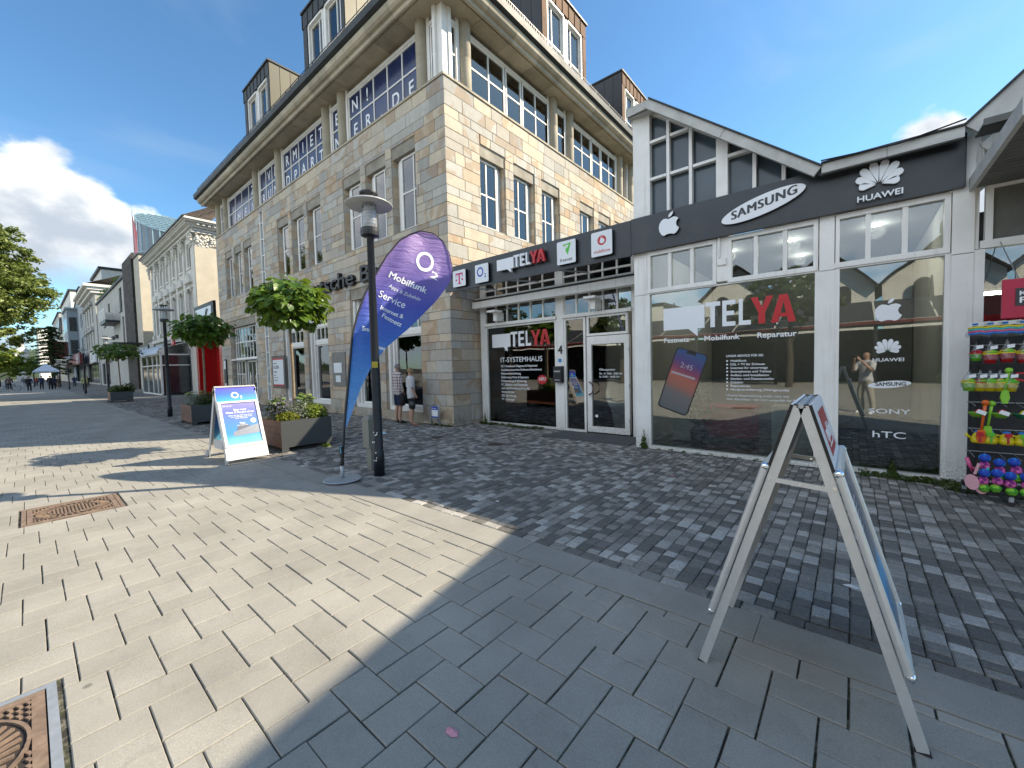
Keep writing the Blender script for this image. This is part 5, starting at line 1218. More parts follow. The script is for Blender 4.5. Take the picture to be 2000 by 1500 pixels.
M['fabric'] = fabric()
def curve(P, s):
    d = [0]
    for a, b in zip(P[:-1], P[1:]): d.append(d[-1]+math.dist(a, b))
    q = s*d[-1]
    for i in range(len(P)-1):
        if q <= d[i+1]+1e-9: f = (q-d[i])/max(1e-9, d[i+1]-d[i]); return (P[i][0]+(P[i+1][0]-P[i][0])*f, P[i][1]+(P[i+1][1]-P[i][1])*f)
    return P[-1]
def wave(a, z):
    fold = .10*math.exp(-((a-.56)/.10)**2)*max(0, min(1, (3.3-z)/1.5))
    return .022*math.sin(5.5*a+2.2*z)+.014*math.sin(11*a-5*z+1)-fold*.8
NS, NT_ = 70, 34; LL = [(.04, .742)]+LC[2:]; q = MB(); vs = []
for i in range(NS+1):
    s = i/NS; A = curve(LL, s); B2 = curve(RC, s)
    for j in range(NT_+1):
        f = j/NT_; a = A[0]+(B2[0]-A[0])*f; z = A[1]+(B2[1]-A[1])*f; edge = min(1, f*6, (1-f)*4+.3)
        vs.append(tuple(FP(a, z, wave(a, z)*edge-.012)))
q.add(vs, [(i*(NT_+1)+j, i*(NT_+1)+j+1, (i+1)*(NT_+1)+j+1, (i+1)*(NT_+1)+j) for i in range(NS) for j in range(NT_)])
fab = q.build('fabric', M['fabric'], fl, local=True, smooth=True)
def ftext(s, a0, z0, a1, z1, h, bold=.0, name='lettering'):
    """text along the flag from (a0,z0) to (a1,z1), following the cloth"""
    P0 = FB+FP(a0, z0); P1 = FB+FP(a1, z1); ux = (P1-P0); uz = (-FN).cross(ux.normalized()) if False else FN.cross(ux.normalized())
    if uz.z < 0: uz = -uz
    text(name, s, fl, P0+FN*.0, ux, uz, h, M['letter_white'], bold, .003, width=ux.length); return None
FT = []
for args in (('Mobilfunk', .84, 3.15, 1.44, 2.88, .115, .04), ('Apps & Zubehör', .84, 2.97, 1.345, 2.73, .062, .0), ('Service', .655, 2.80, 1.07, 2.62, .125, .0),
             ('Internet &', .675, 2.58, 1.03, 2.44, .075, .03), ('Festnetz', .69, 2.455, .985, 2.30, .078, .03), ('Smart', .375, 2.215, .60, 2.175, .075, .03), ('Phones', .50, 1.98, .70, 1.90, .06, .03), ('2', 1.555, 3.20, 1.68, 3.15, .13, .02)): ftext(*args)
m = MB(); n = 40
for k in range(n):
    a, b = 2*math.pi*k/n, 2*math.pi*(k+1)/n; P = lambda t, r: tuple(FB+FP(1.50+r*.80*math.cos(t)+.1*r*math.sin(t), 3.475+r*math.sin(t), 0))
    m.quad(P(a, .135), P(a, .195), P(b, .195), P(b, .135))
m.build('ring', M['letter_white'], fl)
def drape_flag():
    """lay the prints onto the waving cloth, on the side that faces the promenade"""
    side = 1 if (FN.dot(Vector((0, 0, 1.6))-FB) > 0) else -1
    for o in COL.objects:
        if o.parent is fl and o.name.startswith(('lettering', 'ring')):
            for v in o.data.vertices:
                c = v.co; z = c.z/FU.z; r0 = c-FU*z; a = r0.dot(FR)
                # solve along the plane axes
                z = c.z; a = (c-FU*z).dot(FR); f = min(1, .9); v.co = FP(a, z, wave(a, z)-.012+side*.006)

# ------------------------------------------------------------------ customer stopper with blue poster
ob = thing('poster_stand', 'white wheeled A shaped poster stand with blue header and phone poster', 'poster stand', (-8.88, 2.5, 0))
wp = pm('stopper_white', (.58, .58, .56), .4, var=.05)
AX, AZ = -8.86, 1.35
def opanel(side):
    xb = -8.27 if side > 0 else -9.46; y0, y1 = 2.17, 2.81; d = Vector((AX-xb, 0, AZ)).normalized(); L = math.hypot(AX-xb, AZ); yv = Vector((0, 1, 0)); nn = yv.cross(d) if side > 0 else -yv.cross(d)
    if nn.x*side < 0: nn = -nn
    O = Vector((xb, 0, 0))
    def slab(name, s0, s1, a, b, t0, t1, mt, parent=ob):
        m = MB(); P = [O+d*s+yv*y+nn*t for t in (t0, t1) for s, y in ((s0, a), (s0, b), (s1, b), (s1, a))]
        m.add(P, [(0, 1, 2, 3), (7, 6, 5, 4), (0, 4, 5, 1), (1, 5, 6, 2), (2, 6, 7, 3), (3, 7, 4, 0)]); return m.build(name, mt, parent)
    slab('lower_panel', .07, .30, y0, y1, -.02, .0, wp); slab('frame', .302, .345, y0, y1, -.03, .012, wp); slab('frame', 1.135, 1.17, y0, y1, -.03, .012, wp)
    slab('frame', .345, 1.135, y0, y0+.045, -.03, .012, wp); slab('frame', .345, 1.135, y1-.045, y1, -.03, .012, wp)
    def postermat():
        t = NT('poster_blue'); g = t.n('TexCoord').outputs['Generated']; s = t.n('SeparateXYZ', {0: g})
        n = t.noise(g, 2.5, 4, .6); c = t.ramp(t.math('ADD', s.outputs[2], t.math('MULTIPLY', t.math('SUBTRACT', n, .5), .25)), [(0, (.16, .50, .70)), (.3, (.03, .22, .55)), (.55, (.06, .17, .46)), (.8, (.10, .13, .40)), (1, (.22, .20, .46))])
        return t.out(c, .3)
    M['poster_blue'] = M.get('poster_blue') or postermat()
    def hdr():
        t = NT('header_blue'); g = t.n('TexCoord').outputs['Generated']; s = t.n('SeparateXYZ', {0: g})
        return t.out(t.ramp(s.outputs[2], [(0, (.01, .32, .85)), (.5, (.01, .10, .70)), (1, (.06, .015, .35))]), .35)
    M['header_blue'] = M.get('header_blue') or hdr()
    p = slab('poster', .347, 1.133, y0+.047, y1-.047, -.012, -.004, M['poster_blue']); h = slab('header', 1.172, L-.0, y0, y1, -.02, .006, M['header_blue'])
    slab('side_rail', .0, L-.02, y0-.012, y0-.001, -.09, .0, wp); slab('side_rail', .06, L-.02, y1+.001, y1+.012, -.09, .0, wp)
    if side > 0:
        B = lambda s, y, t: O+d*s+yv*y+nn*t
        m = MB(); n = 36
        for k in range(n):
            a, b = 2*math.pi*k/n, 2*math.pi*(k+1)/n; Q = lambda t, r: B(1.285+r*math.sin(t), 2.46+r*math.cos(t), .009)
            m.quad(Q(a, .038), Q(a, .060), Q(b, .060), Q(b, .038))
        m.build('ring', M['letter_white'], h); text('lettering', '2', h, B(1.215, 2.535, .008), yv, d, .055, M['letter_white'], .03, .001)
        W_ = M['letter_white']
        for s, y, z, hh, w in (('Dein neues', 2.395, .985, .035, .20), ('iPhone 15 Pro geht auf uns', 2.27, .935, .036, .44), ('Sichere dir jetzt dein neues Handy', 2.30, .885, .020, .38), ('und wir übernehmen die ersten', 2.33, .855, .020, .34), ('drei Monate', 2.40, .825, .020, .19), ('Titan', 2.45, .72, .035, .09), ('So stark. So leicht. So Pro.', 2.41, .69, .018, .17)):
            text('print', s, p, B(z, y, -.002), yv, d, hh, W_, .045, .001, width=w)
        text('print', 'O₂' if False else 'O2 can do', p, B(1.07, 2.235, -.002), yv, d, .028, W_, .02, .001, width=.14)
        MB().prism([(.045*math.cos(t), .045*math.sin(t)) for t in [k*math.pi/10 for k in range(20)]], B(.77, 2.68, -.004), yv, d, -.002 if False else .002).build('badge', W_, p)
        ph_ = MB().prism([(0, .02), (.03, 0), (.42, .03), (.42, .20), (.30, .17), (.03, .09), (0, .07)], B(.50, 2.33, -.0035), yv, d, .002).build('phone_picture', pm('poster_phone', (.20, .22, .26), .3, .5, var=.3, scale=30), p)
        MB().prism([(.06, .10), (.30, .17), (.22, .20), (.20, .225), (.12, .215), (.08, .16)], B(.50, 2.33, -.0035), yv, d, .0025).build('camera_bump', pm('poster_bump', (.10, .11, .14), .3, .3), ph_)
    for y in (y0-.03,):
        m = MB().lathe(0, 0, [(.001, -.012), (.05, -.012), (.055, -.006), (.055, .006), (.05, .012), (.001, .012)], 20); m.xf(Matrix.Translation((xb+.0, y, .055)) @ Matrix.Rotation(R(90), 4, 'X')); w = m.build('wheel', wp, ob)
        m = MB().lathe(0, 0, [(.001, .013), (.018, .013), (.018, .016), (.001, .016)], 12); m.xf(Matrix.Translation((xb, y, .055)) @ Matrix.Rotation(R(90), 4, 'X')); m.build('hub', M['galv'], w)
opanel(1); opanel(-1)
MB().box(AX-.03, AX+.03, 2.165, 2.815, AZ-.02, AZ+.005).build('top_hinge', wp, ob); MB().bar((-8.62, 2.19, .30), (-9.1, 2.19, .30), .02, .16).build('side_strut', wp, ob)

# ------------------------------------------------------------------ aluminium A-board in the foreground
ab = thing('a_frame_sign', 'tall aluminium A frame sign seen edge on in the right foreground', 'sign', (-.18, 2.56, 0))
Y0, Y1 = 2.235, 2.875
def aside(sgn):
    xb, xt = (-.62, -.205) if sgn < 0 else (.255, -.15); O = Vector((xb, 0, 0)); T_ = Vector((xt, 0, 1.39)); d = (T_-O).normalized(); L = (T_-O).length; n = Vector((d.z, 0, -d.x))*sgn
    if n.x*sgn < 0: n = -n
    yv = Vector((0, 1, 0))
    def slab(name, s0, s1, a, b, t0, t1, mt, parent=ab):
        m = MB(); P = [O+d*s+yv*y+n*t for t in (t0, t1) for s, y in ((s0, a), (s0, b), (s1, b), (s1, a))]
        m.add(P, [(0, 1, 2, 3), (7, 6, 5, 4), (0, 4, 5, 1), (1, 5, 6, 2), (2, 6, 7, 3), (3, 7, 4, 0)]); return m.build(name, mt, parent)
    for y in (Y0, Y1-.022):
        leg = slab('leg', .012, L, y, y+.022, -.040, .0, M['alu']); slab('foot', -.004, .012, y-.002, y+.024, -.048, .003, M['rubber'], leg); slab('cap', L, L+.006, y-.001, y+.023, -.046, .001, M['black'], leg)
    slab('header_back', 1.14, L-.002, Y0+.023, Y1-.023, -.03, -.004, M['galv'])
    hd = slab('header_panel', 1.14 if sgn > 0 else 1.14, L+.001, Y0-.001, Y1+.001, .001, .012, M['sign_white'])
    slab('header_edge', 1.14, L, Y0-.003, Y0-.001, .0, .013, M['black'], hd)
    # snap frame with rounded chrome profiles, poster and back sheet
    s0, s1 = .305, 1.135
    bk = slab('back_sheet', s0+.03, s1-.03, Y0+.03, Y1-.03, .014, .018, pm('backsheet', (.12, .125, .12), .5) if 'backsheet' not in M else M['backsheet']); M['backsheet'] = bk.data.materials[0]
    def pmat():
        t = NT('aboard_poster'); g = t.n('TexCoord').outputs['Generated']; s = t.n('SeparateXYZ', {0: g}); nn = t.noise(g, 3, 3, .5, .5)
        c = t.ramp(t.math('ADD', s.outputs[2], t.math('MULTIPLY', t.math('SUBTRACT', nn, .5), .35)), [(0, (.10, .13, .16)), (.22, (.03, .26, .52)), (.33, (.04, .32, .60)), (.42, (.13, .15, .18)), (.7, (.09, .11, .15)), (1, (.17, .17, .20))]); return t.out(c, .25)
    M['aboard_poster'] = M.get('aboard_poster') or pmat()
    po = slab('poster', s0+.03, s1-.03, Y0+.03, Y1-.03, .020, .023, M['aboard_poster'])
    m = MB(); P = lambda s, y: tuple(O+d*s+yv*y+n*.022)
    for a, b in ((P(s0, Y0), P(s1, Y0)), (P(s1, Y0), P(s1, Y1)), (P(s1, Y1), P(s0, Y1)), (P(s0, Y1), P(s0, Y0))): MB().tube([a, b], .017, 10).build('snap_profile', M['alu'], ab, smooth=False)
    for a in (P(s0, Y0), P(s1, Y0), P(s0, Y1), P(s1, Y1)):
        q = MB().lathe(a[0], a[1], [(.001, -.021), (.014, -.017), (.021, 0), (.014, .017), (.001, .021)], 12, cz=a[2]); q.build('corner_cap', M['chrome'], ab, smooth=True)
    if sgn > 0:
        rl = slab('red_logo', 1.19, 1.40, Y0+.14, Y0+.50, .0125, .0135, pm('logo_red', (.36, .02, .03), .4), hd)
        B = lambda s, y: O+d*s+yv*y+n*.0138
        text('lettering', 'myUnity', hd, B(1.255, Y0+.17), yv, d, .075, M['letter_white'], .03, .001, width=.30)
        MB().prism([(0, 0), (.28, 0), (.28, .006), (0, .006)], B(1.225, Y0+.18), yv, d, .001).build('rule', M['letter_white'], hd); 
        for k in range(5): MB().prism([(0, 0), (.2-.02*k, 0), (.2-.02*k, .012), (0, .012)], O+d*(.95-.03*k)+yv*(Y0+.15)+n*.0235, yv, d, .0006).build('print_line', pm('pl', (.35, .35, .36), .5) if 'pl' not in M else M['pl'], po); M['pl'] = M.get('pl') or po.children[0].data.materials[0]
    return O, d, n
aside(-1); aside(1)
for y in (Y0+.004, Y1-.014):
    m = MB().bar((-.30, y, 1.035), (-.055, y, 1.02), .010, .022); br = m.build('cross_brace', M['alu'], ab)
    q = MB()
    for x in (-.30, -.055): q.tube([(x, y-.008, 1.03), (x, y+.01, 1.03)], .008, 8)
    q.tube([(-.178, y-.008, 1.027), (-.178, y+.01, 1.027)], .006, 8); q.build('rivet', M['chrome'], br)
MB().tube([(-.178, Y0-.002, 1.385), (-.178, Y1+.002, 1.385)], .011, 8).build('hinge', M['galv'], ab)

# ================================================================== PLANTERS WITH BALL TREES
M['planter_grey'] = pm('planter_grey', (.075, .082, .085), .45, .3, var=.1, scale=2, bump=.05)
M['planter_wood'] = pm('planter_wood', (.15, .062, .035), .5, var=.35, scale=7, bump=.2, bscale=40, tint=.12)
M['soil'] = pm('soil', (.035, .025, .018), .95, var=.4, scale=12, bump=.5)
def planter(loc, label):
    t = thing('planter', label, 'planter', loc, 0, 'rectangular steel and timber planters'); a, b, h = .66, .5, .62
    MB().box(a-.012, a, -b, b, .09, h).build('steel_side', M['planter_grey'], t, local=True); MB().box(-a, -a+.012, -b, b, .09, h).build('steel_side', M['planter_grey'], t, local=True)
    for s in (-1, 1):
        for y in (-b, b-.13): MB().box(s*a-(.012 if s > 0 else 0), s*a+(0 if s > 0 else .012), y, y+.13, 0, .09).build('foot', M['planter_grey'], t, local=True)
    for k in range(4):
        for y0, y1 in ((-b, -b+.025), (b-.025, b)): MB().box(-a+.013, a-.013, y0, y1, .09+k*.1325, .09+k*.1325+.128, random.random()).build('board', M['planter_wood'], t, local=True)
    MB().box(-a+.013, a-.013, -b+.026, b-.026, .1, h-.05).build('soil', M['soil'], t, local=True); return t
p1 = planter((-9.21, 3.64, 0), 'nearest steel and timber planter, right behind the white poster stand')
copy_tree(p1, None, (-16.15, 3.68, 0))['label'] = 'second planter along the promenade, left of the white poster stand'
copy_tree(p1, None, (-34.1, 3.60, 0))['label'] = 'far planter by the third street lamp'
lf = MB()
def heart(mb, M4, s):
    pts = [(0, 0, 0), (.38, .10, .03), (.46, .42, .02), (.26, .78, -.05), (0, 1.05, -.16), (-.26, .78, -.05), (-.46, .42, .02), (-.38, .10, .03), (0, .45, -.06)]
    mb.add([tuple(M4 @ Vector((p[0]*s, p[1]*s, p[2]*s))) for p in pts], [(8, 0, 1, 2), (8, 2, 3, 4), (8, 4, 5, 6), (8, 6, 7, 0)], random.random())
heart(lf, Matrix.Identity(4), 1.); 
def leafM(p, out, droop):
    """leaf at p whose tip points outward and down"""
    d = Vector((out[0], out[1], -droop)).normalized(); n = Vector((random.gauss(0, .35), random.gauss(0, .35), 1)) ; n = (n-d*n.dot(d)).normalized(); x = d.cross(n)
    return Matrix([[x.x, d.x, n.x, p[0]], [x.y, d.y, n.y, p[1]], [x.z, d.z, n.z, p[2]], [0, 0, 0, 1]])
def balltree(loc, label, h0, rad, nleaf, seed, zc=None, single=0, flat=.62):
    rs = random.getstate(); random.seed(seed)
    t = thing('ball_tree', label, 'tree', loc, 0, 'small ball headed trees in planters')
    zc = zc or h0+.45; wob = [random.uniform(-.02, .02) for _ in range(6)]
    tr = MB(); tr.tube([(0, 0, .5), (wob[0], wob[1], 1.0), (wob[2], wob[3], 1.6), (wob[4], wob[5], h0), (.0, .0, zc+.1)], [.040, .034, .031, .030, .022], 10); trunk = tr.build('trunk', M['bark'], t, local=True, smooth=True)
    bb = MB()
    for k in range(16):
        a = k*2.4; r = rad*random.uniform(.45, .85); z0 = zc-.15+random.uniform(-.1, .15); bb.tube([(0, 0, z0-.25), (.4*r*math.cos(a), .4*r*math.sin(a), z0+.10), (r*math.cos(a), r*math.sin(a), z0+random.uniform(0, .35))], [.016, .010, .004], 5, cap=False)
    bb.build('branches', M['bark'], t, local=True)
    P = []
    while len(P) < nleaf:
        d = Vector((random.gauss(0, 1), random.gauss(0, 1), random.gauss(0, 1))).normalized(); q = random.random()**.30
        lump = 1+.16*math.sin(3*math.atan2(d.y, d.x)+seed)+.10*math.sin(5*d.z*2+seed)
        p = Vector((d.x*rad*q*lump, d.y*rad*q*lump, zc+d.z*rad*flat*q*lump+.05))
        if d.z < 0 and q < .8: p.z = zc+d.z*rad*flat*q*.6
        P.append((p, d, q))
    P.sort(key=lambda e: -(e[2]+.25*(e[1].x*.9-e[1].y*.3)))
    rest = MB(); ls = []
    for i, (p, d, q) in enumerate(P):
        s = random.uniform(.10, .19); Mx = leafM(p, (d.x+random.gauss(0, .3), d.y+random.gauss(0, .3)), random.uniform(.2, 1.1)-d.z*.3)
        if i < single:
            if not M.get('_leaf'): o = lf.build('leaf', M['leaf_cat_obj'], t, local=True); M['_leaf'] = o
            else: o = D.objects.new('leaf', M['_leaf'].data); COL.objects.link(o); o.parent = t
            o.matrix_local = Mx @ Matrix.Scale(s, 4)
        else: heart(rest, Mx, s)
    rest.build('crown', M['leaf_cat'], t, local=True, kind='stuff'); random.setstate(rs); return t
balltree((-9.16, 3.65, 0), 'nearest ball headed tree, in the planter behind the white poster stand', 2.45, .70, 1150, 3, 3.02, 290, .72)
balltree((-16.0, 3.66, 0), 'second ball headed tree, dark crown in front of the red portal', 2.45, .74, 950, 5, 2.98, 0, .62)
balltree((-33.9, 3.6, 0), 'far ball headed tree with wide flat crown by the third lamp', 2.5, 1.0, 800, 8, 3.0, 0, .5)
def flowers(cx, cy, z, spec, base, n0=''):
    for k, (dx, dy, r, n, sz, mt, sq, lab, nm) in enumerate(spec):
        t = thing('planter_shrub', lab+' '+base, 'plant', (cx+dx, cy+dy, z)); f = MB(); bush(f, (0, 0, r*sq*.7), r, n, sz, .3, sq); f.build('foliage', M[mt], t, local=True)
        if nm:
            g2 = MB()
            for _ in range(nm): a = random.uniform(0, 6.28); q = r*random.random()**.5*.9; g2.lathe(q*math.cos(a), q*math.sin(a), [(.001, 0), (.05, .01), (.055, .03), (.03, .05), (.001, .055)], 8, random.random(), cz=r*sq*1.35+random.uniform(-.06, .05))
            g2.build('flower_heads', M['leaf_sedum'], t, local=True)
flowers(-9.2, 3.6, .56, [(.38, -.22, .22, 900, .028, 'leaf_yellow', .6, 'low bright yellow green cushion at the front left of', 0), (.35, .35, .26, 1000, .03, 'leaf_light', .75, 'low fresh green cushion at the right end of', 0),
    (.25, .03, .28, 1200, .022, 'leaf_grey', .9, 'silvery grey feathery shrub in the middle of', 0), (.05, -.2, .30, 700, .022, 'leaf_purple', 1.15, 'purple flowering sprigs at the left of', 0),
    (.0, .25, .26, 800, .035, 'leaf_weed', 1.3, 'tall pale green flat headed sedum at the right of', 9), (-.05, -.28, .20, 600, .035, 'leaf_weed', 1.5, 'tall pale green flat headed sedum at the left of', 6)], 'the nearest planter')
flowers(-16.1, 3.65, .56, [(.1, .1, .42, 1400, .035, 'leaf_weed', .6, 'dark green ground covering plants filling', 0), (.2, -.3, .25, 500, .03, 'leaf_grey', 1.2, 'cream flowering shrub at the left of', 7), (.2, .35, .25, 500, .03, 'leaf_weed', .9, 'small dark bush at the right of', 0)], 'the second planter')
flowers(-34.1, 3.6, .56, [(.1, -.1, .45, 700, .06, 'leaf_weed', .6, 'low green bush in', 0), (.1, .35, .35, 500, .06, 'leaf_weed', 1.0, 'rounder dark bush at the right of', 0)], 'the far planter')

# weeds along the facades
def weeds(pts, label, s=.05, n=60, mt='leaf_weed', r=.12, sq=.5):
    m = MB()
    for x, y in pts: bush(m, (x, y, r*sq*.5), r*random.uniform(.6, 1.1), int(n*random.uniform(.6, 1.2)), s*random.uniform(.7, 1.1), .3, sq)
    o = m.build('weeds', M[mt], None, loc=(pts[0][0], pts[0][1], 0)); tag(o, label, 'weeds', kind='stuff')
weeds([(-8.0+.12*k+random.uniform(-.05, .05), 8.22-random.uniform(0, .15)) for k in range(18)], 'weeds growing along the foot of the recessed shop window', .035, 45, r=.10)
weeds([(.15+.13*k, 7.30-random.uniform(0, .12)) for k in range(8)], 'weeds along the foot of the window with phone brand marks', .035, 70, r=.11)
weeds([(-2.7+.22*k, 7.33) for k in range(10)], 'sparse moss and weeds along the foot of the large shop window', .02, 18, r=.07)
weeds([(.95+.08*k, 7.15-random.uniform(0, .2)) for k in range(8)], 'ivy like weeds at the white post beside the toy rack', .045, 60, r=.12)
weeds([(-8.95+.12*k, 7.24) for k in range(7)], 'weeds at the foot of the sandstone corner', .03, 30, r=.08); weeds([(-8.6, 4.05), (-8.45, 3.95), (-8.7, 4.1)], 'little weeds under the right foot of the nearest planter', .03, 60, 'leaf_light', .1)
def tallweed(x, y, h, label):
    t = thing('weed', label, 'weed', (x, y, 0)); MB().tube([(0, 0, 0), (.01, 0, h*.5), (.0, .01, h)], .005, 5).build('stem', M['leaf_weed'], t, local=True); m = MB()
    for k in range(26):
        z = h*(.1+.9*k/26); a = k*2.4; heart(m, leafM((0, 0, z), (math.cos(a), math.sin(a)), .4), .09*(1.15-k/26))
    m.build('leaves', M['leaf_weed'], t, local=True)
tallweed(-2.98, 7.34, .36, 'tall weed growing at the white corner post by the phone window'); tallweed(-7.85, 8.15, .32, 'tall weed in the corner between the sandstone wall and recessed window'); tallweed(.42, 7.33, .22, 'bushy weed below the htc lettering')

# ================================================================== TOY RACK
tr = thing('toy_rack', 'wheeled grey wire rack hung full of beach toys at the right edge', 'rack', (1.4, 6.75, 0))
m = MB()
for x in (1.06, 1.60): m.box(x-.02, x+.02, 6.90, 6.94, .14, 1.95)
m.build('upright', M['dark_metal'], tr); MB().box(1.0, 1.64, 6.55, 6.60, .10, .15).build('base_bar', M['dark_metal'], tr); MB().box(.98, 1.64, 6.86, 6.94, .10, .15).build('base_bar', M['dark_metal'], tr)
MB().bar((1.22, 6.50, .10), (1.52, 6.95, .13), .05, .035).build('foot_bar', M['dark_metal'], tr)
for x, y in ((1.0, 6.9), (1.28, 6.54)):
    m = MB().lathe(0, 0, [(.001, -.011), (.032, -.011), (.032, .011), (.001, .011)], 16); m.xf(Matrix.Translation((x, y, .034)) @ Matrix.Rotation(R(90), 4, 'X')); w = m.build('castor', M['rubber'], tr); MB().box(x-.018, x+.018, y-.02, y+.02, .05, .10).build('fork', M['galv'], w)
m = MB()
for z in (1.93, 1.70, 1.38, 1.06, .76, .50):
    m.bar((1.0, 6.9, z), (1.64, 6.9, z), .008)
    for k in range(6): m.bar((1.03+k*.11, 6.9, z), (1.03+k*.11, 6.62, z-.02), .005)
m.build('hook_bars', M['galv'], tr); MB().box(1.02, 1.63, 6.93, 6.935, .2, 1.9).build('back_panel', M['dark_int'], tr)
T = {n: pm('toy_'+n, c, .35, var=.06) for n, c in dict(yellow=(.62, .50, .01), red=(.42, .01, .02), green=(.10, .42, .02), orange=(.60, .11, .01), blue=(.01, .16, .52), pink=(.60, .09, .22), purple=(.15, .01, .13), lime=(.22, .50, .03), ltpink=(.62, .32, .36), teal=(.04, .42, .40), dgreen=(.01, .14, .06)).items()}
def bag_mat():
    t = NT('clear_bag'); g = t.n('TexCoord').outputs['Object']; b = t.n('Bump', {'Height': t.noise(g, 24, 3), 'Strength': .8, 'Distance': .03}).outputs[0]
    a = t.n('BsdfTransparent', {0: (.9, .92, .94, 1)}).outputs[0]; gl = t.n('BsdfGlossy', {0: (.9, .9, .9, 1), 'Roughness': .12, 'Normal': b}).outputs[0]
    t.n('OutputMaterial', {0: t.n('MixShader', {0: .10, 1: a, 2: gl}).outputs[0]}); return t.mat
M['bag'] = bag_mat()
def toy(kind, x, y, z, c1, c2, label, s=1., rot=0.):
    nm = {'bucket': 'toy_bucket', 'bag': 'balloon_bag', 'shovel': 'toy_shovel', 'can': 'watering_can', 'balls': 'ball_net', 'bowl': 'toy_sieve', 'truck': 'toy_truck', 'racket': 'beach_racket', 'fish': 'pool_noodle'}[kind]
    t = thing(nm, label, 'toy', (x, y, z), rot, {'bucket': 'toy buckets on the rack', 'bag': 'bagged balloons on the rack', 'shovel': 'toy shovels on the rack', 'can': 'watering cans on the rack', 'balls': 'nets of soft balls on the rack', 'bowl': 'toy sieves on the rack'}.get(kind))
    B = lambda n, m, mt, **k: m.build(n, mt, t, local=True, **k)
    if kind == 'bucket':
        B('bucket', MB().lathe(0, 0, [(.001, -.09*s), (.042*s, -.09*s), (.060*s, .0), (.064*s, .005*s), (.056*s, .005*s), (.040*s, -.08*s)], 12), T[c1], smooth=True)
        B('handle', MB().tube([(-.058*s, 0, 0), (-.05*s, -.03, .03*s), (0, -.05, .045*s), (.05*s, -.03, .03*s), (.058*s, 0, 0)], .006, 6), T[c2]); B('rim', MB().lathe(0, 0, [(.050*s, .006*s), (.067*s, .006*s), (.067*s, .018*s), (.050*s, .018*s)], 12), T[c2])
        B('sieve', MB().lathe(.01, -.02, [(.001, .06*s), (.025*s, .05*s), (.045*s, .02*s), (.02*s, .015*s)], 10), T['green' if c1 != 'green' else 'red'], smooth=True); B('net', MB().lathe(0, 0, [(.068*s, -.05*s), (.07*s, .0), (.03*s, .09*s), (.006, .15*s)], 10), M['bag'], smooth=True)
        B('tag', MB().prism([(0, 0), (.05, .01), (.05, .045), (0, .035)], (-.01, -.062, .055), (1, 0, 0), (0, 0, 1), .002), M['sign_white'])
    if kind == 'bag':
        B('header_card', MB().prism([(-.08, 0), (.08, .01), (.075, .05), (-.075, .04)], (0, -.03, .04), (1, 0, 0), (0, -.4, 1), .003), M['sign_white'])
        B('card_print', MB().prism([(-.05, .012), (-.01, .014), (-.01, .035), (-.05, .032)], (0, -.035, .04), (1, 0, 0), (0, -.4, 1), .003), T['blue'])
        for k, c in enumerate(('yellow', 'teal', 'pink', 'blue')): B('balloon_strip', MB().tube([(-.08, -.03-.01*k, .02-.022*k), (0, -.05-.01*k, .03-.022*k), (.085, -.03-.01*k, .012-.022*k)], .011, 6), T[c], smooth=True)
        B('bag', MB().lathe(0, -.02, [(.02, .05), (.06, .02), (.10, -.04), (.09, -.08), (.02, -.09)], 10, sy=.6), M['bag'], smooth=True)
    if kind == 'shovel':
        B('handle', MB().tube([(.0, 0, .0), (-.01, 0, -.10*s), (-.025, 0, -.26*s)], [.016, .012, .011], 8), T[c1], smooth=True); B('grip', MB().lathe(0, 0, [(.001, -.02), (.026, -.015), (.03, .01), (.02, .03), (.001, .034)], 10), T[c1], smooth=True)
        B('blade', MB().prism([(-.025, 0), (-.04, -.08), (-.02, -.14), (.02, -.14), (.04, -.08), (.025, 0)], (-.028, -.0, -.25*s), (1, .2, 0), (0, 0, 1), .012), T[c2])
    if kind == 'can':
        B('body', MB().lathe(0, 0, [(.001, -.09), (.055, -.085), (.062, -.05), (.04, .01), (.02, .03), (.001, .03)], 14), T[c1], smooth=True); B('spout', MB().tube([(-.04, 0, -.05), (-.085, -.01, -.01), (-.095, -.01, .01)], [.018, .012, .016], 8), T[c1], smooth=True)
        B('handle', MB().tube([(.04, 0, .01), (.09, 0, .0), (.095, 0, -.05), (.055, 0, -.07)], .009, 8), T[c1], smooth=True); B('little_spade', MB().tube([(.0, -.065, .03), (.0, -.07, -.07)], .009, 6).prism([(-.03, 0), (.03, 0), (.022, .04), (-.022, .04)], (0, -.07, .0), (1, 0, 0), (0, 0, 1), .008), T[c2])
        B('cap', MB().lathe(0, 0, [(.001, .055), (.026, .05), (.028, .03), (.001, .03)], 10), T['blue'])
    if kind == 'bowl':
        B('bowl', MB().lathe(0, 0, [(.001, -.05), (.04, -.045), (.075, .0), (.08, .005), (.068, .004), (.001, -.035)], 14), T[c1], smooth=True); B('scoop', MB().lathe(.01, -.02, [(.001, .045), (.025, .035), (.04, .005)], 10), T[c2], smooth=True); B('tag', MB().prism([(0, 0), (.07, -.03), (.08, .01), (.02, .035)], (-.03, -.085, .01), (1, 0, 0), (0, 0, 1), .002), M['sign_white'])
    if kind == 'balls':
        for k, c in enumerate(('blue', 'pink', 'green')):
            bm = MB(); n = 8; zz = .085-.082*k
            bm.lathe(random.uniform(-.01, .01), 0, [(.001, -.045)]+[(.046*math.cos(a), .045*math.sin(a)) for a in [(-1.2+2.4*i/6) for i in range(7)]]+[(.001, .045)], 12, cz=zz); o = B('soft_ball', bm, M['ball_'+c], smooth=True)
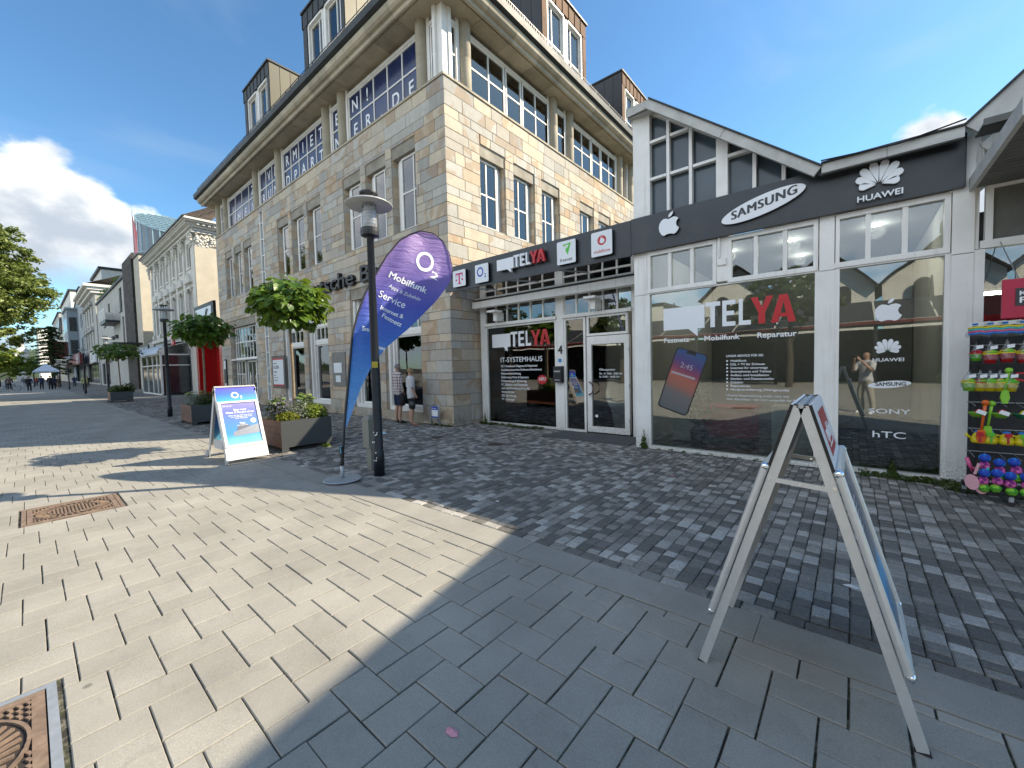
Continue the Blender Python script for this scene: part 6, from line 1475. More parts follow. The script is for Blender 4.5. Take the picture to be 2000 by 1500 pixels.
    if kind == 'racket':
        B('blade', MB().prism([(.055*math.cos(a), .085*math.sin(a)) for a in [k*math.pi/8 for k in range(16)]], (0, 0, -.15), (1, .1, .2), (-.2, 0, 1), .008), T[c1]); B('handle', MB().tube([(.02, 0, -.06), (.05, 0, .06)], .013, 8), T[c2])
    if kind == 'truck':
        B('body', MB().prism([(-.08, -.04), (.08, -.06), (.10, .0), (.04, .05), (-.07, .04)], (0, -.02, 0), (1, 0, 0), (0, 0, 1), .06), T[c1]); B('cab', MB().prism([(-.06, -.02), (.0, -.03), (.02, .02), (-.05, .03)], (0, -.082, 0), (1, 0, 0), (0, 0, 1), .004), M['black'])
    if kind == 'fish': B('noodle', MB().tube([(0, 0, 0), (.02, 0, -.07), (.05, 0, -.15), (.06, 0, -.10)], .018, 8), T[c1], smooth=True)
    return t
def blot(name, a, b):
    t = NT(name); g = t.n('TexCoord').outputs['Object']; n = t.noise(g, 14, 2, .5, .8); return t.out(t.mix(t.n('MapRange', {0: n, 1: .48, 2: .54}).outputs[0], c4(a), c4(b)), .75)
M['ball_blue'] = blot('ball_blue', (.01, .05, .38), (.01, .22, .62)); M['ball_pink'] = blot('ball_pink', (.14, .005, .12), (.66, .12, .36)); M['ball_green'] = blot('ball_green', (.04, .24, .01), (.20, .46, .03))
for k, x in enumerate((1.03, 1.14, 1.24, 1.36, 1.5)): toy('bag', x, 6.60, 1.86, 'blue', 'blue', ['leftmost bag of striped balloons on the top hooks', 'second bag of striped balloons from the left on the top hooks', 'third bag of striped balloons on the top hooks', 'bag of striped balloons on the top hooks near the frame edge', 'last bag of striped balloons on the top hooks'][k])
for k, (x, c1, c2, l) in enumerate(((1.02, 'green', 'red', 'small green bucket with red cup, leftmost of the second toy row'), (1.12, 'red', 'yellow', 'red bucket with yellow rim, second in the second toy row'), (1.235, 'red', 'yellow', 'red bucket with yellow handle, third in the second toy row'), (1.35, 'red', 'yellow', 'red bucket with green ladle by the frame edge in the second toy row'))): toy('bucket', x, 6.60, 1.60-.01*(k % 2), c1, c2, l, 1.0 if k else .8)
for k, (x, c1, c2, l) in enumerate(((.97, 'lime', 'yellow', 'tilted green bucket sticking out leftmost in the third toy row'), (1.05, 'yellow', 'red', 'yellow bucket with red sieve in the third toy row'), (1.12, 'yellow', 'lime', 'yellow bucket with lime cup in the third toy row'), (1.19, 'yellow', 'yellow', 'plain yellow bucket in the third toy row'), (1.26, 'yellow', 'green', 'yellow bucket with green ball in the third toy row'))): toy('bucket', x, 6.58, 1.29, c1, c2, l, .95)
toy('shovel', 1.24, 6.54, 1.42, 'lime', 'lime', 'thin lime green shovel slanting across the third toy row', .8, .3); toy('truck', 1.36, 6.62, 1.36, 'red', 'red', 'red plastic toy truck above the lime shovel')
for k, (x, c1, c2, l) in enumerate(((1.04, 'lime', 'red', 'lime green sieve with red cup, leftmost in the fourth toy row'), (1.20, 'lime', 'red', 'lime green sieve with orange scoop, middle of the fourth toy row'), (1.35, 'dgreen', 'yellow', 'dark green sieve with yellow rim at the frame edge'))): toy('bowl', x, 6.58, .97, c1, c2, l)
toy('shovel', 1.085, 6.53, 1.08, 'orange', 'orange', 'long orange shovel hanging over the fourth toy row', 1.15); toy('shovel', 1.135, 6.56, 1.07, 'lime', 'lime', 'long lime green shovel beside the orange one', .95)
for k, (x, l) in enumerate(((1.05, 'yellow watering can with red spade, leftmost of its row'), (1.13, 'yellow watering can behind the lime shovel blade'), (1.245, 'yellow watering can with red spade, middle of its row'), (1.35, 'yellow watering can with green spade at the frame edge'))): toy('can', x, 6.58, .73, 'yellow', ('red', 'green', 'red', 'green')[k], l)
for k, (x, z, l) in enumerate(((1.10, .40, 'upper left net of blue, pink and green soft balls'), (1.20, .36, 'upper net of soft balls second from the left'), (1.31, .38, 'upper net of soft balls at the frame edge'), (1.09, .24, 'lower left net of soft balls'), (1.18, .25, 'lower net of soft balls second from the left'), (1.28, .235, 'lower net of soft balls, third from the left'), (1.38, .24, 'lower net of soft balls at the frame edge'))): toy('balls', x, 6.58-.03*(k > 2), z, 'blue', 'blue', l)
toy('racket', 1.00, 6.52, .37, 'ltpink', 'ltpink', 'pale pink beach racket hanging at the lower left of the rack'); toy('racket', 1.07, 6.55, .33, 'sand' if 'sand' in T else 'ltpink', 'teal', 'patterned beach racket with teal handle at the lower left of the rack'); toy('fish', .97, 6.6, .47, 'pink', 'pink', 'pink foam noodle behind the beach rackets')
# ================================================================== BUILDINGS DOWN THE STREET
def simple_window(W, u0, u1, z0, z1, w, parent, fr=.07, vs=(), hs=(), mat='white_paint', sill=True, deep=.14):
    m = MB(); W.box(m, u0, u1, z0, z0+fr, w, w+.06); W.box(m, u0, u1, z1-fr, z1, w, w+.06); W.box(m, u0, u0+fr, z0+fr, z1-fr, w, w+.06); W.box(m, u1-fr, u1, z0+fr, z1-fr, w, w+.06)
    for v in vs: W.box(m, v-.03, v+.03, z0+fr, z1-fr, w+.005, w+.055)
    for h in hs: W.box(m, u0+fr, u1-fr, h-.03, h+.03, w-.004, w+.05)
    f = m.build('window', M[mat], parent); p = MB(); W.box(p, u0+fr, u1-fr, z0+fr, z1-fr, w+.03, w+.04); p.build('pane', M['glass_far'], f)
    if sill: q = MB(); W.box(q, u0-.08, u1+.08, z0-.10, z0-.005, -.09, w+.02); q.build('sill', M[mat], f)
    return f
def shell(parent, x0, x1, y0, y1, z0, z1, holes, mat, W, th=.25, back=True):
    """front wall with real openings, side and back walls, dark room behind the panes"""
    m = MB()
    for r in rect_minus((x0, x1, z0, z1), holes, .01): W.box(m, r[0], r[1], r[2], r[3], 0, th)
    m.box(x0, x0+.2, y0+th, y1, z0, z1); m.box(x1-.2, x1, y0+th, y1, z0, z1); m.box(x0+.2, x1-.2, y1-.2, y1, z0, z1)
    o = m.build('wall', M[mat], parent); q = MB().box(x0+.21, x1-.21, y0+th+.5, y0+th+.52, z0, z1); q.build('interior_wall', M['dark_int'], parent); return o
# --- white stucco palace
BW = thing('stucco_house', 'white neoclassical stucco house with pilasters, pediments and brown tiled roof', 'house', (-44.5, 8.3, 0))
X0, X1, Y_, ZT = -52.6, -36.45, 8.3, 12.15; Wb = Wall('x', Y_)
ax = [X1-2.05-k*2.42 for k in range(6)]
h1 = [(a-.52, a+.52, 5.25, 7.9) for a in ax]; h2 = [(a-.50, a+.50, 9.55, 11.35) for a in ax]; hg = [(-42.1, -41.35, .25, 3.5), (-40.3, -39.55, .25, 3.5), (-51.5, -50.6, .25, 3.5)]
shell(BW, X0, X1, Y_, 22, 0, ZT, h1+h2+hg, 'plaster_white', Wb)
for a, b, c, d in h1: simple_window(Wb, a, b, c, d, .12, BW, vs=[(a+b)/2], hs=[d-.8])
for a, b, c, d in h2: simple_window(Wb, a, b, c, d, .12, BW, vs=[(a+b)/2])
for a, b, c, d in hg:
    simple_window(Wb, a, b, c, d, .12, BW, hs=[2.5], sill=False)
    m = MB().prism([(-.45, 0)]+[(.45*math.cos(t), .42*math.sin(t)) for t in [math.pi-k*math.pi/8 for k in range(9)]][1:], ((a+b)/2, Y_+.0, d+.0), (1, 0, 0), (0, 0, 1), .05) if False else MB().tube([((a+b)/2+.47*math.cos(t), Y_-.03, d+.40*math.sin(t)) for t in [k*math.pi/10 for k in range(11)]], .05, 6); m.build('arch_moulding', M['plaster_white'], BW)
def ped(a, z, tri):
    m = MB(); Wb.box(m, a-.62, a-.52, z-2.7, z, -.05, .0); Wb.box(m, a+.52, a+.62, z-2.7, z, -.05, 0); Wb.box(m, a-.72, a+.72, z+.02, z+.16, -.16, .0)
    for s in (-.52, .52): m.lathe(a+s, Y_-.09, [(.02, -.25), (.07, -.2), (.09, .0)], 8, cz=z+.02)
    pts = [(-.78, 0), (.78, 0), (0, .62)] if tri else [(-.78, 0)]+[(.78*math.cos(t), .5*math.sin(t)) for t in [k*math.pi/10 for k in range(11)]]
    Wb.box(m, a-.80, a+.80, z+.45, z+.55, -.24, 0); m.prism(pts, (a, Y_-.02, z+.55), (1, 0, 0), (0, 0, 1), .20)
    m.prism([(p*.7, q*.62+.06) for p, q in pts], (a, Y_-.222, z+.55), (1, 0, 0), (0, 0, 1), .01); m.build('pediment', M['plaster_white'], BW)
for k, a in enumerate(ax): ped(a, 7.95, k % 2 == 0)
def capital(x, w, d, z):
    m = MB(); random.seed(int(x*7))
    for _ in range(34):
        px = x+random.uniform(-w/2, w/2); pz = z+random.uniform(.0, .82); r = random.uniform(.05, .10)*(1+.25*(pz-z)); m.lathe(px, Y_-d-.05-random.uniform(0, .10)*(pz-z+.4), [(.001, -r), (r*.8, -r*.5), (r, 0), (r*.8, r*.5), (.001, r)], 7, cz=pz)
    for s in (-1, 1): m.tube([(x+s*w*.35, Y_-d-.05, z+.62), (x+s*w*.58, Y_-d-.17, z+.80), (x+s*w*.48, Y_-d-.21, z+.92), (x+s*w*.36, Y_-d-.17, z+.84)], [.07, .07, .06, .04], 7)
    m.box(x-w*.62, x+w*.62, Y_-d-.22, Y_, z+.93, z+1.02); m.build('capital', M['plaster_white'], BW)
pil = [X1-.40]+[(a+b)/2 for a, b in zip(ax[:-1], ax[1:])]+[X0+.4]
for k, x in enumerate(pil):
    w = .78 if k == 0 else .52; m = MB(); Wb.box(m, x-w/2, x+w/2, 5.35, 10.75, -.12, 0); Wb.box(m, x-w/2-.06, x+w/2+.06, 4.95, 5.3, -.2, 0); m.build('pilaster', M['plaster_white'], BW); capital(x, w, .12, 10.78)
for k in range(3):  # capital wrapped round the sunlit side of the corner pilaster
    pass
m = MB(); random.seed(11)
for _ in range(70):
    py_ = Y_+random.uniform(-.05, 1.55); pz = 10.80+random.uniform(0, .9); r = random.uniform(.06, .12); m.lathe(X1+.04+random.uniform(0, .10)*(pz-10.4), py_, [(.001, -r), (r*.8, -r*.5), (r, 0), (r*.8, r*.5), (.001, r)], 7, cz=pz)
m.box(X1, X1+.22, Y_-.3, Y_+1.7, 11.72, 11.82); m.build('capital', M['plaster_white'], BW)
MB().box(X1, X1+.10, Y_-.1, Y_+1.5, 5.3, 10.78).build('pilaster', M['plaster_cream'], BW); MB().box(X1+.005, X1+.02, Y_+1.51, 21.9, 0, 12.1).build('side_render', M['plaster_cream'], BW)
random.seed(23)
m = MB()
for z, o, h in ((11.86, .22, .16), (12.04, .38, .14), (12.34, .66, .10), (12.45, .78, .14)): m.box(X0-.1, X1+o, Y_-o, 22, z, z+h)
m.box(X0-.1, X1+.45, Y_-.45, 22, 12.18, 12.34); m.build('cornice', M['plaster_white'], BW)
m = MB(); x = X0
while x < X1+.4: m.box(x, x+.16, Y_-.62, Y_-.45, 12.19, 12.33); x += .34
y = Y_
while y < 14: m.box(X1+.45, X1+.60, y, y+.16, 12.19, 12.33); y += .34
m.build('dentils', M['plaster_white'], BW, kind='stuff'); MB().box(X0, X1+.24, Y_-.24, Y_, 4.55, 4.85).build('string_course', M['plaster_white'], BW); MB().box(X0-.2, X1+.84, Y_-.86, Y_-.74, 12.52, 12.62).build('gutter', M['zinc_dark'], BW)
# tiled hipped roof, each course a row of tiles
m = MB()
def rp(s, t): return None
xa, xb, ya, yb, zt = X0-.2, X1+.75, Y_-.75, 22., 12.62
for k in range(26):
    f0, f1 = k/26, (k+1)/26; o0, o1 = 4.6*f0, 4.6*f1; z0, z1 = zt+3.6*f0, zt+3.6*f1; L = 34
    for i in range(L):
        u0, u1 = ya+o0+(yb-ya-o0)*i/L, ya+o0+(yb-ya-o0)*(i+1)/L-.03; zz = .03*(i % 2)
        m.quad((xb-o0, u0, z0+.05+zz), (xb-o0, u1, z0+.05+zz), (xb-o1-.02, u1, z1+.0+zz), (xb-o1-.02, u0, z1+zz), random.random())
    m.quad((xa, ya+o0, z0+.04), (xb-o0, ya+o0, z0+.04), (xb-o1, ya+o1, z1), (xa, ya+o1, z1), random.random())
m.build('roof_tiles', M['roof_tile'], BW, kind='stuff')
MB().tube([(X1+.75, 9.9, 12.5), (X1+.45, 10.1, 12.1), (X1+.15, 10.2, 11.6), (X1+.15, 10.2, .1)], .09, 8).build('downpipe', M['plaster_cream'], BW)
# glazed bay with blue canopy, red portal
bay = thing('glazed_bay', 'white glazed entrance bay with a domed pale blue fabric canopy', 'porch', (-43.8, 7.6, 0))
m = MB()
for x in (-47.6, -45.2, -43.0, -41.3, -40.0): m.box(x-.07, x+.07, 6.5, 6.62, .1, 3.05)
m.box(-47.6, -40.0, 6.5, 6.62, 0, .12); m.box(-47.67, -39.93, 6.49, 6.63, 3.05, 3.15); m.box(-47.6, -40.0, 6.51, 6.61, 2.25, 2.33); m.box(-40.06, -39.94, 6.62, 8.3, 3.05, 3.15); m.box(-40.06, -39.94, 6.62, 8.3, 2.25, 2.33)
m.build('frame', M['white_paint'], bay)
for a, b in ((-47.53, -45.27), (-45.13, -43.07), (-42.93, -41.37), (-41.23, -40.07)): MB().box(a, b, 6.55, 6.56, .12, 3.05).build('pane', M['glass_far'], bay)
MB().box(-40.01, -40.0, 6.62, 8.3, .12, 3.05).build('pane', M['glass_far'], bay)
m = MB(); n = 10
for i in range(n):
    a0, a1 = i*math.pi/2/n, (i+1)*math.pi/2/n; P = lambda a, x: (x, 8.25-2.0*math.cos(a), 3.12+1.0*math.sin(a))
    for k in range(7):
        x0 = -47.9+k*8.2/7; m.quad(P(a0, x0), P(a0, x0+8.2/7-.03), P(a1, x0+8.2/7-.03-.1*0), P(a1, x0), k/7.)
m.build('canopy', pm('canopy_blue', (.40, .47, .58), .5, var=.1, tint=.08), bay)
por = thing('red_portal', 'glossy red entrance portal with a grey door between the sandstone and stucco houses', 'portal', (-32, 8.0, 0))
MB().box(-34.75, -34.25, 7.6, 9.0, 0, 3.75).build('side_pillar', M['red_portal'], por); MB().box(-29.55, -29.05, 7.6, 9.0, 0, 3.75).build('side_pillar', M['red_portal'], por); MB().box(-34.24, -29.56, 8.6, 8.7, 0, 3.75).build('back_panel', M['red_portal'], por); MB().box(-34.75, -29.05, 7.6, 9.0, 3.76, 4.15).build('lintel', M['red_portal'], por)
MB().box(-30.7, -29.7, 8.5, 8.59, 0, 3.0).build('door', pm('door_grey', (.07, .08, .085), .35), por); MB().box(-31.9, -29.6, 8.52, 8.58, 3.02, 3.12).build('door_head', M['galv'], por)
so = thing('square_sign', 'black framed square light sign with a diagonal blade standing above the red portal', 'sign', (-31.6, 7.5, 5)); MB().box(-34.0, -29.7, 7.45, 7.6, 4.2, 6.0).build('frame', M['black'], so); MB().box(-33.6, -30.1, 7.43, 7.449, 4.5, 5.75).build('face', M['sign_white'], so)
MB().prism([(0, 0), (1.1, 1.05), (.7, 1.1), (-.1, .15)], (-31.8, 7.42, 4.55), (1, 0, 0), (0, 0, 1), .01).build('diagonal_mark', M['black'], so)
rs_ = thing('projecting_sign', 'small red projecting sign with white round mark on the stucco house', 'sign', (-39.2, 7.9, 4)); MB().box(-39.35, -38.5, 7.1, 7.2, 3.75, 4.45).build('panel', M['red'], rs_); text('lettering', 'e', rs_, (-39.2, 7.09, 3.9), (1, 0, 0), (0, 0, 1), .45, M['letter_white'], .04, .01); MB().bar((-38.9, 7.2, 4.5), (-38.9, 8.3, 4.5), .04).build('bracket', M['dark_metal'], rs_)
lw = thing('lane_wall', 'low pale wall with dark brick pier closing the lane beside the stucco house', 'wall', (-55.5, 8.6, 0)); MB().box(-57.5, -54.2, 8.5, 8.8, 0, 5.0).build('wall', M['plaster_grey'], lw); MB().box(-54.15, -53.1, 8.4, 8.9, 0, 5.7).build('brick_pier', M['brick_dark'], lw); MB().box(-57.6, -54.2, 8.45, 8.85, 5.005, 5.1).build('coping', M['zinc_dark'], lw)
MB().box(-56.9, -54.9, 8.47, 8.499, 0, 3.0).build('garage_door', M['plaster_white'], lw)
bs = thing('black_sign', 'long black cantilevered shop sign with small white lettering across the lane', 'sign', (-50, 7.3, 3.9)); MB().box(-53.2, -47.6, 7.0, 7.1, 3.65, 4.25).build('board', M['black'], bs); text('lettering', 'HEIMLICHES LOKAL', bs, (-53.0, 6.99, 3.8), (1, 0, 0), (0, 0, 1), .3, M['letter_white'], .03, .01, width=5.2); MB().bar((-50, 7.1, 4.0), (-50, 8.3, 4.0), .06).build('bracket', M['dark_metal'], bs)

# --- brick and render bank with glass tower
BB = thing('render_bank', 'pale rendered bank with dark brick strip, slim windows and a white balcony', 'building', (-78, 8.3, 0))
Wc = Wall('x', 8.3)
hb = [(-90.9, -88.7, 9.2, 11.8), (-85.2, -83.2, 9.5, 12.2), (-72.3, -70.9, 5.4, 9.1), (-73.8, -71.6, 9.9, 12.9)]+[(-97+.0, -93, .2, 3.6), (-92, -87.5, .2, 3.6)]
shell(BB, -99.5, -67.5, 8.3, 24, 0, 13.6, hb, 'plaster_grey', Wc)
for a, b, c, d in hb[:4]: simple_window(Wc, a, b, c, d, .15, BB, mat='zinc_dark')
for a, b, c, d in hb[4:]: simple_window(Wc, a, b, c, d, .15, BB, mat='dark_metal', sill=False, vs=[a+1, a+2, a+3])
for x in (-80.8, -79.8, -77.6, -76.8): MB().lathe(x, 8.2, [(.001, -.25), (.22, -.2), (.22, .2), (.001, .25)], 12, cz=6.9).build('round_vent', M['dark_metal'], BB)
MB().box(-99.6, -67.4, 8.1, 24, 13.605, 13.9).build('roof_edge', M['zinc_dark'], BB); m = MB(); m.add([(-99.6, 8.2, 13.9), (-67.4, 8.2, 13.9), (-67.4, 12, 14.2), (-99.6, 12, 14.2), (-67.4, 24, 14.2), (-99.6, 24, 14.2)], [(0, 1, 2, 3), (3, 2, 4, 5)]); m.build('roof', M['brick_dark'], BB)
m = MB(); z = 0
for i in range(46):
    x = -67.45; o = (i % 2)*.4
    while x-o < -61.2: w = .78; m.box(max(x-o, -67.45), min(x-o+w, -61.1), 8.0, 9.0, z, z+.31, random.random()) if x-o+w > -67.4 else None; x += .80
    z += .325
m.build('brick_courses', M['brick_dark'], BB, kind='stuff')
MB().box(-67.44, -61.1, 8.1, 24, 14.96, 15.1).build('roof_edge', M['zinc_dark'], BB)
MB().box(-61.05, -57.9, 8.2, 24, 0, 14.3).build('side_tower', M['plaster_cream'], BB); MB().box(-61.1, -57.8, 8.1, 24, 14.305, 14.45).build('roof_edge', M['zinc_dark'], BB)
m = MB(); m.box(-80.4, -74.2, 6.9, 8.3, 8.55, 8.85); bal = m.build('balcony', M['dark_metal'], BB); q = MB()
for k in range(7): q.box(-80.4, -74.2, 6.88, 6.94, 8.95+k*.22, 9.06+k*.22); q.box(-80.45, -80.39, 6.95, 8.3, 8.95+k*.22, 9.06+k*.22)
for x in (-80.4, -77.3, -74.2): q.box(x-.04, x+.04, 6.9, 6.96, 8.85, 10.5)
q.box(-80.50, -80.46, 6.9, 8.3, 8.9, 10.5); q.build('railing', M['white_paint'], bal)
gc = MB()
for k in range(26): bush(gc, (-98+k*1.0, 8.6+random.uniform(-.2, .6), 14.2), .75, 60, .16, .3, .8)
tag(gc.build('roof_planting', M['leaf_conifer'], None, loc=(-86, 8.6, 14)), 'dark green shrubs growing along the roof edge of the rendered bank', 'shrubs', kind='stuff')
cnp = thing('steel_canopy', 'dark flat steel canopy projecting over the brick entrance', 'canopy', (-66, 7, 4.9)); MB().box(-72, -58.5, 5.9, 8.2, 4.85, 5.05).build('slab', M['zinc_dark'], cnp)
sp_ = thing('bank_sign', 'white square sign with red s shaped mark over the glazed bank front', 'sign', (-87, 8.1, 4.3)); MB().box(-92.5, -84.0, 8.0, 8.2, 3.75, 4.9).build('panel', M['plaster_grey'], sp_); text('lettering', 'S', sp_, (-88.6, 7.99, 3.85), (1, 0, 0), (0, 0, 1), .8, M['red'], .05, .01, sx=2.4)
fg = thing('red_banner', 'tall narrow red banner on a pole in front of the glass tower', 'banner', (-60.4, 8.4, 14)); MB().tube([(-60.6, 8.3, 13), (-60.6, 8.3, 19.6)], .06, 6).build('pole', M['galv'], fg); MB().add([(-60.55, 8.3, 14.2), (-59.2, 8.35, 14.0), (-59.4, 8.45, 17), (-60.2, 8.3, 18.6), (-60.55, 8.3, 19.0)], [(0, 1, 2, 3, 4)]).build('banner_cloth', M['red'], fg)
# glass tower with slanting top
gt = thing('glass_tower', 'round glass tower with a slanted glazed roof behind the stucco house', 'tower', (-107, 20, 0))
cx, cy, rr = -107.0, 20.0, 5.0; ztop = lambda x, y: 35.0-.6*(x-(cx-rr)); n = 28
M['tower_glass'] = pm('tower_glass', (.07, .12, .14), .06, var=.4, scale=.3, spec=1.); fr = MB(); 
for k in range(n):
    a, b = 2*math.pi*k/n, 2*math.pi*(k+1)/n; A = (cx+rr*math.cos(a), cy+rr*math.sin(a)); B2 = (cx+rr*math.cos(b), cy+rr*math.sin(b))
    for z0, z1 in ((8, 25.2), (25.35, None)):
        p = MB().quad((*A, z0), (*B2, z0), (*B2, z1 or ztop(*B2)), (*A, z1 or ztop(*A)), random.random()); p.build('pane', M['tower_glass'], gt)
    fr.bar((*A, 8), (*A, ztop(*A)), .14); fr.bar((*A, 25.27), (*B2, 25.27), .12); fr.bar((*A, ztop(*A)), (*B2, ztop(*B2)), .22)
for s in np.linspace(-.85, .85, 9):
    h_ = rr*math.sqrt(1-s*s); fr.bar((cx+s*rr, cy-h_, ztop(cx+s*rr, 0)+.04), (cx+s*rr, cy+h_, ztop(cx+s*rr, 0)+.04), .09); fr.bar((cx-h_, cy+s*rr, ztop(cx-h_, 0)+.04), (cx+h_, cy+s*rr, ztop(cx+h_, 0)+.04), .09)
fr.build('frame', pm('tower_frame', (.30, .42, .46), .4, .5), gt); MB().add([(cx+rr*math.cos(2*math.pi*k/n), cy+rr*math.sin(2*math.pi*k/n), ztop(cx+rr*math.cos(2*math.pi*k/n), 0)) for k in range(n)], [tuple(range(n))]).build('roof_pane', M['tower_glass'], gt)
# --- ornate grey house
BO = thing('ornate_house', 'ornate grey stucco house with heavy cornice and red shop front below', 'house', (-112, 8.3, 0)); hb = [(x-.9, x+.9, z, z+2.9) for x in (-120, -115.5, -111, -106.5) for z in (6.6, 11.2)]+[(-122, -102, .3, 4.0)]
shell(BO, -123.5, -101, 8.3, 22, 0, 16.6, hb, 'plaster_grey', Wc)
for a, b, c, d in hb[:-1]:
    simple_window(Wc, a, b, c, d, .2, BO, fr=.15, vs=[(a+b)/2], hs=[d-.9]); m = MB(); Wc.box(m, a-.35, b+.35, d+.25, d+.45, -.45, 0); m.prism([(-1.3, 0), (1.3, 0), (0, .7)], ((a+b)/2, 8.29, d+.45), (1, 0, 0), (0, 0, 1), .4); m.build('pediment', M['plaster_grey'], BO)
simple_window(Wc, -122, -102, .3, 4.0, .3, BO, mat='dark_metal', vs=[-117, -112, -107], sill=False)
m = MB()
for z, o in ((16.0, .5), (16.5, .9), (17.0, 1.4)): m.box(-123.7, -101+o*.6, 8.3-o, 22, z, z+.45)
m.build('cornice', M['plaster_white'], BO); MB().add([(-123.7, 7.2, 17.46), (-100.4, 7.2, 17.46), (-100.4, 13, 20), (-123.7, 13, 20)], [(0, 1, 2, 3)]).build('roof', M['brick_dark'], BO)
# --- grey bay window house
BG = thing('bay_window_house', 'blue grey house with stacked bay windows and steep gable', 'house', (-135, 8.3, 0)); hb = [(-131.5, -126.5, z, z+3.2) for z in (6.8, 12)]+[(-155, -125, .3, 4)]
M['blue_grey'] = pm('blue_grey', (.30, .34, .36), .8, var=.15, scale=.6); shell(BG, -160, -124, 8.3, 22, 0, 17.5, hb, 'blue_grey', Wc)
for a, b, c, d in hb[:2]: simple_window(Wc, a, b, c, d, .2, BG, fr=.2, vs=[(a+b)/2], hs=[d-1.1])
simple_window(Wc, -155, -125, .3, 4, .4, BG, mat='dark_metal', vs=[-150, -145, -140, -135, -130], sill=False)
m = MB(); m.box(-150, -138, 6.6, 8.29, 5.6, 17.0); m.box(-150.5, -137.5, 6.3, 8.29, 17.0, 17.4); bo = m.build('bay', M['blue_grey'], BG)
for z in (6.8, 12):
    for x in (-149, -145, -141.5): q = MB().box(x, x+2.2, 6.55, 6.59, z, z+3.2); q.build('pane', M['glass_far'], bo)
    q = MB().box(-137.99, -137.96, 6.9, 8.1, z, z+3.2); q.build('pane', M['glass_far'], bo)
MB().prism([(0, 0), (36, 0), (36, .3), (30, 3.6), (26, 3.6), (14, .5)], (-160, 8.8, 17.45), (1, 0, 0), (0, 0, 1), .4).build('gable_wall', M['blue_grey'], BG)
MB().add([(-134.2, 8.2, 21.2), (-129.6, 8.2, 21.2), (-129.6, 10.5, 21.2), (-134.2, 10.5, 21.2), (-146.5, 8.2, 18.1), (-146.5, 10.5, 18.1)], [(0, 1, 2, 3), (4, 0, 3, 5)]).build('roof', M['zinc_dark'], BG)
rsn = thing('red_shop_front', 'deep red shop fascia with white oval mark under the bay windows', 'sign', (-128, 7.5, 4.5)); MB().box(-160, -118, 7.0, 7.6, 4.1, 6.4).build('board', pm('deep_red', (.16, .008, .015), .5), rsn)
m = MB()
for k in range(24):
    a, b = 2*math.pi*k/24, 2*math.pi*(k+1)/24; m.quad(*[(-124.5+r*3.4*math.cos(t), 6.99, 5.25+r*.8*math.sin(t)) for t, r in ((a, 1), (b, 1), (b, .86), (a, .86))])
m.build('oval_mark', M['letter_white'], rsn); text('lettering', 'mister*lady', rsn, (-126.8, 6.98, 5.0), (1, 0, 0), (0, 0, 1), .6, M['letter_white'], .03, .01, width=4.6)
rbx = thing('dark_red_box_sign', 'tall dark red projecting box sign', 'sign', (-128, 5.5, 8)); MB().box(-146, -145.3, 3.6, 7.0, 5.8, 10.0).build('box', pm('deep_red2', (.12, .01, .012), .5), rbx)
wss = thing('white_shop_sign', 'white shop sign with grey emblem on the ornate house', 'sign', (-108, 8, 4.7)); MB().box(-112, -103, 8.0, 8.2, 4.1, 6.0).build('board', M['sign_white'], wss); text('lettering', 'LB', wss, (-109.5, 7.99, 4.7), (1, 0, 0), (0, 0, 1), .9, M['galv'], .03, .01)
# --- white blocks behind
def block(name, label, x0, x1, y0, y1, z1, mat, cols, rows, zb=4.5, side=True, gable=None):
    t = thing(name, label, 'building', ((x0+x1)/2, y0, 0)); MB().box(x0, x1, y0, y1, 0, z1).build('wall', M[mat], t); W2 = Wall('x', y0); dx = (x1-x0)/cols; dz = (z1-zb-1)/rows
    for i in range(cols):
        for j in range(rows): u = x0+dx*(i+.25); z = zb+dz*j; simple_window(W2, u, u+dx*.5, z, z+dz*.62, -.08, t, fr=.12, sill=False)
    MB().box(x0-.2, x1+.2, y0-.4, y1, z1+.01, z1+.5).build('roof_edge', M['zinc_dark'], t)
    if gable: m = MB(); m.prism([(0, 0), (x1-x0, 0), ((x1-x0)/2, gable)], (x0, y0+.5, z1+.5), (1, 0, 0), (0, 0, 1), .5); m.add([(x0, y0, z1+.5), ((x0+x1)/2, y0, z1+.5+gable), ((x0+x1)/2, y1, z1+.5+gable), (x0, y1, z1+.5), (x1, y0, z1+.5), (x1, y1, z1+.5)], [(0, 1, 2, 3), (1, 4, 5, 2)]); m.build('roof', M['brick_dark'], t)
    return t
block('rear_block', 'tall plain white block rising behind the ornate house', -134, -117.5, 10.8, 40, 23.3, 'plaster_white', 3, 4)
block('tall_white_block', 'tall white block with a stepped sunlit end wall beyond the bay window house', -205, -161, 8.6, 24, 24.5, 'plaster_white', 6, 4)
block('gabled_house', 'narrow gabled pale house far down the street', -240, -208, 8.8, 22, 17, 'plaster_cream', 4, 3, gable=6)
block('stepped_block', 'pale block with dark balconies far down the street', -300, -243, 9.5, 26, 27, 'plaster_grey', 5, 5)
block('chimney_house', 'slim sunlit cream house beyond the stepped block', -350, -304, 9.5, 24, 21, 'plaster_cream', 4, 3, gable=7)
block('end_building', 'dark glazed and white building closing the view at the end of the street', -460, -400, 6, 60, 33, 'plaster_white', 6, 6)
block('left_row_house', 'pale house half hidden by trees on the left of the street', -300, -240, -40, -14, 12, 'plaster_white', 5, 3)
aw_ = thing('striped_awning', 'long pale folded awning over the distant shop fronts', 'awning', (-180, 6.5, 4)); MB().add([(-205, 4.2, 3.4), (-163, 4.2, 3.4), (-163, 8.5, 5.6), (-205, 8.5, 5.6), (-205, 4.2, 3.0), (-163, 4.2, 3.0)], [(0, 1, 2, 3), (4, 5, 1, 0)]).build('cloth', pm('awn', (.30, .33, .28), .7), aw_)

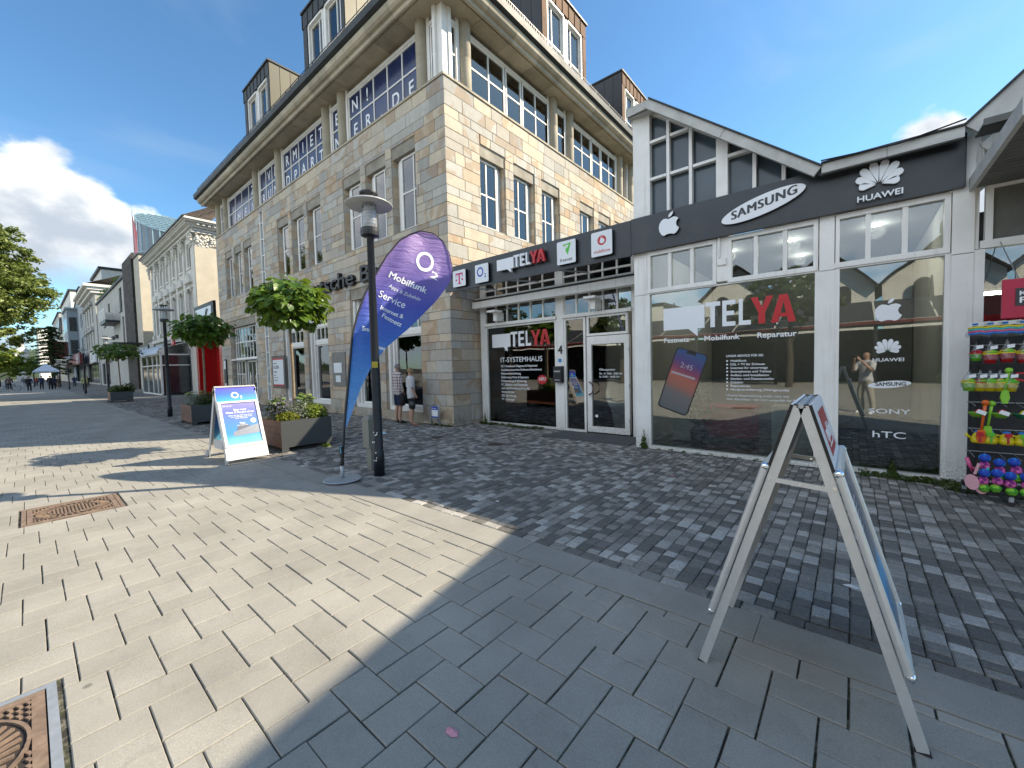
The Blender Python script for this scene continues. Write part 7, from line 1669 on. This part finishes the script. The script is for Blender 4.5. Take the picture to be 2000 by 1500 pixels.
# ================================================================== TREES, HILL, TENT
def big_tree(name, label, x, y, base, blobs, mat, leaf, n, trunk_r=.35, tone=None, group=None):
    t = thing(name, label, 'tree', (x, y, 0), 0, group); m = MB()
    top = max(b[2] for b in blobs); m.tube([(0, 0, 0), (.1, .05, base*.6), (0, 0, base), (.2, 0, base+(top-base)*.6)], [trunk_r*1.25, trunk_r, trunk_r*.85, trunk_r*.3], 10)
    for b in blobs: m.tube([(0, 0, base*.9), ((b[0])*.5, (b[1])*.5, (base+b[2])*.5), (b[0], b[1], b[2])], [trunk_r*.45, trunk_r*.25, .04], 6)
    m.build('trunk', M['bark_dark'], t, local=True); f = MB(); tot = sum(b[3]**2 for b in blobs)
    for b in blobs:
        k = int(n*b[3]**2/tot); nc = max(6, k//45)      # leaves gathered in sprays so that light and dark clumps and gaps form
        for _ in range(nc):
            d = RNG.normal(size=3); d /= np.linalg.norm(d); q = RNG.random()**.35; c = np.array([b[0], b[1], b[2]])+d*q*b[3]*np.array([1, 1, b[4] if len(b) > 4 else .8])
            bush(f, c, b[3]*.20, 45, leaf, .5, .55, 0, 1)
    f.build('crown', M[mat], t, local=True); return t
big_tree('linden_tree', 'large dense linden tree with yellowish green crown at the left edge', -45, -4.6, 3.6,
         [(0, 0, 9, 4.2, 1.0), (.5, 3.6, 7.4, 2.7), (-1.5, 3.2, 8.6, 2.4), (2, 2.3, 5.7, 2.3), (-2.0, -3, 8, 3.5), (0, -.6, 12.2, 3.2), (0, 2.2, 10.2, 2.2), (1, 4.6, 7.4, 1.6), (2, -3, 6.0, 2.6), (-1, 3.6, 5.0, 1.7), (0, 1.5, 5.0, 2.2), (0, 4.6, 8.6, 1.4), (0, 3.0, 11.4, 1.9), (0, 4.0, 10.0, 1.6)], 'leaf_linden', .12, 95000, .38)
big_tree('light_green_tree', 'bright light green tree behind the linden on the left of the street', -92, -6.5, 2.0, [(0, 0, 5.0, 4.0, .6), (0, 4.4, 4.2, 2.6, .7), (0, 5.4, 3.0, 1.6, .7), (0, -4, 5, 3.5, .7)], 'leaf_light', .20, 12000, .25)
big_tree('light_green_tree', 'second bright green tree, farther and lower, left of the street', -125, -3.5, 1.8, [(0, 0, 4.6, 3.4, .6), (0, 3.2, 3.6, 2.2, .7)], 'leaf_light', .24, 7000, .25)
ct = thing('cedar_tree', 'dark green tiered conifer standing in the street beside the market tent', 'tree', (-120, 3.4, 0)); MB().tube([(0, 0, 0), (0, 0, 6), (.2, .1, 11.5)], [.3, .22, .05], 8).build('trunk', M['bark_dark'], ct, local=True); f = MB()
for k in range(60):
    z = 2.2+k*.155; a = k*2.4; L = 3.6*(1-((z-2.2)/11)) * random.uniform(.6, 1.15)+.3
    for s in range(6): q = L*(s+1)/6; bush(f, (q*math.cos(a), q*math.sin(a), z+.05*s-.02*s*s), .45, 34, .16, .8, .28)
f.build('crown', M['leaf_conifer'], ct, local=True)
for (x, y, h, l) in ((-150, -8, 7, 'mid green street tree far down the left side'), (-185, -6, 8, 'darker street tree far down the left side'), (-230, -9, 9, 'farthest street tree on the left side')):
    big_tree('street_tree', l, x, y, 2.2, [(0, 0, h-2.2, 3.6, .7), (0, 2.6, h-3.2, 2.4, .7)], 'leaf_weed', .34, 4000, .25, group='trees far down the street')
# wooded hill
hv = []; hf = []; NX, NY = 50, 16
for j in range(NY):
    for i in range(NX):
        y = -420+i*20; x = -620-j*22; prof_ = 33*math.exp(-((y+30)/260)**2)+10*math.sin(y/60.)*.25; z = -2+(prof_+random.uniform(-1.5, 1.5))*min(1, j/5)+j*.3; hv.append((x, y, z))
for j in range(NY-1):
    for i in range(NX-1): hf.append((j*NX+i, j*NX+i+1, (j+1)*NX+i+1, (j+1)*NX+i))
struct('hill', MB().add(hv, hf), pm('hill_green', (.035, .055, .022), .9, var=.4, scale=.03))
f = MB()
for k in range(900):
    v = hv[random.randrange(len(hv))]; bush(f, (v[0]+random.uniform(-10, 10), v[1]+random.uniform(-10, 10), v[2]+2.0), random.uniform(3, 6), 36, 1.3, .6, .8)
tag(f.build('hill_wood', M['leaf_weed'], None, loc=(-640, 0, 0)), 'wooded hillside beyond the end of the street', 'wood', kind='stuff')
ch = thing('church_tower', 'small white baroque tower with domed top before the wooded hill', 'tower', (-330, -2.2, 0)); MB().box(-333, -327, -3.2, 1.2, 0, 14).build('shaft', M['plaster_white'], ch); MB().lathe(-330, -1.0, [(2.6, 14), (2.7, 14.6), (2.0, 16.2), (.9, 17.2), (.9, 18.4), (1.2, 18.8), (.2, 20.5), (.05, 23)], 14).build('dome', M['plaster_white'], ch)
tn = thing('market_tent', 'white pyramid roofed market tent on dark posts in the street', 'tent', (-108, 2.0, 0)); MB().add([(-104, .7, 2.65), (-104, 3.7, 2.65), (-110, 3.7, 2.65), (-110, .7, 2.65), (-107, 2.2, 3.95), (-104, .7, 2.4), (-104, 3.7, 2.4), (-110, 3.7, 2.4), (-110, .7, 2.4)], [(0, 1, 4), (1, 2, 4), (2, 3, 4), (3, 0, 4), (5, 6, 1, 0), (6, 7, 2, 1), (7, 8, 3, 2), (8, 5, 0, 3)]).build('canopy', pm('tent_cloth', (.58, .63, .68), .6), tn)
for x, y in ((-104.1, .8), (-104.1, 3.6), (-109.9, .8), (-109.9, 3.6)): MB().box(x-.06, x+.06, y-.06, y+.06, 0, 2.4).build('post', M['dark_metal'], tn)
nb_ = thing('litter_bin', 'dark box shaped litter bin beside the market tent', 'bin', (-96, 3.0, 0)); MB().box(-96.4, -95.6, 2.75, 3.3, .05, 1.05).build('body', M['black'], nb_); MB().box(-96.45, -95.55, 2.7, 3.35, 1.06, 1.16).build('lid', M['zinc_dark'], nb_)
ns = thing('road_sign', 'small round red no entry sign down the street', 'sign', (-125, .4, 0)); MB().tube([(-125, .4, 0), (-125, .4, 4.4)], .05, 6).build('post', M['galv'], ns); m = MB().lathe(0, 0, [(.001, 0), (.5, 0)], 20); m.xf(Matrix.Translation((-124.9, .4, 4.2)) @ Matrix.Rotation(R(90), 4, 'Y')); dd = m.build('disc', M['red'], ns); MB().box(-124.89, -124.87, .05, .75, 4.12, 4.28).build('bar', M['letter_white'], dd)
whb = thing('info_board', 'pale free standing notice board in the middle of the street', 'board', (-112, .4, 0)); MB().box(-112.1, -112, .1, .7, .2, 1.6).build('panel', M['sign_white'], whb); MB().box(-112.1, -112, .12, .2, 0, .2).build('foot', M['galv'], whb)

# ================================================================== ACROSS THE SQUARE (seen only mirrored in the shop glass)
CP = thing('glass_canopy', 'long glazed canopy with red edge across the square, mirrored in the shop windows', 'canopy', (0, -17, 0))
yA, yB, za, zb_ = -17.0, -21.5, 3.6, 5.3
MB().box(-34, 26, yA-.05, yA+.05, za-.16, za).build('red_edge', pm('red_edge', (.13, .008, .012), .6), CP); MB().box(-34, 26, yB+.1, yA-.1, za-.06, za-.02).build('soffit', M['dark_int'], CP)
for k in range(24): x = -34+k*2.5; MB().add([(x+.05, yA, za+.02), (x+2.45, yA, za+.02), (x+2.45, yB, zb_), (x+.05, yB, zb_)], [(0, 1, 2, 3)]).build('roof_pane', pm('canopy_pane', (.34, .37, .38), .25) if 'canopy_pane' not in M else M['canopy_pane'], CP); M['canopy_pane'] = CP.children[-1].data.materials[0]
for k in range(13): MB().box(-34+k*5-.08, -34+k*5+.08, yA-.3, yA-.14, 0, za-.26).build('post', M['dark_metal'], CP)
for k in range(0, 24, 3): m = MB(); x = -34+k*2.5; m.bar((x, yB, zb_), (x, yB+1.2, zb_+1.2), .08); m.bar((x, yB+1.2, zb_+1.2), (x, yA-1.6, za+.6), .08); m.build('truss', M['dark_metal'], CP)
MB().box(-34, 26, yB-.3, yB-.1, 0, 3.4).build('rear_wall', M['dark_int'], CP)
AR = thing('arcaded_hall', 'white gabled hall with round arched windows across the square', 'building', (-4, -34, 0)); W3 = Wall('x', -34)
for k, x in enumerate((-13, -5.5, 2, 9.5)):
    m = MB().prism([(0, 0), (7, 0), (7, 8.2), (3.5, 11.2), (0, 8.2)], (x, -34, 0), (1, 0, 0), (0, 0, 1), -.4 if False else .4); m.v = [(a, b+.0, c) for a, b, c in m.v]; m.build('gable_wall', M['plaster_white'], AR)
    for s in (1.7, 4.1): MB().prism([(0, 0), (1.2, 0)]+[(.6+.6*math.cos(t), 1.6+.6*math.sin(t)) for t in [i*math.pi/8 for i in range(9)]], (x+s, -33.58 if False else -33.95, 6.1), (1, 0, 0), (0, 0, 1), -.02).build('arch_window', M['dark_int'], AR)
    MB().add([(x-.3, -33.0, 8.0), (x+3.5, -33.0, 11.5), (x+3.5, -50, 11.5), (x-.3, -50, 8.0), (x+7.3, -33, 8.0), (x+7.3, -50, 8.0)], [(0, 1, 2, 3), (1, 4, 5, 2)]).build('roof', M['roof_tile'], AR)
for o in AR.children:
    if o.name.startswith('gable_wall'):
        for v in o.data.vertices: v.co.y = -v.co.y-.4 if False else v.co.y
    if o.name.startswith('arch_window'):
        for v in o.data.vertices: v.co.y += .45
block('brown_roof_house', 'long house with brown tiled roof across the square', -44, -18, -48, -36, 8.5, 'plaster_white', 7, 2, gable=None)
for k, (x, y, h) in enumerate(((-14, -13.5, 7.5), (-3, -14.5, 8), (12, -13, 7), (-26, -14, 8.5), (22, -15, 8))):
    big_tree('square_tree', ['mid green tree left of the canopy posts across the square', 'broad green tree before the arcaded hall across the square', 'green tree at the right of the canopy across the square', 'tall green tree at the far left across the square', 'farthest right green tree across the square'][k], x, y, 2.6, [(0, 0, h-2.6, 2.2, .7), (1.3, .3, h-3.4, 1.6, .7), (-1.3, -.2, h-3.1, 1.7, .7)], 'leaf_weed', .16, 5000, .16, group='trees across the square')
# ================================================================== PEOPLE
SKIN = pm('skin', (.46, .27, .19), .5, var=.08, scale=9, **{'Subsurface Weight': .05})
def cloth(name, c, **k): return pm(name, c, .85, var=.12, scale=8, bump=.15, bscale=70, **k)
def plaid():
    t = NT('plaid_shirt'); g = t.n('TexCoord').outputs['Object']; s = t.n('SeparateXYZ', {0: g})
    def stripe(v, f, w): return t.math('LESS_THAN', t.math('FRACT', t.math('MULTIPLY', v, f)), w)
    hx = t.math('ADD', s.outputs[0], t.math('MULTIPLY', s.outputs[1], .6))
    a = stripe(hx, 13, .30); b = stripe(s.outputs[2], 12, .30)
    both = t.math('MULTIPLY', a, b); one = t.math('MAXIMUM', a, b)
    c = t.mix(t.math('MULTIPLY', one, .72), (.58, .54, .52, 1), (.16, .07, .07, 1)); c = t.mix(both, c, (.045, .03, .035, 1)); return t.out(c, .85)
def person(name, label, loc, rz, h, sk, clothes, hair, fingers=True, group=None, lod=2, shoes=None):
    """sk: joints in metres for a 1.75 m figure standing at the origin and facing +Y"""
    t = thing(name, label, 'person', loc, rz, group); k = h/1.75
    J = {n: Vector(p)*k for n, p in sk.items()}
    E_ = []; V = []; Rd = []; idx = {}
    def jn(n, r, ry=None): idx[n] = len(V); V.append(J[n]); Rd.append((r*k, (ry or r)*k))
    def ed(a, b): E_.append((idx[a], idx[b]))
    jn('pelvis', .145, .115); J['waist'] = J['pelvis'].lerp(J['chest'], .42); jn('waist', .135, .105); jn('chest', .165, .120); jn('neck', .056)
    J['chin'] = J['neck'].lerp(J['head'], .45); jn('chin', .058); jn('head', .088, .098); J['crown'] = J['head']+(J['head']-J['neck']).normalized()*.085*k; jn('crown', .062, .070)
    for a, b in (('pelvis', 'waist'), ('waist', 'chest'), ('chest', 'neck'), ('neck', 'chin'), ('chin', 'head'), ('head', 'crown')): ed(a, b)
    for s in 'lr':
        jn('sh_'+s, .062); jn('el_'+s, .041); jn('wr_'+s, .026); J['palm_'+s] = J['wr_'+s]+(J['wr_'+s]-J['el_'+s]).normalized()*.065*k if 'hd_'+s not in J else J['wr_'+s].lerp(J['hd_'+s], .8); jn('palm_'+s, .034, .016)
        ed('chest', 'sh_'+s); ed('sh_'+s, 'el_'+s); ed('el_'+s, 'wr_'+s); ed('wr_'+s, 'palm_'+s)
        jn('hp_'+s, .095); jn('kn_'+s, .058); J['calf_'+s] = J['kn_'+s].lerp(J['an_'+s], .32)+Vector((0, -.015*k, 0)); jn('calf_'+s, .057); jn('an_'+s, .036); J['heel_'+s] = J['an_'+s]+Vector((0, -.03*k, -.045*k)); J['ball_'+s] = J['toe_'+s].lerp(J['an_'+s], .35); J['ball_'+s].z = .03*k
        jn('ball_'+s, .036, .028); jn('toe_'+s, .028, .020)
        ed('pelvis', 'hp_'+s); ed('hp_'+s, 'kn_'+s); ed('kn_'+s, 'calf_'+s); ed('calf_'+s, 'an_'+s); ed('an_'+s, 'ball_'+s); ed('ball_'+s, 'toe_'+s)
        if fingers:
            d = (J['palm_'+s]-J['wr_'+s]).normalized(); up = Vector((0, 1, 0)); side = d.cross(Vector((1 if s == 'l' else -1, 0, 0))).normalized()
            if side.length < .5: side = Vector((0, 0, 1))
            inn = side.cross(d).normalized()*(1 if s == 'l' else 1)
            for f_, (o, L) in enumerate(((-.027, .068), (-.009, .078), (.009, .072), (.026, .056))):
                a = J['palm_'+s]+side*o*k+d*.022*k; c = a+d*L*.5*k+inn*.006*k; e = c+d*L*.42*k+inn*.024*k
                for nm, p, r in (('a', a, .0105), ('b', c, .009), ('c', e, .0075)): J['f%d%s_%s' % (f_, nm, s)] = p; jn('f%d%s_%s' % (f_, nm, s), r)
                ed('palm_'+s, 'f%da_%s' % (f_, s)); ed('f%da_%s' % (f_, s), 'f%db_%s' % (f_, s)); ed('f%db_%s' % (f_, s), 'f%dc_%s' % (f_, s))
            a = J['wr_'+s].lerp(J['palm_'+s], .5)-side*.028*k; c = a-side*.022*k+d*.03*k; J['t1_'+s] = a; J['t2_'+s] = c; jn('t1_'+s, .011); jn('t2_'+s, .0095); ed('palm_'+s, 't1_'+s); ed('t1_'+s, 't2_'+s)
    me = D.meshes.new('body'); me.from_pydata([tuple(v) for v in V], E_, []); o = D.objects.new('body', me); COL.objects.link(o)
    m = o.modifiers.new('skin', 'SKIN'); m.use_smooth_shade = True; m.branch_smoothing = .6
    for i, r in enumerate(Rd): me.skin_vertices[0].data[i].radius = r
    me.skin_vertices[0].data[0].use_root = True
    s_ = o.modifiers.new('sub', 'SUBSURF'); s_.levels = lod; s_.render_levels = lod
    bpy.context.view_layer.update(); dg = bpy.context.evaluated_depsgraph_get(); bm_ = D.meshes.new_from_object(o.evaluated_get(dg)); D.objects.remove(o); D.meshes.remove(me)
    bm_.materials.clear(); bm_.materials.append(SKIN); body = D.objects.new('body', bm_); COL.objects.link(body); body.parent = t
    segs = {'torso': [('pelvis', 'waist'), ('waist', 'chest'), ('chest', 'neck')], 'head': [('chin', 'head'), ('head', 'crown')], 'uarm': [('sh_l', 'el_l'), ('sh_r', 'el_r'), ('chest', 'sh_l'), ('chest', 'sh_r')],
            'farm': [('el_l', 'wr_l'), ('el_r', 'wr_r')], 'hand': [('wr_l', 'palm_l'), ('wr_r', 'palm_r')]+([('palm_'+q, 'f%dc_%s' % (i, q)) for q in 'lr' for i in range(4)] if fingers else []), 'thigh': [('hp_l', 'kn_l'), ('hp_r', 'kn_r'), ('pelvis', 'hp_l'), ('pelvis', 'hp_r')], 'shin': [('kn_l', 'an_l'), ('kn_r', 'an_r')], 'foot': [('an_l', 'toe_l'), ('an_r', 'toe_r')]}
    segl = [(g_, J[a], J[b]) for g_, L in segs.items() for a, b in L]
    co = np.array([v.co for v in bm_.vertices]); no = np.array([v.normal for v in bm_.vertices])
    ds = []
    for g_, a, b in segl:
        a = np.array(a); b = np.array(b); ab = b-a; tt = np.clip(((co-a)@ab)/(ab@ab+1e-9), 0, 1); ds.append(np.linalg.norm(co-(a+tt[:, None]*ab), axis=1)-(.05*k if g_ == 'torso' else 0))
    near = np.argmin(np.array(ds), 0); reg = [segl[i][0] for i in near]
    def garment(nm, test, off, mat_):
        fs = [p.vertices[:] for p in bm_.polygons if all(test(reg[i], co[i]) for i in p.vertices)]
        if not fs: return
        us = sorted({i for f in fs for i in f}); mp = {a: b for b, a in enumerate(us)}; c2 = co[us]+no[us]*off*k
        c2[:, 2] = np.maximum(c2[:, 2], .002); gm_ = D.meshes.new(nm); gm_.from_pydata([tuple(v) for v in c2], [], [[mp[i] for i in f] for f in fs]); gm_.materials.append(mat_); gm_.polygons.foreach_set('use_smooth', [True]*len(fs)); go_ = D.objects.new(nm, gm_); COL.objects.link(go_); go_.parent = t
        so_ = go_.modifiers.new('thick', 'SOLIDIFY'); so_.thickness = .004*k; so_.offset = -1
    for nm, regs, zlo, zhi, off, mt in clothes: garment(nm, lambda r, c, regs=regs, zlo=zlo, zhi=zhi: r in regs and zlo*k <= c[2] <= zhi*k, off, mt)
    hd = J['head']; fw = Vector(sk.get('face', (0, 1, 0))).normalized()
    if hair: garment('hair', lambda r, c: r == 'head' and ((Vector(c)-hd).dot(fw) < hair[1]*k or c[2] > hd.z+.065*k) and c[2] > hd.z-hair[2]*k, hair[3], hair[0])
    # ears, nose
    if fingers:
        rt = fw.cross(Vector((0, 0, 1))).normalized()
        for s in (-1, 1): MB().lathe(0, 0, [(.001, -.028*k), (.010*k, -.02*k), (.013*k, .012*k), (.004*k, .028*k)], 8).xf(Matrix.Translation(hd+rt*s*.083*k-Vector((0, 0, .012*k)))).build('ear', SKIN, t, local=True, smooth=True)
        MB().prism([(-.014*k, 0), (.014*k, 0), (0, .045*k)], hd+fw*.088*k-rt*0-Vector((0, 0, .035*k)), rt, (0, 0, 1), -.016*k).build('nose', SKIN, t, local=True)
        ey = D.materials.get('eye_dark') or pm('eye_dark', (.03, .02, .02), .3)
        for s in (-1, 1): MB().lathe(0, 0, [(.001, -.009*k), (.010*k, 0), (.001, .009*k)], 8).xf(Matrix.Translation(hd+fw*.090*k+rt*s*.032*k+Vector((0, 0, .008*k)))).build('eye', ey, t, local=True)
    return t
def stand(sp=.0, arm=(.0, .0), feet=.10, lean=0., bend_l=0., bend_r=0., stride=0.):
    d = {'pelvis': (0, 0, .95), 'chest': (0, lean*.5+.005, 1.32), 'neck': (0, lean*.7-.01, 1.49), 'head': (0, lean+.012, 1.635)}
    for s, q, sx in (('l', -1, -1), ('r', 1, 1)):
        st = stride*q; b = bend_l if s == 'l' else bend_r; a = arm[0] if s == 'l' else arm[1]
        d['sh_'+s] = (sx*.185, lean*.5-.01, 1.43); d['el_'+s] = (sx*(.225+.02*sp), lean*.4-.03+b*.10-st*.3, 1.15+b*.03); d['wr_'+s] = (sx*(.225+.03*sp-.08*b), lean*.4+.03+b*.24-st*.45, .915+b*.25)
        d['hp_'+s] = (sx*.085, 0, .91); d['kn_'+s] = (sx*feet, .02+st*.6, .495); d['an_'+s] = (sx*feet, -.02+st, .085); d['toe_'+s] = (sx*(feet+.03), .155+st, .028)
    return d
TOP = ('torso', 'uarm', 'thigh'); TOPL = ('torso', 'uarm', 'farm', 'thigh'); LEG = ('thigh', 'shin', 'torso')
grey_hair = pm('hair_grey', (.23, .22, .21), .8, var=.3, scale=60, bump=.5, bscale=160); blond = pm('hair_blond', (.30, .20, .10), .7, var=.3, scale=60, bump=.5, bscale=160)
navy = cloth('navy', (.010, .018, .055)); blackc = cloth('black_cloth', (.006, .006, .007)); whitec = cloth('white_cloth', (.52, .52, .53)); dsh = pm('dark_shoe', (.03, .03, .032), .6); sandal = pm('sandal', (.42, .16, .09), .5)
man = person('person', 'grey haired man in plaid shirt and navy shorts looking into the bank window', (-10.15, 6.92, 0), R(-12), 1.76, stand(arm=(0, 0), feet=.125, bend_r=.1), [
    ('shirt', TOPL, .82, 1.50, .022, plaid()), ('shorts', ('thigh', 'torso', 'shin'), .52, 1.0, .018, navy), ('shoe', ('foot',), 0, .10, .014, dsh)], (grey_hair, .03, .07, .012), lod=3)
woman = person('person', 'blond woman in white top and black shorts beside the man in plaid', (-9.50, 6.90, 0), R(-22), 1.63, stand(feet=.075, sp=.3, bend_r=.15), [
    ('top', TOP, .80, 1.50, .020, whitec), ('shorts', ('thigh', 'torso', 'shin'), .50, 1.0, .014, blackc), ('sandal', ('foot',), 0, .035, .008, sandal)], (blond, .04, .125, .024), lod=3)
hb_ = thing('handbag', 'black handbag held by the blond woman', 'bag', (-9.30, 6.80, .6)); m = MB().lathe(-9.56, 6.76, [(.02, -.13), (.10, -.11), (.12, 0), (.09, .08), (.02, .10)], 14, cz=.60, sy=.55); m.v = [(x+.3, y, z) for x, y, z in m.v]; m.build('pouch', M['black'], hb_, smooth=True); MB().tube([(-9.32, 6.76, .68), (-9.30, 6.80, .82), (-9.23, 6.76, .68)], .008, 6).build('strap', M['black'], hb_)
jk = thing('folded_jacket', 'black jacket carried between the couple at the bank window', 'jacket', (-9.82, 6.85, .75)); m = MB().lathe(-9.82, 6.84, [(.02, -.20), (.09, -.17), (.12, -.05), (.11, .08), (.05, .16), (.01, .18)], 14, cz=.73, sy=.6); m.build('cloth', blackc, jk, smooth=True)
# distant passers by
cl_ = {n: cloth('cloth_'+n, c) for n, c in dict(dark=(.012, .013, .018), navy=(.02, .03, .07), pale=(.50, .50, .52), yellow=(.40, .40, .16), brown=(.10, .06, .04), red=(.35, .05, .03), grey=(.15, .15, .16), jeans=(.05, .08, .16), skinny=(.22, .17, .13)).items()}
hd_ = pm('hair_dark', (.02, .015, .012), .8)
def walker(x, y, rz, h, top, leg, label, stride=.12, hair=hd_):
    return person('person', label, (x, y, 0), rz, h, stand(stride=stride), [('shirt', TOPL, .80, 1.50, .022, cl_[top]), ('trousers', LEG, .10, 1.0, .014, cl_[leg]), ('shoe', ('foot',), 0, .10, .012, dsh)], (hair, .03, .07, .012), fingers=False, lod=1, group='people far down the promenade')
F = R(90)
walker(-63, 3.95, F, 1.66, 'yellow', 'dark', 'passer by in pale yellow top walking away beside the red shop front')
walker(-72, .15, F, 1.75, 'dark', 'dark', 'passer by in black with white shoes, leftmost of the nearer walkers', .16)
walker(-80, 1.20, F, 1.80, 'navy', 'dark', 'man in dark blue walking away before the market tent'); walker(-76, 1.85, F, 1.78, 'dark', 'dark', 'broad man in black walking away before the market tent', .08); walker(-77, 2.15, F, 1.68, 'navy', 'dark', 'companion in dark clothes right of the broad man')
walker(-80, 2.65, F, 1.60, 'brown', 'skinny', 'passer by in short brown jacket and light trousers near the litter bin'); walker(-100, -2.0, -F, 1.72, 'pale', 'jeans', 'person in white shirt and blue jeans far down the left side')
walker(-104, -.35, F, 1.7, 'grey', 'pale', 'person in grey far down the street centre'); walker(-108, .05, F, 1.65, 'dark', 'dark', 'person in black pushing along far down the street centre'); walker(-90, 4.6, F, 1.7, 'navy', 'navy', 'passer by in navy close to the shop fronts right of the lamps'); walker(-84, 5.6, F, 1.62, 'dark', 'brown', 'passer by in dark jacket before the display windows')
walker(-112, 1.1, -F, 1.7, 'red', 'dark', 'person in red sitting side of the market tent')
cy_ = thing('bicycle', 'dark bicycle ridden at the left edge of the street', 'bicycle', (-76, -1.35, 0), R(90))
for s in (-.52, .52):
    m = MB(); n = 20
    m.tube([(s+.33*math.cos(2*math.pi*k/n), 0, .34+.33*math.sin(2*math.pi*k/n)) for k in range(n+1)], .02, 6, cap=False); w_ = m.build('wheel', M['rubber'], cy_, local=True); q = MB()
    for k in range(8): q.bar((s, 0, .34), (s+.32*math.cos(k*math.pi/4), 0, .34+.32*math.sin(k*math.pi/4)), .004)
    q.build('spokes', M['galv'], w_, local=True)
m = MB()
for a, b in (((-.52, 0, .34), (-.15, 0, .85)), ((-.15, 0, .85), (.40, 0, .85)), ((.40, 0, .95), (.52, 0, .34)), ((-.15, 0, .85), (0, 0, .34)), ((0, 0, .34), (.42, 0, .8)), ((-.52, 0, .34), (0, 0, .34))): m.bar(a, b, .03)
m.build('frame', M['dark_metal'], cy_, local=True); MB().box(-.28, -.02, -.06, .06, .86, .92).build('saddle', M['black'], cy_, local=True); MB().bar((.38, -.28, 1.02), (.38, .28, 1.02), .025).build('handlebar', M['dark_metal'], cy_, local=True)
rid = stand(); rid.update({'kn_l': (-.10, .33, .72), 'an_l': (-.10, .22, .33), 'toe_l': (-.10, .36, .27), 'kn_r': (.10, .22, .62), 'an_r': (.10, .10, .24), 'toe_r': (.10, .26, .20), 'chest': (0, .16, 1.33), 'neck': (0, .22, 1.50), 'head': (0, .26, 1.64), 'sh_l': (-.18, .2, 1.43), 'sh_r': (.18, .2, 1.43), 'el_l': (-.24, .38, 1.20), 'el_r': (.24, .38, 1.20), 'wr_l': (-.25, .55, 1.05), 'wr_r': (.25, .55, 1.05)})
person('person', 'cyclist in dark clothes riding away at the left edge of the street', (-75.85, -1.35, 0), R(90), 1.78, rid, [('shirt', TOPL, .85, 1.55, .02, cl_['brown']), ('trousers', LEG, .3, 1.0, .02, cl_['dark'])], (hd_, .03, .07, .01), fingers=False, lod=1)
# the photographer, standing where the picture is taken, mirrored in the window with brand marks
pf = stand(feet=.14); pf.update({'sh_l': (-.18, .0, 1.43), 'sh_r': (.18, .0, 1.43), 'el_l': (-.26, .14, 1.22), 'wr_l': (-.09, .30, 1.50), 'hd_l': (-.06, .34, 1.56), 'el_r': (.26, .14, 1.24), 'wr_r': (.10, .30, 1.50), 'hd_r': (.07, .34, 1.56), 'head': (0, .0, 1.64)})
va = math.atan2(.763, -.645)  # looking direction
ph_pos = (-math.cos(va)*.47, -math.sin(va)*.47, 0)
jeans_l = cloth('beige_trousers', (.40, .37, .32)); person('person', 'man in white polo shirt and light trousers taking the photograph, mirrored in the window', ph_pos, va-R(90), 1.74, pf, [
    ('polo_shirt', TOP, .90, 1.50, .024, whitec), ('trousers', LEG, .10, 1.02, .014, jeans_l), ('shoe', ('foot',), 0, .10, .012, M['sign_white'])], (pm('hair_short', (.05, .04, .035), .8), .02, .03, .004), lod=2)
phn = thing('phone', 'black phone held up by the photographer', 'phone', (-math.cos(va)*.06, -math.sin(va)*.06, 1.6), va-R(90)); MB().box(-.075, .075, -.012, -.004, -.036, .036).build('body', M['black'], phn, local=True)
flush_texts(); drape_flag()
